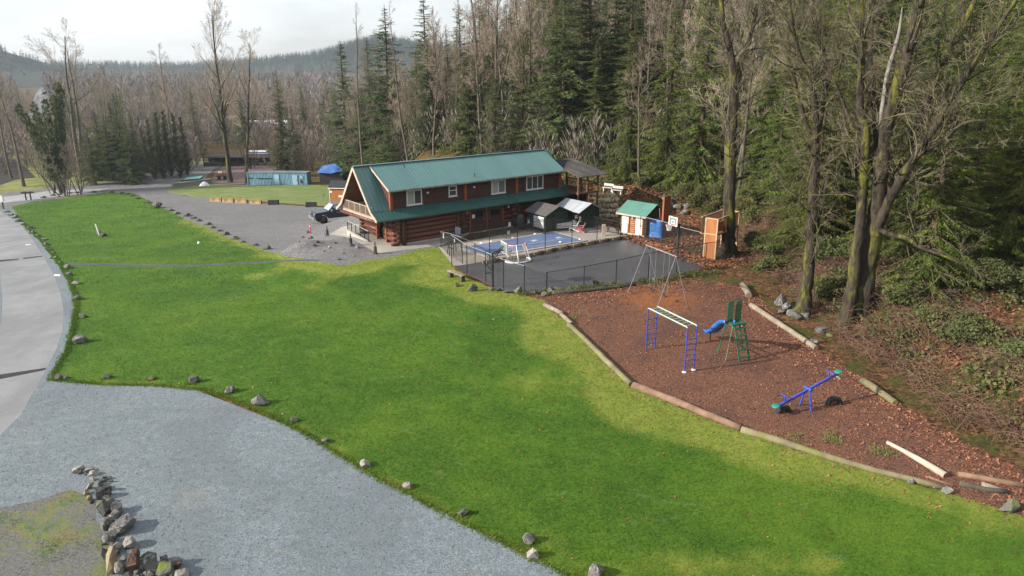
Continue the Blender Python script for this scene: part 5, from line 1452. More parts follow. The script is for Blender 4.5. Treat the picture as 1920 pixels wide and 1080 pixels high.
# orange shed
m_orange = plain("orange_stained_board", (.40, .155, .05), (.31, .11, .035), 1.5, .6, co='obj', stretch=(4, 4, .3), grain=(6, (.25, .09, .03)))
a, bq = on(619, 379), on(650, 380); bq.y = a.y - .3; w_ = (bq - a).length
hs = at_y(620, 352, a.y).z - a.z
sh = thing("orange_shed", "orange wooden shed with a black shingle roof half hidden by the cabin gable", "shed", a, math.atan2(-.3, bq.x - a.x))
MB().box((w_ / 2, 1.3, hs / 2), (w_, 2.6, hs)).build("wall", m_orange, sh)
MB().prism([(-.15, -.2, hs), (-.15, 1.3, hs + .95), (-.15, 2.8, hs)], (0, 0, 0), (w_ + .3, 0, 0)).build("roof", plain("black_shingle", (.035, .036, .042), (.022, .022, .026), 4, .75, co='obj', bs=10, bstr=.5), sh)
MB().bar((-.15, -.21, hs - .04), (w_ + .15, -.21, hs - .04), .05, .10).build("fascia", m_white, sh)
MB().box((.02, -.02, hs / 2), (.08, .06, hs)).build("corner_trim", m_white, sh)
for x, z, ww, hh_ in ((w_ * .62, hs * .42, .75, .3), (w_ * .08, hs * .72, .35, .28)): MB().box((x, -.015, z), (ww, .03, hh_)).build("notice", m_paper, sh)
# meter post on the lawn
def small_post(px, py, top, label, col, name="meter_post"):
    w = on(px, py); h = at_y(px, top, w.y).z - w.z
    t = thing(name, label, "post", w); MB().box((0, 0, h * .35), (.14, .14, h * .7)).build("post", m_galv if col else m_black, t); MB().prism([(-.24, -.12, h * .55), (.24, -.12, h * .55), (.24, -.12, h * .9), (.12, -.12, h), (-.12, -.12, h), (-.24, -.12, h * .9)], (0, 0, 0), (0, .24, 0)).build("box", m_galv if col else m_wframe, t)
    return t
small_post(606.5, 373, 362, "grey meter post on the far lawn left of the orange shed", True)
small_post(7, 392, 367, "meter post with a pale box at the lawn's far left corner", False)
# barriers
m_barr = plain("ochre_barrier", (.34, .22, .07), (.20, .13, .06), 1.5, .85, co='obj', bs=8, bstr=.4, grain=(3, (.42, .34, .2)), stretch=(2, 2, .5))
m_bblk = plain("black_block", (.035, .034, .033), (.022, .022, .022), 2, .8, co='obj', bs=8, bstr=.5)
def barrier(px, py, wpx, hpx, m, label, group, jersey=True, rz=0):
    w = on(px, py); s = mpp(w); L_ = wpx * s; h = hpx * s
    t = thing("concrete_barrier" if jersey else "black_block", label, "barrier", w, rz, group)
    o_ = [(-.0, -.42 * h, 0), (-.0, .42 * h, 0), (0, .42 * h, .12 * h), (0, .22 * h, .38 * h), (0, .13 * h, h), (0, -.13 * h, h), (0, -.22 * h, .38 * h), (0, -.42 * h, .12 * h)]
    if not jersey: o_ = [(0, -.3 * h, 0), (0, .5 * h, 0), (0, .5 * h, h * .96), (0, .46 * h, h), (0, -.26 * h, h), (0, -.3 * h, h * .96)]
    MB().prism(o_, (-L_ / 2, 0, 0), (L_, 0, 0)).build("block", m, t)
    f_ = MB()
    if jersey:
        MB().box((L_ / 2 + .01, 0, h * .35), (.03, h * .5, h * .6)).build("end_face", m_bblk, t); MB().box((0, -.44 * h, .07 * h), (L_ * .96, .02, .12 * h)).build("base_strip", m_rake, t)
    else:
        for k in (-.3, .3): MB().tube([(L_ * k, .1 * h, h * .98), (L_ * k, .1 * h, h * 1.12), (L_ * k + .15, .1 * h, h * 1.12), (L_ * k + .15, .1 * h, h * .98)], .02, 5).build("lifting_loop", m_galv, t)
    return t
BG = "ochre barriers along the far lawn"
for k, (x, y) in enumerate(((405, 378), (428, 379.5), (453, 380.5), (480, 382.5))): barrier(x, y, 21.5, 8.6, m_barr, "ochre-stained concrete barrier on the far lawn's edge, " + ("leftmost of four", "second of four from the left", "third of four from the left", "rightmost of four, nearest the black blocks")[k], BG, rz=R(-4))
barrier(513, 384, 19, 9, m_bblk, "black block on the far lawn's edge right of the ochre barriers", "black blocks by the drive", False)
barrier(583.5, 388, 19, 9, m_bblk, "black block on the drive's edge below the grey meter post", "black blocks by the drive", False)
# skip, block wall, tarp, trailer
m_skip = plain("dark_green_skip", (.02, .075, .06), (.014, .05, .04), 1.5, .5, co='obj', grain=(5, (.06, .05, .03)))
a = on(341, 345); s = mpp(a); w_ = 32 * s; h = 9 * s
sk = thing("skip", "dark green waste skip with a lighter lid by the block wall at the road end", "skip", a, R(10))
MB().prism([(0, 0, .1), (w_, 0, .1), (w_ + .2, 0, h), (-.2, 0, h * .8)], (0, 0, 0), (0, 2.0, 0)).build("bin", m_skip, sk)
MB().prism([(.5, -.05, h * .85), (w_ + .2, -.05, h + .05), (w_ + .2, 2.1, h + .25), (.5, 2.1, h * .95)], (0, 0, 0), (0, 0, .06)).build("lid", plain("teal_lid", (.10, .26, .25), (.06, .17, .17), 1, .4, co='obj'), sk)
for k in range(7): MB().bar((w_ * (k + .5) / 7, -.04, .15), (w_ * (k + .5) / 7, -.04, h * .82), .08).build("rib", m_skip, sk)
a, bq = on(325, 352), on(396, 343); bz = math.atan2(bq.y - a.y, bq.x - a.x); n = 9
m_blk = plain("grey_block", (.26, .25, .24), (.15, .145, .14), 1, .85, co='obj', bs=6, bstr=.4)
for k in range(n):
    q = a.lerp(bq, (k + .5) / n); L_ = (bq - a).length / n
    o_ = MB().box((0, 0, .42), (L_ * .97, .75, .84)).build("concrete_block", m_blk); o_.location = (q.x, q.y, tz(q.x, q.y)); o_.rotation_euler = (0, 0, bz); tag(o_, "grey concrete block in the low wall in front of the green skip", "block", "concrete blocks before the skip")
a = on(384, 348); s = mpp(a); g = np.random.default_rng(2)
vv = [(0, 0, 7.5 * s)]; n = 14
for rr_, zz in ((.35, 6.5), (.75, 3.5), (1.0, 0)):
    for k in range(n): t_ = 6.2832 * k / n; q = g.uniform(.85, 1.1); vv.append((9.5 * s * rr_ * q * math.cos(t_), 7 * s * rr_ * q * math.sin(t_), zz * s * g.uniform(.85, 1.1)))
ff = [(0, 1 + k, 1 + (k + 1) % n) for k in range(n)] + [(1 + i * n + k, 1 + (i + 1) * n + k, 1 + (i + 1) * n + (k + 1) % n, 1 + i * n + (k + 1) % n) for i in range(2) for k in range(n)]
wt = MB().add(vv, ff).build("tarp_heap", m_white); wt.location = a; tag(wt, "white tarp over a low heap at the block wall's end", "tarp")
a = on(417, 336); s = mpp(a)
tr = thing("rusty_trailer", "rusty low trailer with a white box left of the tall maples", "trailer", a, R(20))
MB().box((0, 0, .75), (20 * s, 1.8, .25)).build("bed", m_rockr, tr); MB().box((.4 * s, -.95, 1.05), (20 * s, .06, .5)).build("side_board", plain("rust_yellow", (.35, .2, .05), (.2, .1, .04), 1, .8), tr); MB().box((-3 * s, -.3, 1.2), (6 * s, 1.0, .7)).build("white_box", m_white, tr)
for x in (-5, 5): MB().tube([(x * s, -.9, .35), (x * s, -.65, .35)], .35, 12).build("wheel", m_rubber, tr)
# long dark open shed and trailers behind it
a, bq = on(384, 311), on(508, 313); bq.y = a.y; w_ = bq.x - a.x; hs = at_y(440, 293, a.y).z - a.z
ls = thing("long_dark_shed", "long low black shed behind the tall maples at the road end", "shed", a, 0)
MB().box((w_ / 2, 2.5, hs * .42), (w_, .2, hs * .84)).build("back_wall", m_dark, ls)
MB().prism([(-.4, -.6, hs * .86), (w_ + .4, -.6, hs * .86), (w_ + .4, 5, hs), (-.4, 5, hs)], (0, 0, 0), (0, 0, .12)).build("roof", m_dkwood, ls)
for k in range(9): MB().box((w_ * k / 8, -.3, hs * .42), (.2, .2, hs * .86)).build("post", m_dkwood, ls)
MB().box((w_ * .5, -.25, hs * .2), (w_, .1, hs * .4)).build("front_board", m_dkwood, ls)
for (x0, x1, yy, top), lb in (((412, 452, 2, 289), "white-roofed trailer behind the long dark shed, left one"), ((454, 502, 3, 288), "white and blue roofed trailer behind the long dark shed, right one"), ((466, 500, 12, 283), "trailer with a blue tarp stripe farthest behind the long dark shed")):
    yy += a.y + 4; q0 = bearing(x0, yy); q1 = bearing(x1, yy); hh_ = at_y(x0, top, yy).z - q0.z
    t = thing("parked_trailer", lb, "trailer", q0, 0); ww = q1.x - q0.x
    MB().box((ww / 2, 1.2, hh_ * .55), (ww, 2.4, hh_ * .7)).build("body", m_btarp if "left" not in lb else m_wframe, t); MB().prism([(0, -.1, hh_ * .9), (0, 1.2, hh_), (0, 2.5, hh_ * .9)], (0, 0, 0), (ww, 0, 0)).build("roof", m_white, t)
    for x in (.2, .8): MB().tube([(ww * x, -.1, .4), (ww * x, .2, .4)], .4, 12).build("wheel", m_rubber, t)
# utility pole and wires
w0 = on(278, 324); h = at_y(269, 217, w0.y).z - w0.z
up = thing("utility_pole", "dark utility pole with a grey transformer beside the row of cypresses", "utility pole", w0)
MB().tube([(0, 0, -.5), (-.5, 0, h)], [.19, .13], 8).build("pole", m_dklog, up)
MB().box((-.48, 0, h - .7), (2.2, .12, .14)).build("crossarm", m_dklog, up)
MB().lathe([(.0, 0), (.28, .02), (.28, .85), (.2, .95), (0, .97)], 12, (.05, -.3, h - 2.6)).build("transformer", m_galv, up, True)
for x in (-1.4, -.5, .45): MB().lathe([(.05, 0), (.07, .1), (.03, .2)], 6, (x, 0, h - .63)).build("insulator", m_wframe, up)
top = w0 + Vector((-.5, 0, h - .45))
def wire(a, bq, sag, label):
    n = 18; mb = MB(); mb.tube([a.lerp(bq, i / n) - Vector((0, 0, sag * 4 * (i / n) * (1 - i / n))) - a for i in range(n + 1)], .022, 4)
    o_ = mb.build("power_line", m_black); o_.location = a; tag(o_, label, "power line", "power lines at the utility pole")
wire(top + Vector((-.9, 0, 0)), Vector((-96, 100, 1.5)), 1.6, "uppermost black power line running left from the utility pole")
wire(top + Vector((0, 0, -1.2)), Vector((-96, 100, -.5)), 1.8, "middle black power line running left from the utility pole")
wire(top + Vector((0, 0, -2.6)), Vector((-98, 104, -3.5)), 1.6, "lowest black power line running left from the utility pole")
wire(top + Vector((.9, 0, 0)), bearing(640, 240) + Vector((0, 0, 17)), 3, "black power line running right from the utility pole over the yard")
# timber sign frame by the far road
a = on(54, 375); s = mpp(a); h = 14 * s
sf = thing("sign_stand", "dark timber frame of two posts and a heavy beam beside the far road", "sign frame", a, R(8))
for x in (-4.2, 4.2): MB().box((x * s, 0, h / 2), (.16, .16, h)).build("post", m_dkwood, sf)
MB().box((0, 0, h), (21 * s, .5, .22)).build("beam", m_dkwood, sf)
for x in (-5.5, 5.5): MB().bar((x * s, 0, h * .98), (x * s * 1.2, 0, h * 1.12), .2).build("beam_end", m_dkwood, sf)
# far clearing road and pale roofs
def strip(name, pts, m):
    w = [at_z(x, y, -9.45) for x, y in pts]; o_ = MB().add([tuple(q) for q in w], [tuple(range(len(w)))]).build(name, m); o_["kind"] = "structure"
strip("far_highway", [(50, 222), (66, 178), (88, 148), (106, 133), (116, 131), (104, 150), (90, 180), (84, 222)], plain("far_highway", (.20, .20, .20), (.14, .14, .14), .01, .8))
strip("far_field", [(84, 222), (92, 180), (104, 152), (118, 132), (124, 133), (116, 160), (118, 190), (110, 222)], plain("far_field", (.20, .18, .10), (.14, .12, .06), .02, .9))
strip("far_field", [(470, 205), (520, 190), (540, 200), (530, 222), (480, 225)], plain("far_field_b", (.42, .34, .18), (.30, .25, .14), .03, .9))
for px, y, w_, lb in ((247, 420, 9, "tiny white roof far off in the valley, left of two"), (263, 430, 7, "tiny white roof far off in the valley, right of two"), (506, 250, 12, "pale tan house roof glimpsed through trees beyond the container")):
    q = bearing(px, y); t = thing("far_house", lb, "house", q, .3)
    MB().box((0, 0, 1.6), (w_, 7, 3.2)).build("wall", m_rake, t); MB().prism([(-w_ / 2 - .4, -4, 3.2), (-w_ / 2 - .4, 0, 5.2), (-w_ / 2 - .4, 4, 3.2)], (0, 0, 0), (w_ + .8, 0, 0)).build("roof", m_white, t)
# ------------------------------------------------------------------ trees
m_bark = plain("grey_bark", (.15, .125, .10), (.06, .05, .042), 3, .9, bs=9, bstr=.8, bd=.05, co='obj', grain=(2.2, (.085, .085, .03)))
m_twig = leafy("twigs", (.20, .155, .115), (.32, .265, .205), .3, 0, .85, .5)
m_mossbark = plain("mossy_bark", (.062, .049, .034), (.018, .015, .012), 2.6, .95, bs=6, bstr=1, bd=.09, co='pos', grain=(.9, (.125, .130, .014)), lo=.38, hi=.62, stretch=(1.6, 1.6, .5))
m_pale = plain("bleached_wood", (.27, .245, .22), (.15, .135, .12), 2, .85, bs=8, bstr=.4)
m_firbark = plain("fir_bark", (.11, .075, .055), (.045, .032, .026), 2.5, .95, bs=8, bstr=.9, bd=.05, co='obj')
m_fir = leafy("fir_needles", (.034, .072, .020), (.145, .200, .052), .5, .42, .7, .45)
m_cedar = leafy("cedar_fronds", (.042, .082, .016), (.215, .265, .052), .45, .48, .75, .4)
m_cypress = leafy("cypress_fronds", (.020, .036, .010), (.075, .088, .020), 1.2, .15, .75, .4)
m_spruce = leafy("spruce_needles", (.032, .058, .020), (.140, .180, .054), .4, .38, .8, .5)
m_ivy = leafy("ivy_leaves", (.024, .050, .013), (.085, .118, .028), .8, .2, .6, .3)

def unit(v):
    return v / max(np.linalg.norm(v), 1e-9)

class Wood:
    """tubes of one tree, thick ones and twigs kept apart"""
    def __init__(s): s.thick = MB(); s.thin = MB()
    def tube(s, pts, r, n, thin):
        v, f = tube_arrays(np.asarray(pts), np.asarray(r), n)
        (s.thin if thin else s.thick).tubes(v, f)

def branch_path(rg, p, d, length, segs, wob, up):
    pts = [np.array(p, float)]; d = np.array(d, float)
    for i in range(segs):
        d = unit(d + rg.normal(0, wob, 3) + np.array((0, 0, up)))
        pts.append(pts[-1] + d * length / segs)
    return np.array(pts)

def spread(rg, d, ang):
    """a direction ang radians away from d"""
    a = unit(np.cross(d, rg.normal(0, 1, 3)))
    return unit(d * math.cos(ang) + a * math.sin(ang))

def twiggery(W, rg, path, r0, level, maxlevel, counts, ratio, angs, thin_at, t0=.25, up=.06, rmin=.008):
    """side branches along a limb, and theirs in turn"""
    L = np.linalg.norm(np.diff(path, axis=0), axis=1).sum()
    k = counts[level]
    for i in range(k):
        t = t0 + (1 - t0) * (i + rg.uniform(.1, .9)) / k
        x = t * (len(path) - 1); a = min(int(x), len(path) - 2)
        p = path[a] + (path[a + 1] - path[a]) * (x - a)
        d = unit(path[a + 1] - path[a])
        l = L * ratio[level] * (1.15 - .75 * t) * rg.uniform(.65, 1.25)
        r = max(r0 * (1 - .8 * t) * .55, rmin)
        segs = 5 if level < 1 else (4 if level < 2 else 3)
        q = branch_path(rg, p, spread(rg, d, angs[level] * rg.uniform(.7, 1.3)), l, segs, .16, up)
        W.tube(q, np.linspace(r, max(r * .25, rmin * .6), segs + 1), 5 if level < 1 else 3, level >= thin_at)
        if level + 1 < maxlevel: twiggery(W, rg, q, r, level + 1, maxlevel, counts, ratio, angs, thin_at, .15, up, rmin)

def bare_tree(seed, h=18, r=.2, limbs=16, base=.35, spreadk=.30, lean=.04, counts=(7, 7, 4), fine=.009, stems=1):
    rg = np.random.default_rng(seed); W = Wood()
    for s in range(stems):
        hh = h * rg.uniform(.8, 1.0) if s else h
        d0 = (rg.normal(0, lean + .12 * (stems > 1)), rg.normal(0, lean + .12 * (stems > 1)), 1)
        trunk = branch_path(rg, (rg.normal(0, .25) * (stems > 1), rg.normal(0, .25) * (stems > 1), -.3), unit(np.array(d0)), hh, 12, .045, .05)
        rr = r * np.linspace(1, .10, 13) ** .9; rr[0] *= 1.35
        W.tube(trunk, rr, 8, False)
        k = int(limbs / stems ** .6)
        for i in range(k):
            t = base + (1 - base) * (i + rg.uniform(.1, .9)) / k
            x = t * 12; a = min(int(x), 11)
            p = trunk[a] + (trunk[a + 1] - trunk[a]) * (x - a)
            az = rg.uniform(0, 2 * math.pi); el = rg.uniform(.45, 1.0) + .25 * t
            d = np.array((math.cos(az) * math.cos(el), math.sin(az) * math.cos(el), math.sin(el)))
            l = hh * spreadk * (1.2 - .8 * t) * rg.uniform(.7, 1.25)
            q = branch_path(rg, p, d, l, 6, .13, .05)
            r1 = max(r * (1 - t) * .5, .022)
            W.tube(q, np.linspace(r1, .012, 7), 5, False)
            twiggery(W, rg, q, r1, 0, len(counts), counts, (.55, .5, .45), (.7, .7, .7), 0, .2, .07, fine)
    return W

def fir_tree(seed, h=20, rad=3.2, base=.12, whorl=.55, per=6, droop=.25, sprays=16, hang=.35, narrow=1.0, size=1.0, ragged=.25, fat=.30):
    """conifer: straight trunk, tiers of boughs, every bough carrying flat sprays of small blades"""
    rg = np.random.default_rng(seed)
    wood = MB(); leaf = MB()
    wob = rg.normal(0, .05, 2)
    zt = np.linspace(-.4, h, 9)
    trunk = np.stack([wob[0] * np.sin(zt * .3), wob[1] * np.sin(zt * .23), zt], -1)
    tr = h * .0125
    v, f = tube_arrays(trunk, tr * np.linspace(1.15, .08, 9), 8); wood.tubes(v, f)
    quads = []
    z = h * base
    while z < h * .985:
        t = (z - h * base) / (h * (1 - base))
        env = rad * narrow * ((1 - t) ** .78) * (.55 + .45 * min(1, t * 5 + .35))
        for k in range(max(3, int(per * (1 - .4 * t) + rg.uniform(-1, 1)))):
            if rg.random() < .10: continue
            az = rg.uniform(0, 2 * math.pi)
            L = max(.22, env * rg.uniform(1 - ragged * 1.6, 1 + ragged))
            el = .38 * t + .12 - droop * (1 - t) + rg.normal(0, .20)
            d = np.array((math.cos(az) * math.cos(el), math.sin(az) * math.cos(el), math.sin(el)))
            s = np.linspace(0, 1, 6)
            p0 = np.array((0, 0, z + rg.uniform(-.5, .5) * whorl))
            path = p0 + d * (s * L)[:, None] + np.array((0, 0, 1))[None] * (-(droop + .15) * L * .55 * s ** 1.6 + .25 * L * droop * s ** 3.5)[:, None]
            v, f = tube_arrays(path, np.linspace(max(.02, tr * .22 * (1 - t) + .012), .006, 6), 4); wood.tubes(v, f)
            n = max(5, int(sprays * (L / rad) ** .7))
            tt = np.clip((np.arange(n) + rg.uniform(0, 1, n)) / n * .92 + .10, 0, 1)
            x = tt * 5; a = np.minimum(x.astype(int), 4)
            P = path[a] + (path[a + 1] - path[a]) * (x - a)[:, None]
            side = np.array((-math.sin(az), math.cos(az), 0))
            sg = np.where(np.arange(n) % 2, 1.0, -1.0)
            dirn = d[None] * rg.uniform(.45, 1.0, (n, 1)) + side[None] * (sg * rg.uniform(.4, 1.1, n))[:, None]
            dirn[:, 2] += -hang * rg.uniform(.4, 1.6, n) + rg.normal(0, .12, n)
            dirn /= np.linalg.norm(dirn, axis=1, keepdims=True)
            ln = size * (.20 + .27 * L * (1.05 - tt) ** .6) * rg.uniform(.6, 1.25, n)
            # each spray: small blades to both sides of a rib
            m = 6
            u = (np.arange(m) + .5) / m
            base_p = P[:, None, :] + dirn[:, None, :] * (ln[:, None] * u[None])[:, :, None]
            base_p[:, :, 2] -= hang * .5 * ln[:, None] * u[None] ** 2
            nrm = np.cross(dirn, np.array((0, 0, 1.0))); nrm /= np.maximum(np.linalg.norm(nrm, axis=1, keepdims=True), 1e-6)
            sg2 = np.where(np.arange(m) % 2, 1., -1.)
            bl = (ln[:, None] * .42 * (1.15 - u)[None] * rg.uniform(.7, 1.3, (n, m)))[:, :, None]
            bd = dirn[:, None, :] * .8 + nrm[:, None, :] * sg2[None, :, None] * rg.uniform(.5, 1.0, (n, m, 1)) + rg.normal(0, .22, (n, m, 3))
            bd[:, :, 2] -= hang * .5
            bd /= np.linalg.norm(bd, axis=2, keepdims=True)
            wd = np.cross(bd, rg.normal(0, .5, (n, m, 3)) + np.array((0, 0, 1.0))); wd /= np.maximum(np.linalg.norm(wd, axis=2, keepdims=True), 1e-6)
            w = bl * fat
            q = np.stack([base_p, base_p + bd * bl * .5 + wd * w, base_p + bd * bl, base_p + bd * bl * .45 - wd * w], 2)
            quads.append(q.reshape(-1, 4, 3))
        z += whorl * rg.uniform(.7, 1.3) * (1 - .45 * t)
    leaf.quads(np.concatenate(quads))
    return wood, leaf

def leaf_cloud(rg, centers, radii, n, size, flat=.6, shell=.55):
    """loose leaves spread through a set of lobes"""
    centers = np.asarray(centers, float); radii = np.asarray(radii, float)
    w = np.prod(radii, axis=1) ** .8; w = w / w.sum()
    i = rg.choice(len(centers), n, p=w)
    d = rg.normal(0, 1, (n, 3)); d /= np.linalg.norm(d, axis=1, keepdims=True)
    rr = (shell + (1 - shell) * rg.random(n)) ** .8 * (1 + rg.normal(0, .10, n))
    P = centers[i] + d * radii[i] * rr[:, None]
    a = d + rg.normal(0, .8, (n, 3)); a /= np.linalg.norm(a, axis=1, keepdims=True)
    b = np.cross(a, rg.normal(0, 1, (n, 3))); b /= np.maximum(np.linalg.norm(b, axis=1, keepdims=True), 1e-6)
    s = size * rg.uniform(.6, 1.4, (n, 1))
    return np.stack([P - b * s * .5 - a * s * .1, P + a * s * flat * .6, P + b * s * .5 + a * s * .1, P - a * s * flat * .6], 1)

# --- one of each kind; the first placement uses it, the rest are copies
PROTO = {}
def proto(key, name, trunk_mb, trunk_mat, crown_mb, crown_mat, crown_name="crown"):
    t = bpy.data.objects.new(name, None); COL.objects.link(t)
    a = trunk_mb.build("trunk", trunk_mat, t, True)
    b = crown_mb.build(crown_name, crown_mat, t)
    KIDS[t.name] = [a, b]
    PROTO[key] = [t, False]

BARE_H = {}
for i in range(7):
    h = (17, 20, 22, 18, 24, 19, 21)[i]
    W = bare_tree(100 + i, h, .17 + .012 * (h - 17), 15 + i % 3 * 3, (.30, .38, .42, .25, .45, .3, .35)[i], (.25, .22, .20, .30, .20, .28, .24)[i], counts=(8, 7, 5), fine=.009, stems=(1, 1, 1, 3, 1, 2, 1)[i])
    proto(("bare", i), "bare_tree", W.thick, m_bark, W.thin, m_twig); BARE_H[i] = h
for i in range(2):                         # tall straight poles with thin tops
    W = bare_tree(130 + i, 25, .2, 16, .5, .12, .02, (5, 5, 3)); proto(("pole", i), "bare_tree", W.thick, m_bark, W.thin, m_twig)
for i in range(3):                         # bushy multi-stemmed thicket trees
    W = bare_tree(140 + i, 8, .07, 14, .1, .34, .1, (6, 5, 4), .008, 5); proto(("thicket", i), "bare_shrub_tree", W.thick, m_bark, W.thin, m_twig)
W = bare_tree(150, 23, .42, 20, .30, .40, .03, (8, 7, 5), .010, 1); proto(("maple", 0), "bare_maple_tree", W.thick, m_mossbark, W.thin, m_twig)
W = bare_tree(151, 21, .34, 17, .33, .36, .05, (8, 7, 5), .010, 1); proto(("maple", 1), "bare_maple_tree", W.thick, m_mossbark, W.thin, m_twig)
W = bare_tree(152, 20, .32, 12, .42, .46, .05, (7, 7, 5), .011, 2); proto(("maple", 2), "bare_maple_tree", W.thick, m_bark, W.thin, m_twig)
for i in range(4):
    wd, lf = fir_tree(200 + i, 22, (3.3, 3.9, 2.9, 3.6)[i], (.10, .18, .28, .06)[i], .62, 7, .22, 19, .30, ragged=(.25, .35, .4, .2)[i])
    proto(("fir", i), "fir_tree", wd, m_firbark, lf, m_fir)
for i in range(4):
    wd, lf = fir_tree(220 + i, 20, (3.9, 4.4, 3.6, 4.8)[i], (.03, .06, .14, .02)[i], .46, 8, .42, 38, .62, size=.72, ragged=.32, fat=.24)
    proto(("cedar", i), "cedar_tree", wd, m_firbark, lf, m_cedar)
for i in range(3):
    wd, lf = fir_tree(260 + i, 20, (3.6, 4.2, 3.2)[i], (.03, .08, .05)[i], .46, 9, .30, 24, .38, size=.95, ragged=.42, fat=.32); proto(("spruce", i), "spruce_tree", wd, m_firbark, lf, m_spruce)
for i in range(2):
    wd, lf = fir_tree(240 + i, 10, 1.5, .01, .32, 9, -.75, 10, -.6, size=1.1, ragged=.3)
    proto(("cypress", i), "cypress_tree", wd, m_firbark, lf, m_cypress)

def plant_tree(key, px, y, top=None, h=None, rz=None, label=None, cat="tree", group=None, wide=1.0, base=None):
    """stand a tree at depth y under photo column px; it reaches photo row top or is h tall"""
    p = base or bearing(px, y)
    t, used = PROTO[key]
    H0 = {"bare": BARE_H.get(key[1], 20), "pole": 25, "thicket": 8, "fir": 22, "cedar": 20, "spruce": 20, "cypress": 10}.get(key[0], (23, 21, 20)[key[1] % 3])
    if top is not None: h = at_y(px, top, y).z - p.z
    s = h / H0
    rz = RNG.uniform(0, 6.28) if rz is None else rz
    loc = (p.x, p.y, p.z - .05)
    if used: o = dup(t, loc, rz, (s * wide, s * wide, s))
    else:
        o = t; o.location = loc; o.rotation_euler = (0, 0, rz); o.scale = (s * wide, s * wide, s); PROTO[key][1] = True
    tag(o, label, cat, group)
    return o
# ------------------------------------------------------------------ where the trees stand
G1 = "leafless trees at the left edge"
plant_tree(("bare", 1), 22, 150, 95, label="leafless tree standing in the garden field by the left picture edge", group=G1)
plant_tree(("bare", 4), 45, 138, 68, label="tall thin leafless tree just right of the garden field's far corner", group=G1)
plant_tree(("bare", 0), 6, 170, 140, label="low leafless tree behind the garden field, partly cut by the picture edge", group=G1)
plant_tree(("bare", 5), 88, 175, 180, label="short leafless tree between the garden field and the ivy-clad tree", group=G1)
plant_tree(("maple", 2), 153, 152, 58, rz=2.2, label="spreading leafless tree with a forked crown rising behind the ivy-clad tree")
plant_tree(("bare", 2), 205, 175, 120, label="slim leafless tree behind the leaning dark fir", group="leafless trees over the dark firs")
plant_tree(("bare", 6), 330, 168, 88, label="tall leafless tree rising out of the dark cypresses", group="leafless trees over the dark firs")
plant_tree(("bare", 3), 372, 180, 150, label="leafless tree at the end of the gravel road by the dark shed", group="leafless trees over the dark firs")
plant_tree(("maple", 0), 432, 142, 22, rz=.6, label="very tall mossy leafless maple at the left end of the blue container", wide=.85)
plant_tree(("maple", 1), 461, 140, 75, rz=3.9, label="mossy leafless maple touching the blue container, shorter of the pair", wide=.8)
plant_tree(("thicket", 0), 128, 124, 240, label="bushy leafless tree with low arching stems below the ivy", cat="tree")
plant_tree(("thicket", 1), 152, 126, 235, label="dense leafless shrub right of the low arching stems", cat="shrub")
plant_tree(("thicket", 2), 100, 128, 270, label="small leafless shrub on the verge beside the garden field", cat="shrub")
plant_tree(("thicket", 1), 522, 150, 215, label="leafless shrub behind the blue container, left of the narrow fir", cat="shrub")
plant_tree(("thicket", 2), 472, 165, 200, label="brown leafless shrub behind the two tall maples", cat="shrub")
plant_tree(("spruce", 0), 238, 142, 172, label="dark broad fir with a pointed top beside the gravel road", wide=1.3)
plant_tree(("spruce", 1), 212, 146, 215, label="shorter dark fir crowding the broad pointed one", wide=1.2)
plant_tree(("spruce", 2), 262, 150, 205, label="dark fir between the broad fir and the columnar cypresses", wide=1.2)
plant_tree(("spruce", 1), 180, 140, 235, label="thin dark fir right of the bushy leafless shrub", wide=1.3)
for px, y, top, lb in ((292, 147, 222, "columnar cypress nearest the utility pole"), (308, 149, 208, "columnar cypress, second to the right of the utility pole"), (322, 152, 205, "columnar cypress in the middle of the dark row"),
                       (339, 150, 212, "columnar cypress, last but one before the road bend"), (352, 154, 218, "columnar cypress standing last before the road bend")):
    plant_tree(("cypress", px % 2), px, y, top, label=lb, group="row of dark cypresses by the road", wide=1.15)
plant_tree(("spruce", 2), 535, 150, 128, label="narrow green fir behind the blue container's right end", wide=.95)
plant_tree(("spruce", 0), 556, 160, 195, label="lower fir right of the narrow one behind the container", wide=1.1)
plant_tree(("spruce", 0), 372, 190, 165, label="dark fir showing between leafless trees above the road end", wide=1.2)
plant_tree(("pole", 0), 683, 112, 12, label="very tall thin leafless tree above the cabin's left gable")
plant_tree(("pole", 1), 766, 108, 10, label="very tall thin bare trunk above the cabin's ridge")
for px, y, top, lb in ((196, 150, 200, "dark fir behind the bushy leafless shrubs, left of the broad pointed fir"), (226, 158, 190, "dark fir standing behind the broad pointed fir"), (278, 160, 235, "low dark fir behind the utility pole"), (168, 146, 250, "small dark fir just right of the ivy-clad tree"), (252, 140, 225, "low dark fir in front of the broad pointed fir's right side"), (300, 165, 215, "dark fir behind the first columnar cypress")):
    plant_tree(("spruce", int(px) % 3), px, y, top, label=lb, wide=1.35)
# ivy-clad tree
rg = np.random.default_rng(5)
p = bearing(115, 128)
iv = thing("ivy_clad_tree", "tree wrapped to the top in green ivy beside the garden field", "tree", (p.x, p.y, p.z))
hh = at_y(115, 140, 128).z - p.z
W = Wood(); cs = []; rs = []
for k in range(6):
    d = unit(np.array((rg.normal(0, .13), rg.normal(0, .13), 1)))
    q = branch_path(rg, (rg.normal(0, .4), rg.normal(0, .4), -.2), d, hh * rg.uniform(.75, 1), 9, .05, .02)
    W.tube(q, np.linspace(.28, .03, 10), 6, False)
    for j in range(2, 10):
        cs.append(q[j]); rs.append((1.5 - .09 * j, 1.5 - .09 * j, 1.1)); 
    twiggery(W, rg, q, .08, 0, 2, (8, 5), (.28, .5), (.8, .8), 0, .5)
W.thick.build("trunk", m_bark, iv, True); W.thin.build("twigs", m_twig, iv)
MB().quads(leaf_cloud(rg, cs, rs, 26000, .26)).build("ivy", m_ivy, iv)

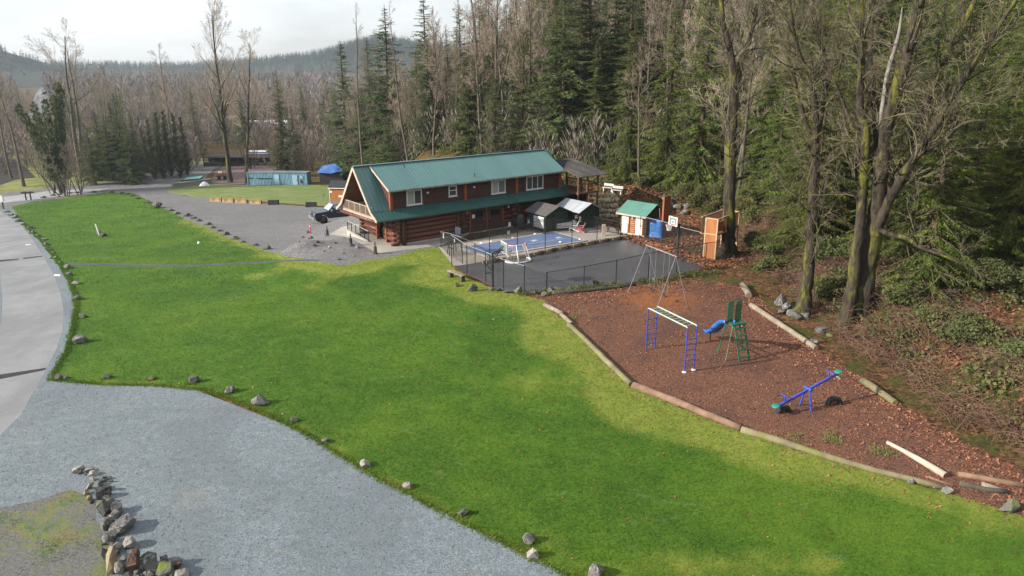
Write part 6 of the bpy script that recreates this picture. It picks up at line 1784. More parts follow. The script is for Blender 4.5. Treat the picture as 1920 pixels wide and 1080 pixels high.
# --- firs whose tops stand against the sky
for px, y, top, k, lb, wd in ((735, 128, 8, 1, "bushy-topped fir, leftmost of the three on the skyline", 1.05), (802, 122, -12, 0, "pointed fir in the middle of the three on the skyline", 1.05), (864, 116, -2, 2, "fir with a thin spire top, rightmost of the three on the skyline", 1.05),
                              (655, 140, 75, 3, "fir at the wood's left end below the bluish hill", 1.1), (700, 150, 70, 0, "fir behind the tall thin bare trunk left of the skyline firs", 1.1)):
    plant_tree((("spruce", "fir")[k == 2], k % 3), px, y, top, label=lb, wide=wd * 1.25)
# --- the hillside wood: each tree its own thing, those nothing tells apart share a label
WOOD_B = dict(label="leafless grey-brown tree among its like in the hillside wood", group="leafless trees of the hillside wood")
WOOD_F = dict(label="dark green conifer among leafless trees in the hillside wood", group="conifers of the hillside wood")
WOOD_C = dict(label="drooping green cedar in the thick evergreen wood on the right", group="cedars of the evergreen wood")
rg = np.random.default_rng(21)
def scatter(px0, px1, y0, y1, n, gap, fn):
    got = []
    tries = 0
    while len(got) < n and tries < n * 40:
        tries += 1
        y = y0 + (y1 - y0) * rg.random(); px = rg.uniform(px0, px1)
        p = bearing(px, y)
        if any((p.x - q.x) ** 2 + (p.y - q.y) ** 2 < gap * gap for q in got): continue
        if float(foot_dist(np.array([p.x]), np.array([p.y]))[0]) < 1.5: continue
        got.append(p); fn(px, y, p)
def capped(px, y, p, h):
    """the wood steps down towards the valley: left of the skyline firs no crown rises far into the sky"""
    return min(h, at_y(px, 48 + 85 * rg.random() + max(0, 760 - px) * .10, y).z - p.z) if px < 895 else h
scatter(600, 1330, 84, 150, 84, 2.2, lambda px, y, p: plant_tree(("bare", int(rg.integers(7))), px, y, h=capped(px, y, p, rg.uniform(15, 25)), base=p, **WOOD_B))
scatter(560, 900, 105, 165, 34, 2.5, lambda px, y, p: plant_tree(("bare", int(rg.integers(7))), px, y, h=rg.uniform(11, 18), base=p, **WOOD_B))
scatter(600, 1000, 84, 150, 56, 3.0, lambda px, y, p: plant_tree((("spruce", "fir")[int(rg.integers(2))], int(rg.integers(3))), px, y, h=capped(px, y, p, rg.uniform(9, 18)), base=p, wide=1.3, **WOOD_F))
scatter(980, 1420, 82, 150, 54, 3.2, lambda px, y, p: plant_tree((("spruce", "cedar")[int(rg.integers(2))], int(rg.integers(3))), px, y, h=rg.uniform(13, 25), base=p, wide=1.2, **WOOD_F))
scatter(640, 1300, 86, 130, 40, 2.2, lambda px, y, p: plant_tree(("thicket", int(rg.integers(3))), px, y, h=rg.uniform(5, 9), base=p, label="leafless many-stemmed bush in the hillside wood", cat="shrub", group="leafless bushes of the hillside wood"))
scatter(1300, 2050, 48, 100, 44, 3.6, lambda px, y, p: plant_tree(("cedar", int(rg.integers(4))), px, y, h=rg.uniform(13, 24), base=p, **WOOD_C))
scatter(1500, 2150, 34, 52, 10, 3.4, lambda px, y, p: plant_tree(("cedar", int(rg.integers(4))), px, y, h=rg.uniform(9, 15), base=p, **WOOD_C))
scatter(1640, 1960, 38, 48, 11, 2.6, lambda px, y, p: plant_tree(("cedar", int(rg.integers(4))), px, y, h=rg.uniform(9, 15), base=p, wide=1.15, **WOOD_C))
scatter(1400, 1640, 47, 60, 9, 2.8, lambda px, y, p: plant_tree(("cedar", int(rg.integers(4))), px, y, h=rg.uniform(9, 16), base=p, wide=1.1, **WOOD_C))
for px, y, h, k, lb in ((1178, 76, 16, 3, "big cedar with a bare lower trunk left of the white benches' end"), (1112, 82, 13, 1, "yellow-green cedar directly behind the deck canopy"), (1247, 72, 19, 0, "tall cedar with a thick trunk behind the small wash house"), (1085, 90, 19, 2, "cedar rising over the cabin's right roof end")):
    plant_tree(("cedar", k), px, y, h=h, label=lb)
scatter(1180, 1420, 64, 92, 16, 2.6, lambda px, y, p: plant_tree(("bare", int(rg.integers(7))), px, y, h=rg.uniform(13, 21), base=p, label="leafless pale-limbed tree on the bank behind the play court", group="leafless trees on the bank"))
# --- valley beyond the road: leafless wood with some conifers
VAL_B = dict(label="distant leafless tree in the valley wood beyond the road", group="leafless trees of the valley wood")
VAL_F = dict(label="distant dark conifer in the valley wood beyond the road", group="conifers of the valley wood")
def vscatter(px0, px1, y0, y1, n, gap, fn):
    got = []
    tries = 0
    while len(got) < n and tries < n * 30:
        tries += 1
        y = y0 + (y1 - y0) * rg.random() ** 1.2; px = rg.uniform(px0, px1)
        if 45 < px < 118 and y > 230 or 378 < px < 515 and y < 205: continue
        p = bearing(px, y)
        if any((p.x - q.x) ** 2 + (p.y - q.y) ** 2 < gap * gap for q in got): continue
        got.append(p); fn(px, y, p)
vscatter(-20, 640, 185, 400, 105, 4, lambda px, y, p: plant_tree(("bare", int(rg.integers(7))), px, y, h=rg.uniform(12, 20), base=p, **VAL_B))
vscatter(120, 640, 190, 420, 42, 6, lambda px, y, p: plant_tree(("spruce", int(rg.integers(3))), px, y, h=rg.uniform(9, 17), base=p, wide=1.2, **VAL_F))
vscatter(10, 640, 150, 200, 40, 3, lambda px, y, p: plant_tree(("thicket", int(rg.integers(3))), px, y, h=rg.uniform(6, 10), base=p, label="brown leafless bush at the edge of the valley wood behind the road", cat="shrub", group="leafless bushes of the valley wood"))

# --- the far valley wood, one mass that nobody could count
def far_wood(name, n, rfun, mat, hmin, hmax, conifer, seed):
    g = np.random.default_rng(seed); Q = []
    for _ in range(n):
        x, y = rfun(g)
        z = tz(x, y) if math.hypot(x, y) < 600 else -9.5
        hf = HILLF(x, y); z += hf - (3 - 5 * math.sin(x * .011 + 2 * math.sin(y * .004)) * float(sstep(4, 30, hf))) * (y > 660)
        h = g.uniform(hmin, hmax)
        k = 46
        if conifer:
            t = g.random(k) ** .8; a = g.uniform(0, 6.28, k); rr = (1 - t) * h * .2 * g.uniform(.5, 1, k)
            c = np.stack([rr * np.cos(a), rr * np.sin(a), t * h], -1)
            s = h * .10 * (1.2 - t)
            d = np.stack([np.cos(a), np.sin(a), -np.full(k, .7)], -1)
        else:
            t = .15 + .85 * g.random(k); a = g.uniform(0, 6.28, k); rr = np.sin(np.minimum(t, .95) * 3.0) * h * .22 * g.random(k) ** .5
            c = np.stack([rr * np.cos(a), rr * np.sin(a), t * h], -1)
            s = np.full(k, h * .10)
            d = np.stack([np.cos(a) * .5, np.sin(a) * .5, np.full(k, 1.0)], -1)
        d /= np.linalg.norm(d, axis=1, keepdims=True)
        w = np.cross(d, g.normal(0, 1, (k, 3))); w /= np.linalg.norm(w, axis=1, keepdims=True)
        wid = (.35 if conifer else .10)
        c += np.array((x, y, z))
        Q.append(np.stack([c - d * s[:, None], c + w * (s * wid)[:, None], c + d * s[:, None], c - w * (s * wid)[:, None]], 1))
    o = MB().quads(np.concatenate(Q)).build(name, mat); o["kind"] = "stuff"; return o
# hills that close the valley
HILLS = [(-860, 1000, 260, 240, 74), (-245, 1350, 130, 150, 36), (80, 1380, 300, 150, 80), (-760, 1440, 520, 110, 20), (320, 1250, 260, 240, 90), (-420, 1420, 260, 110, 19)]
def HILLF(x, y):
    z = 0
    for cx, cy, sx, sy, hh in HILLS:
        z = z + hh * np.exp(-(((x - cx) / sx) ** 2 + ((y - cy) / sy) ** 2) * 1.4)
    return z
gx = np.arange(-1590, 1000, 20.0); gy = np.arange(640, 1630, 20.0)
X, Y = np.meshgrid(gx, gy)
Z = -12.5 + HILLF(X, Y) + 5 * np.sin(X * .011 + 2 * np.sin(Y * .004)) * sstep(4, 30, HILLF(X, Y))
n0, n1 = X.shape
idx = np.arange(n0 * n1).reshape(n0, n1)
mb = MB(); mb.v.append(np.stack([X, Y, Z], -1).reshape(-1, 3)); mb.n = n0 * n1
mb.f.append(np.stack([idx[:-1, :-1], idx[:-1, 1:], idx[1:, 1:], idx[1:, :-1]], -1).reshape(-1, 4))
m_hill = plain("wooded_hill", (.035, .042, .026), (.018, .026, .015), .05, .95, bs=.12, bstr=1, bd=4)
mb.build("hills", m_hill, None, True)["kind"] = "structure"
def ring(a0, a1, r0, r1):
    def f(g):
        a = R(g.uniform(a0, a1)); r = math.sqrt(g.uniform(r0 * r0, r1 * r1)); return r * math.sin(a), r * math.cos(a)
    return f
def no_clear(f):
    def h(g):
        while True:
            x, y = f(g)
            c = x / max(y, 1)
            if not (-.672 < c < -.625 and 230 < y < 1000): return x, y
    return h
m_farb = leafy("far_leafless_wood", (.12, .10, .095), (.24, .205, .195), .03, 0, .9, .3)
m_farf = leafy("far_conifer_wood", (.02, .035, .016), (.05, .065, .028), .03, 0, .9, .3)
m_brush = leafy("brush_twigs", (.11, .09, .078), (.24, .195, .165), .15, 0, .9, .3)
def hill_brush(g):
    while True:
        y = g.uniform(78, 165); p_ = bearing(g.uniform(540, 1400), y)
        if float(foot_dist(np.array([p_.x]), np.array([p_.y]))[0]) > 3: return p_.x, p_.y
def valley_brush(g):
    y = 160 + 330 * g.random() ** 1.3; px = g.uniform(-30, 660)
    if 45 < px < 118 and y > 215: px += 75
    if 375 < px < 515 and y < 205: y += 50
    p_ = bearing(px, y); return p_.x, p_.y
far_wood("hillside_brush", 1500, hill_brush, m_brush, 2.5, 6.5, False, 41)
far_wood("hillside_evergreen_brush", 900, hill_brush, m_fir, 1.5, 4.5, True, 42)
far_wood("valley_brush", 3000, valley_brush, m_brush, 3, 9, False, 43)
far_wood("far_leafless_wood", 3000, no_clear(ring(-44, -5, 400, 1000)), m_farb, 11, 19, False, 31)
far_wood("far_conifer_wood", 900, no_clear(ring(-44, -5, 420, 1100)), m_farf, 13, 21, True, 32)
def hill_spots(k, sg):
    cx, cy, sx, sy, hh = HILLS[k]
    def f(g): return cx + g.normal(0, .45) * sx, cy - abs(g.normal(0, .5)) * sy * .8 + sy * .15
    return f
far_wood("hillside_conifer_wood", 2600, hill_spots(0, 0), m_farf, 10, 18, True, 33)
for k_, n_ in ((1, 1500), (2, 900), (3, 1500), (4, 700), (5, 900)): far_wood("ridge_conifer_wood", n_, hill_spots(k_, 0), m_farf, 9, 17, True, 34 + k_)
# ------------------------------------------------------------------ the big bare trees at the playground
m_herotwig = leafy("pale_twigs", (.085, .075, .045), (.20, .175, .115), .5, 0, .85, .1)
def smooth_path(P, R_, k=5):
    P = np.array([tuple(p) for p in P]); R_ = np.array(R_, float); out = []; rr = []
    n = len(P)
    for i in range(n - 1):
        p0, p1, p2, p3 = P[max(i - 1, 0)], P[i], P[i + 1], P[min(i + 2, n - 1)]
        for j in range(k):
            t = j / k
            out.append(.5 * ((2 * p1) + (-p0 + p2) * t + (2 * p0 - 5 * p1 + 4 * p2 - p3) * t * t + (-p0 + 3 * p1 - 3 * p2 + p3) * t ** 3)); rr.append(R_[i] + (R_[i + 1] - R_[i]) * t)
    out.append(P[-1]); rr.append(R_[-1])
    return np.array(out), np.array(rr)
def big_tree(label, base, stems, seed, dead=None):
    """stems: (points as (photo column, photo row, depth offset), radii in metres, limb count, twig start)"""
    b0 = on(*base); o = np.array(b0); rg = np.random.default_rng(seed)
    t = thing("bare_maple_tree", label, "tree", b0)
    W = Wood()
    for pts, rad, k, t0 in stems:
        P = [np.array(at_y(x, y, b0.y + dy)) - o for x, y, dy in pts]
        path, rr = smooth_path(P, rad)
        path += rg.normal(0, 1, path.shape) * np.minimum(rr * .12, .03)[:, None]
        W.tube(path, rr * rg.uniform(.93, 1.07, len(rr)), 12, False)
        L = np.linalg.norm(np.diff(path, axis=0), axis=1).sum()
        for i in range(int(k * 1.7)):
            u = t0 + (1 - t0) * (i + rg.uniform(.1, .9)) / int(k * 1.7)
            x = u * (len(path) - 1); a = min(int(x), len(path) - 2)
            p = path[a] + (path[a + 1] - path[a]) * (x - a); d = unit(path[a + 1] - path[a])
            l = rg.uniform(1.8, 4.6) * (1.1 - .4 * u)
            q = branch_path(rg, p, unit(spread(rg, d, rg.uniform(.6, 1.25))), l, 7, .13, .13)
            r1 = min(max(rr[a] * .35, .02), .06)
            W.tube(q, np.linspace(r1, .010, 8), 5, False)
            twiggery(W, rg, q, r1, 0, 3, (7, 6, 4), (.55, .5, .45), (.7, .7, .7), 0, .12, .06, .0065)
    W.thick.build("trunk", m_mossbark, t, True)
    W.thin.build("crown", m_herotwig, t)
    if dead:
        P = [np.array(at_y(x, y, b0.y + dy)) - o for x, y, dy in dead[0]]; path, rr = smooth_path(P, dead[1])
        MB().tube(path, rr, 8).build("dead_limb", m_pale, t, True)
    return t
big_tree("tall straight mossy maple by the wooden play tower, sunlit on one side", (1366, 477),
         [([(1366, 482, 0), (1366, 468, 0), (1367, 430, 0), (1368, 370, 0), (1370, 300, .2), (1373, 230, .3), (1377, 160, .4), (1370, 100, .6), (1356, 40, .9), (1346, -60, 1.2)], [.85, .60, .46, .42, .39, .36, .32, .24, .18, .12], 15, .40),
          ([(1377, 165, .4), (1392, 110, 1.2), (1412, 50, 2.2), (1428, -60, 3)], [.24, .19, .15, .09], 9, .1),
          ([(1374, 345, .2), (1384, 335, .8), (1398, 332, 1.6)], [.16, .11, .05], 3, .3)], 61)
big_tree("slim forked mossy maple rising behind the boulder group", (1509, 585),
         [([(1503, 590, 0), (1507, 570, 0), (1515, 520, 0), (1520, 450, .1), (1524, 380, .1), (1528, 320, .2), (1531, 270, .2)], [.62, .42, .31, .27, .25, .24, .22], 7, .35),
          ([(1531, 278, .2), (1510, 232, .5), (1496, 180, .9), (1482, 120, 1.3), (1460, 60, 1.8), (1428, -50, 2.6)], [.17, .15, .13, .11, .085, .05], 10, .12),
          ([(1530, 275, .2), (1529, 205, -.2), (1521, 160, -.5), (1500, 105, -.9), (1488, 55, -1.1), (1472, -50, -1.5)], [.18, .155, .13, .11, .09, .06], 10, .15),
          ([(1533, 255, .2), (1546, 175, .6), (1549, 115, .9), (1532, 62, 1.4), (1520, -50, 1.6)], [.15, .135, .12, .09, .06], 10, .15),
          ([(1540, 292, .1), (1556, 282, .3), (1578, 268, .5)], [.11, .10, .05], 2, .4)], 62)
big_tree("great many-stemmed mossy maple leaning over the brambles", (1592, 618),
         [([(1578, 628, 0), (1587, 600, 0), (1600, 520, 0), (1611, 430, .1), (1619, 330, .2), (1622, 255, .4), (1612, 185, .7), (1617, 90, 1.0), (1612, -50, 1.3)], [.60, .42, .30, .26, .24, .21, .18, .15, .10], 11, .42),
          ([(1606, 625, .3), (1612, 590, .3), (1628, 500, .3), (1641, 410, .2), (1654, 320, -.1), (1664, 235, -.5), (1690, 135, -.9), (1712, 60, -1.1), (1735, -60, -1.4)], [.62, .52, .44, .41, .34, .31, .28, .24, .18], 11, .45),
          ([(1630, 500, .5), (1652, 410, .9), (1684, 325, 1.5), (1722, 232, 2.2), (1770, 125, 3.0), (1845, -40, 4.2)], [.34, .30, .24, .20, .16, .10], 13, .25),
          ([(1640, 440, .0), (1668, 375, -.6), (1706, 312, -1.4), (1752, 240, -2.2), (1808, 150, -3.0), (1905, 0, -4.0)], [.26, .23, .19, .16, .12, .07], 13, .25),
          ([(1618, 335, .3), (1638, 275, .8), (1639, 190, 1.2), (1631, 100, 1.7), (1642, -50, 2.2)], [.18, .17, .15, .12, .08], 9, .25),
          ([(1648, 432, -.3), (1672, 440, -1.0), (1700, 447, -1.8), (1732, 466, -2.6), (1765, 478, -3.2), (1800, 492, -3.8)], [.13, .12, .11, .085, .06, .03], 2, .4),
          ([(1682, 330, -.8), (1720, 292, -1.8), (1762, 268, -2.8), (1805, 232, -3.6), (1850, 225, -4.4)], [.12, .11, .09, .07, .03], 4, .25),
          ([(1600, 245, .5), (1580, 190, 1.2), (1556, 130, 1.8), (1530, 110, 2.2)], [.09, .08, .06, .03], 6, .2)], 63,
         ([(1650, 235, -.2), (1664, 140, -.3), (1684, 70, -.4), (1692, 12, -.4)], [.10, .11, .09, .02]))

# ------------------------------------------------------------------ undergrowth of the bank
m_under = leafy("undergrowth_leaves", (.040, .062, .022), (.16, .165, .060), .7, .25, .85, 0)
m_bush = leafy("bank_bush_leaves", (.060, .075, .026), (.21, .20, .075), .9, .3, .85, .4)
m_stem = plain("bramble_stems", (.19, .11, .075), (.085, .05, .035), .6, .9)
m_leaf, nt, b, L = new_mat("fallen_leaves")
p = coords(nt, 'pos')
nv = nd(nt, "ShaderNodeTexVoronoi", i_Scale=6.); L.new(p, nv.inputs["Vector"]); sep = nt.nodes.new("ShaderNodeSeparateColor"); L.new(nv.outputs["Color"], sep.inputs[0])
L.new(ramp(nt, sep.outputs[0], [(.0, (.075, .028, .018)), (.5, (.20, .075, .035)), (.95, (.31, .135, .062))]), b.inputs["Base Color"]); b.inputs["Roughness"].default_value = .7
m_leafp, nt, b, L = new_mat("playground_leaves")
p = coords(nt, 'pos')
nv = nd(nt, "ShaderNodeTexVoronoi", i_Scale=6.); L.new(p, nv.inputs["Vector"]); sep = nt.nodes.new("ShaderNodeSeparateColor"); L.new(nv.outputs["Color"], sep.inputs[0])
L.new(ramp(nt, sep.outputs[0], [(.0, (.075, .028, .018)), (.5, (.18, .068, .036)), (.95, (.24, .10, .055))]), b.inputs["Base Color"]); b.inputs["Roughness"].default_value = .7
rg = np.random.default_rng(77)
def bank_points(n, hmin, hmax, x0, x1, y0, y1):
    X = rg.uniform(x0, x1, n * 6); Y = rg.uniform(y0, y1, n * 6); h = foot_dist(X, Y)
    k = (h > hmin) & (h < hmax); X, Y = X[k][:n], Y[k][:n]
    return np.stack([X, Y, terrain(X, Y)], -1)
C1 = np.concatenate([bank_points(560, .8, 14, 17, 40, 12, 46), bank_points(230, .4, 14, 14, 40, 44, 76), bank_points(210, 1.5, 16, -2, 20, 66, 96)])
R1 = np.stack([rg.uniform(.5, 1.25, len(C1)), rg.uniform(.5, 1.25, len(C1)), rg.uniform(.2, .6, len(C1))], -1)
C0 = np.concatenate([bank_points(330, 9, 34, 24, 62, 24, 90), bank_points(120, 6, 26, 4, 30, 70, 110)]); C1 = np.concatenate([C1, C0]); R1 = np.concatenate([R1, np.stack([rg.uniform(1, 2.2, len(C0)), rg.uniform(1, 2.2, len(C0)), rg.uniform(.4, 1.2, len(C0))], -1)])
C1[:, 2] += .05
MB().quads(leaf_cloud(rg, C1, R1, 330000, .16, .7, .3)).build("undergrowth", m_under)["kind"] = "stuff"
def bramble(n, pts, lmin, lmax, name, m):
    mb = MB(); V = []; F = []; o = 0
    for i in range(n):
        p = pts[rg.integers(len(pts))] + rg.normal(0, .45, 3) * (1, 1, 0); p[2] = tz(p[0], p[1]) - .05
        a = rg.uniform(0, 6.28); l = rg.uniform(lmin, lmax); s = np.linspace(0, 1, 6)
        up = rg.uniform(.5, 1.1)
        path = p + np.stack([np.cos(a) * l * s * .8, np.sin(a) * l * s * .8, l * up * s * (1.25 - s)], -1) + rg.normal(0, .03, (6, 3))
        v, f = tube_arrays(path, np.linspace(.012, .006, 6), 3); mb.tubes(v, f)
    o = mb.build(name, m); o["kind"] = "stuff"
B1 = np.concatenate([bank_points(220, -.6, 5, 15, 26, 14, 46), bank_points(140, -.5, 6, 13, 26, 44, 60)])
bramble(15000, B1, .6, 2.0, "bramble_undergrowth", m_stem)
C2 = B1[rg.integers(0, len(B1), 260)].copy(); C2[:, 2] = terrain(C2[:, 0], C2[:, 1]) + .1
MB().quads(leaf_cloud(rg, C2, np.stack([rg.uniform(.4, .9, 260), rg.uniform(.4, .9, 260), rg.uniform(.3, .6, 260)], -1), 36000, .10, .6, .2)).build("bramble_foliage", plain("dry_bramble_leaves", (.16, .095, .05), (.055, .060, .025), .8, .8))["kind"] = "stuff"
# evergreen bushes one can tell apart on the bank
def bush(px, y, r, h, label, m=None, group="bushes on the bank", n=5000):
    p = bearing(px, y); g = np.random.default_rng(int(px))
    t = thing("evergreen_bush", label, "bush", p, 0, group)
    k = 9; cs = np.stack([g.normal(0, r * .45, k), g.normal(0, r * .45, k), h * g.uniform(.25, .8, k)], -1)
    rs = np.stack([r * g.uniform(.35, .6, k), r * g.uniform(.35, .6, k), h * g.uniform(.22, .36, k)], -1)
    MB().quads(leaf_cloud(g, cs, rs, int(n * 1.5), .12, .6, .3)).build("foliage", m or m_bush, t)
    st = MB()
    for i in range(k): st.tube([(cs[i][0] * .2, cs[i][1] * .2, -.1), tuple(cs[i] * .6), tuple(cs[i])], [.04, .025, .012], 4)
    st.build("stems", m_bark, t)
BU = "yellow-green bush on the steep bank between the wash house and the mossy tree"
for px, y, r, h in ((1300, 67, 1.6, 2.2), (1322, 66, 1.5, 2.0), (1345, 65, 1.5, 2.4), (1315, 70, 1.8, 2.6), (1338, 70, 1.8, 2.8), (1290, 72, 1.6, 2.4), (1362, 67, 1.5, 2.2), (1390, 62, 1.4, 2.0), (1410, 60, 1.5, 2.2), (1400, 66, 1.8, 2.6), (1430, 62, 1.6, 2.4), (1270, 74, 1.4, 2.0), (1352, 75, 2.0, 3.0), (1320, 78, 2.0, 3.0)):
    bush(px, y, r, h, BU)
for px, y, r, h, lb in ((1205, 71, 1.3, 1.3, "low bush behind the wash house roof"), (1225, 73, 1.2, 1.4, "low bush between the wash house roof and the thick cedar trunk"), (1172, 75, 1.0, 1.0, "small bush just right of the white benches")):
    bush(px, y, r, h, lb, group="low bushes behind the wash house")
for px, y, r, h in ((1450, 52, 1.3, 1.5), (1470, 49, 1.3, 1.3), (1440, 47, 1.0, 1.0), (1425, 52, 1.0, 1.2), (1548, 44, 1.3, 1.6), (1560, 40, 1.2, 1.3)):
    bush(px, y, r, h, "dark leafy bush on the bank behind the slim maple", m_under, "dark bushes behind the slim maple", 3500)
for px, y, r, h in ((1695, 35, 1.2, .9), (1750, 33, 1.2, .8), (1830, 30, 1.3, .9), (1905, 28, 1.2, .9), (1790, 37, 1.5, 1.3), (1880, 34, 1.6, 1.4)):
    bush(px, y, r, h, "dark glossy-leaved bush right of the great maple", m_under, "dark bushes right of the great maple", 5200)

# ------------------------------------------------------------------ fallen leaves
def litter(P, size, name, m):
    n = len(P); a = rg.uniform(0, 6.28, n); s = size * rg.uniform(.6, 1.35, n)
    ti = rg.normal(0, .35, (n, 2))
    u = np.stack([np.cos(a), np.sin(a), ti[:, 0]], -1); w = np.stack([-np.sin(a), np.cos(a), ti[:, 1]], -1)
    P = P + np.array((0, 0, 1)) * (.012 + .25 * s[:, None] * np.abs(ti).max(1)[:, None])
    Q = np.stack([P - u * s[:, None] * .55, P + w * s[:, None] * .42 + u * s[:, None] * .1, P + u * s[:, None] * .55, P - w * s[:, None] * .42 + u * s[:, None] * .1], 1)
    o = MB().quads(Q).build(name, m); o["kind"] = "stuff"
def in_zone(name, n, dens=None):
    """n random points on a ground surface, denser where dens says so"""
    T = GV[GF[GZ == ZI[name]]]
    A = np.linalg.norm(np.cross(T[:, 1] - T[:, 0], T[:, 2] - T[:, 0]), axis=1)
    c = T.mean(1)
    w = A * (dens(c[:, 0], c[:, 1]).clip(0) if dens is not None else 1)
    i = rg.choice(len(T), n, p=w / w.sum())
    u = rg.random((n, 2)); f = u.sum(1) > 1; u[f] = 1 - u[f]
    return T[i, 0] + (T[i, 1] - T[i, 0]) * u[:, :1] + (T[i, 2] - T[i, 0]) * u[:, 1:]
RIGHT_EDGE = px_poly(MULCH_RIGHT, 0, 1, 0, False)
def clumpy(X, Y): return .5 + .5 * np.sin(X * 1.9 + 1.7 * np.sin(Y * 1.3)) * np.sin(Y * 2.1 + 1.3 * np.sin(X * .9))
def md(X, Y):
    d = line_dist(RIGHT_EDGE, X, Y); e = line_dist(EDGE_PLAY, X, Y)
    return np.clip(.05 + .85 * np.exp(-d / 1.5) + .18 * np.exp(-e / .6) + .22 * clumpy(X, Y) ** 3, 0, 1)
litter(in_zone("mulch", 9000, md), .075, "fallen_leaves", m_leafp); litter(in_zone("mulch", 5000, lambda X, Y: np.exp(-line_dist(RIGHT_EDGE, X, Y) / .9) + .03 * clumpy(X, Y) ** 4), .085, "fallen_leaves", m_leaf); litter(in_zone("court", 160), .09, "fallen_leaves", m_leaf)
P = bank_points(70000, -.2, 15, 14, 34, 14, 76); k = rg.random(len(P)) < .35 + .65 * clumpy(P[:, 0], P[:, 1]); litter(P[k], .14, "fallen_leaves", m_leaf)
P = bank_points(16000, .3, 12, -2, 20, 66, 92); litter(P, .2, "fallen_leaves", m_leaf)
def ld(X, Y):
    e = line_dist(EDGE_PLAY, X, Y)
    return np.clip((.9 * np.exp(-e / .45) + .10 * np.exp(-e / 4.0) + .012) * (Y < 44) * (.35 + clumpy(X, Y)), 0, 1)
litter(in_zone("lawn", 1500, ld), .075, "fallen_leaves", m_leaf)
# drift of leaves along the far side of the court, and on the ground beyond it
FE = px_poly([(1185, 447), (1215, 458), (1250, 470), (1290, 482), (1335, 500)], 0, .5, 0, False)
q = FE[rg.integers(0, len(FE), 5200)] + rg.normal(0, .33, (5200, 2)); litter(np.column_stack([q, terrain(q[:, 0], q[:, 1]) + np.abs(rg.normal(0, .06, 5200))]), .17, "fallen_leaves", m_leaf)
X = rg.uniform(8, 18.5, 14000); Y = rg.uniform(48, 66, 14000); k = ~inside(ZONES[ZI["court"]][1], X, Y) & ~inside(ZONES[ZI["pool_deck"]][1], X, Y) & (rg.random(14000) < clumpy(X * .6, Y * .6) * .8); litter(np.column_stack([X[k], Y[k], terrain(X[k], Y[k])]), .16, "fallen_leaves", m_leaf)
# thin weeds along the foot of the court fence
C3 = px_poly([(1000, 553), (1060, 547), (1180, 534), (1262, 522), (1330, 512)], 0, .5, 0, False); C3 = C3[rg.integers(0, len(C3), 46)] + rg.normal(0, .2, (46, 2))
C3 = np.column_stack([C3, terrain(C3[:, 0], C3[:, 1]) + .08]); MB().quads(leaf_cloud(rg, C3, np.stack([rg.uniform(.2, .5, 46)] * 2 + [rg.uniform(.12, .34, 46)], -1), 7000, .085, .6, .2)).build("weeds", m_bush)["kind"] = "stuff"
GT = np.array([tuple(on(*q)) for q in ((1482, 823), (1488, 820), (1560, 826), (1556, 819), (1650, 848), (1642, 843), (1660, 851), (1070, 600), (1085, 592), (1100, 596))]); GT = GT[rg.integers(0, len(GT), 30)] + rg.normal(0, .18, (30, 3)) * (1, 1, 0); GT[:, 2] += .05

# ------------------------------------------------------------------ grass blades of the lawn
m_blade, nt, b, L = new_mat("grass_blades")
c, p, fine = lawn_colors(nt)
c = mix(nt, .12, c, (.19, .25, .025))
L.new(c, b.inputs["Base Color"]); b.inputs["Roughness"].default_value = .6; b.inputs["Specular IOR Level"].default_value = .2
tl = nt.nodes.new("ShaderNodeBsdfTranslucent"); L.new(c, tl.inputs["Color"]); mx = nd(nt, "ShaderNodeMixShader", i_0=.42)
L.new(b.outputs[0], mx.inputs[1]); L.new(tl.outputs[0], mx.inputs[2]); L.new(mx.outputs[0], nt.nodes["Material Output"].inputs["Surface"])
def blades(P, h, wd, name, m, wear=True, lean=.5):
    n = len(P); a = rg.uniform(0, 6.28, n); hh = h * rg.uniform(.5, 1.4, n); s = np.stack([np.cos(a), np.sin(a), np.zeros(n)], -1)
    tip = P + np.stack([rg.normal(0, lean, n) * hh, rg.normal(0, lean, n) * hh, hh], -1)
    T = np.stack([P - s * (wd * .5)[:, None], P + s * (wd * .5)[:, None], tip], 1)
    o = MB().tris(T).build(name, m); o["kind"] = "stuff"
    if wear:
        w = wear_of(P[:, 0], P[:, 1]).astype(np.float32)
        at = o.data.attributes.new("wear", 'FLOAT', 'POINT'); at.data.foreach_set("value", np.repeat(w, 3))
    return o
P = in_zone("lawn", 230000, lambda X, Y: np.clip((17 / np.hypot(X, Y)) ** 2, 0, 1) * (Y > 10))
blades(P, .024 + .0008 * P[:, 1], .010 + .0006 * P[:, 1], "grass", m_blade, lean=1.3)
Bp = px_poly(LAWN_BOT + LAWN_LEFT, 0, .12, 0, False); Bp = Bp[rg.integers(0, len(Bp), 16000)] + rg.normal(0, .09, (16000, 2)); Bp = np.column_stack([Bp, terrain(Bp[:, 0], Bp[:, 1])])
blades(Bp, .05 + .0011 * Bp[:, 1], .018 + .0008 * Bp[:, 1], "grass", m_blade)
blades(GT[rg.integers(0, 30, 1500)] + rg.normal(0, .16, (1500, 3)) * (1, 1, 0), .08 + 0 * rg.random(1500), .02 + 0 * rg.random(1500), "grass", plain("yellow_grass", (.17, .18, .05), (.10, .12, .03), 2, .8), False)
TU = np.array([(x + math.cos(a_) * w * .5 * f_, y + math.sin(a_) * w * .42 * f_, 0) for x, y, w in LAWN_ROCKS for a_, f_ in zip(rg.uniform(0, 6.28, 55), rg.uniform(.85, 1.35, 55))]); TU[:, 2] = terrain(TU[:, 0], TU[:, 1])
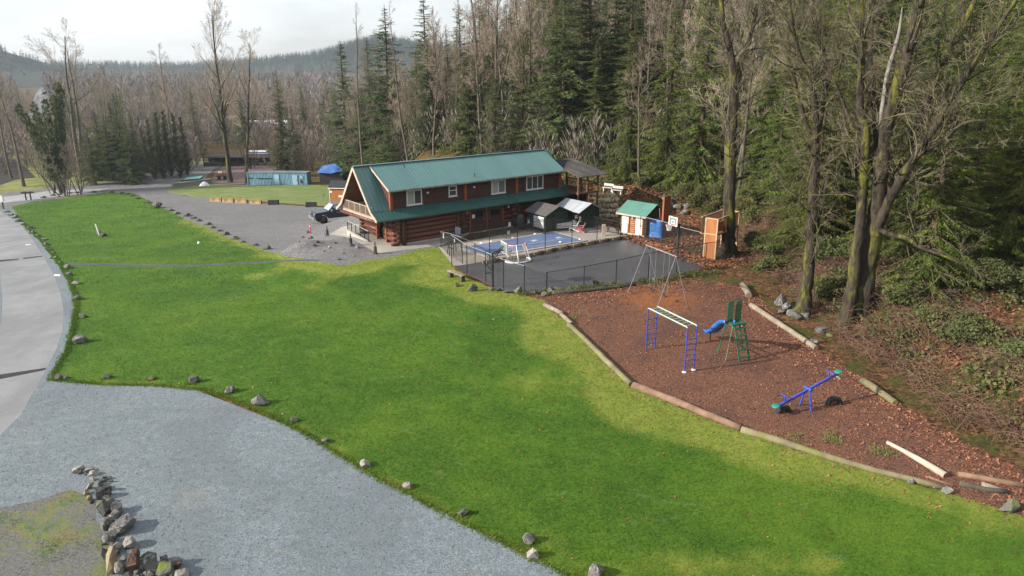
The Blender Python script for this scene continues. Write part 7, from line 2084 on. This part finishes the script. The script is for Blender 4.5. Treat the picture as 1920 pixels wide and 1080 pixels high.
blades(TU, .055 + .0014 * TU[:, 1], .016 + .0008 * TU[:, 1], "grass", m_blade)
P = in_zone("mossy_dirt", 9000, lambda X, Y: clumpy(X * .8, Y * .8) ** 2); blades(P, .03 + 0 * P[:, 0], .02 + 0 * P[:, 0], "grass", m_moss, False)
# loose chippings on the foreground gravel
P = in_zone("gravel_lot", 20000, lambda X, Y: np.clip((16 / np.hypot(X, Y)) ** 2, 0, 1) * (Y < 45) * (Y > 12))
n = len(P); s = rg.uniform(.008, .018, n) * (1 + P[:, 1] * .012)
V = []
d0 = rg.normal(0, 1, (n, 3)); d0 /= np.linalg.norm(d0, axis=1, keepdims=True); d1 = np.cross(d0, rg.normal(0, 1, (n, 3))); d1 /= np.linalg.norm(d1, axis=1, keepdims=True); d2 = np.cross(d0, d1)
c0 = P + np.array((0, 0, 1)) * s[:, None] * .4
A, B_, C_, D_ = (c0 + q * s[:, None] for q in (d0, -d0 * .5 + d1 * .9, -d0 * .5 - d1 * .5 + d2 * .8, -d0 * .4 - d1 * .5 - d2 * .8))
o = MB().tris(np.concatenate([np.stack(q, 1) for q in ((A, B_, C_), (A, C_, D_), (A, D_, B_), (B_, D_, C_))])).build("gravel_chippings", m_lot); o["kind"] = "stuff"
# ------------------------------------------------------------------ the hazy winter air
hz = MB().box((0, 480, 50), (3260, 2380, 132)).build("haze", None)
hz["kind"] = "stuff"
m = bpy.data.materials.new("haze"); m.use_nodes = True; nt = m.node_tree
for n in list(nt.nodes):
    if n.type != 'OUTPUT_MATERIAL': nt.nodes.remove(n)
v = nd(nt, "ShaderNodeVolumePrincipled"); v.inputs["Color"].default_value = (.74, .86, 1, 1); v.inputs["Density"].default_value = .0002; v.inputs["Anisotropy"].default_value = .3
nt.links.new(v.outputs[0], nt.nodes["Material Output"].inputs["Volume"])
hz.data.materials.append(m)
# a kind whose first model was never used stays out of the scene
for key, (t, used) in PROTO.items():
    if not used:
        for c in KIDS[t.name]: bpy.data.objects.remove(c)
        bpy.data.objects.remove(t)
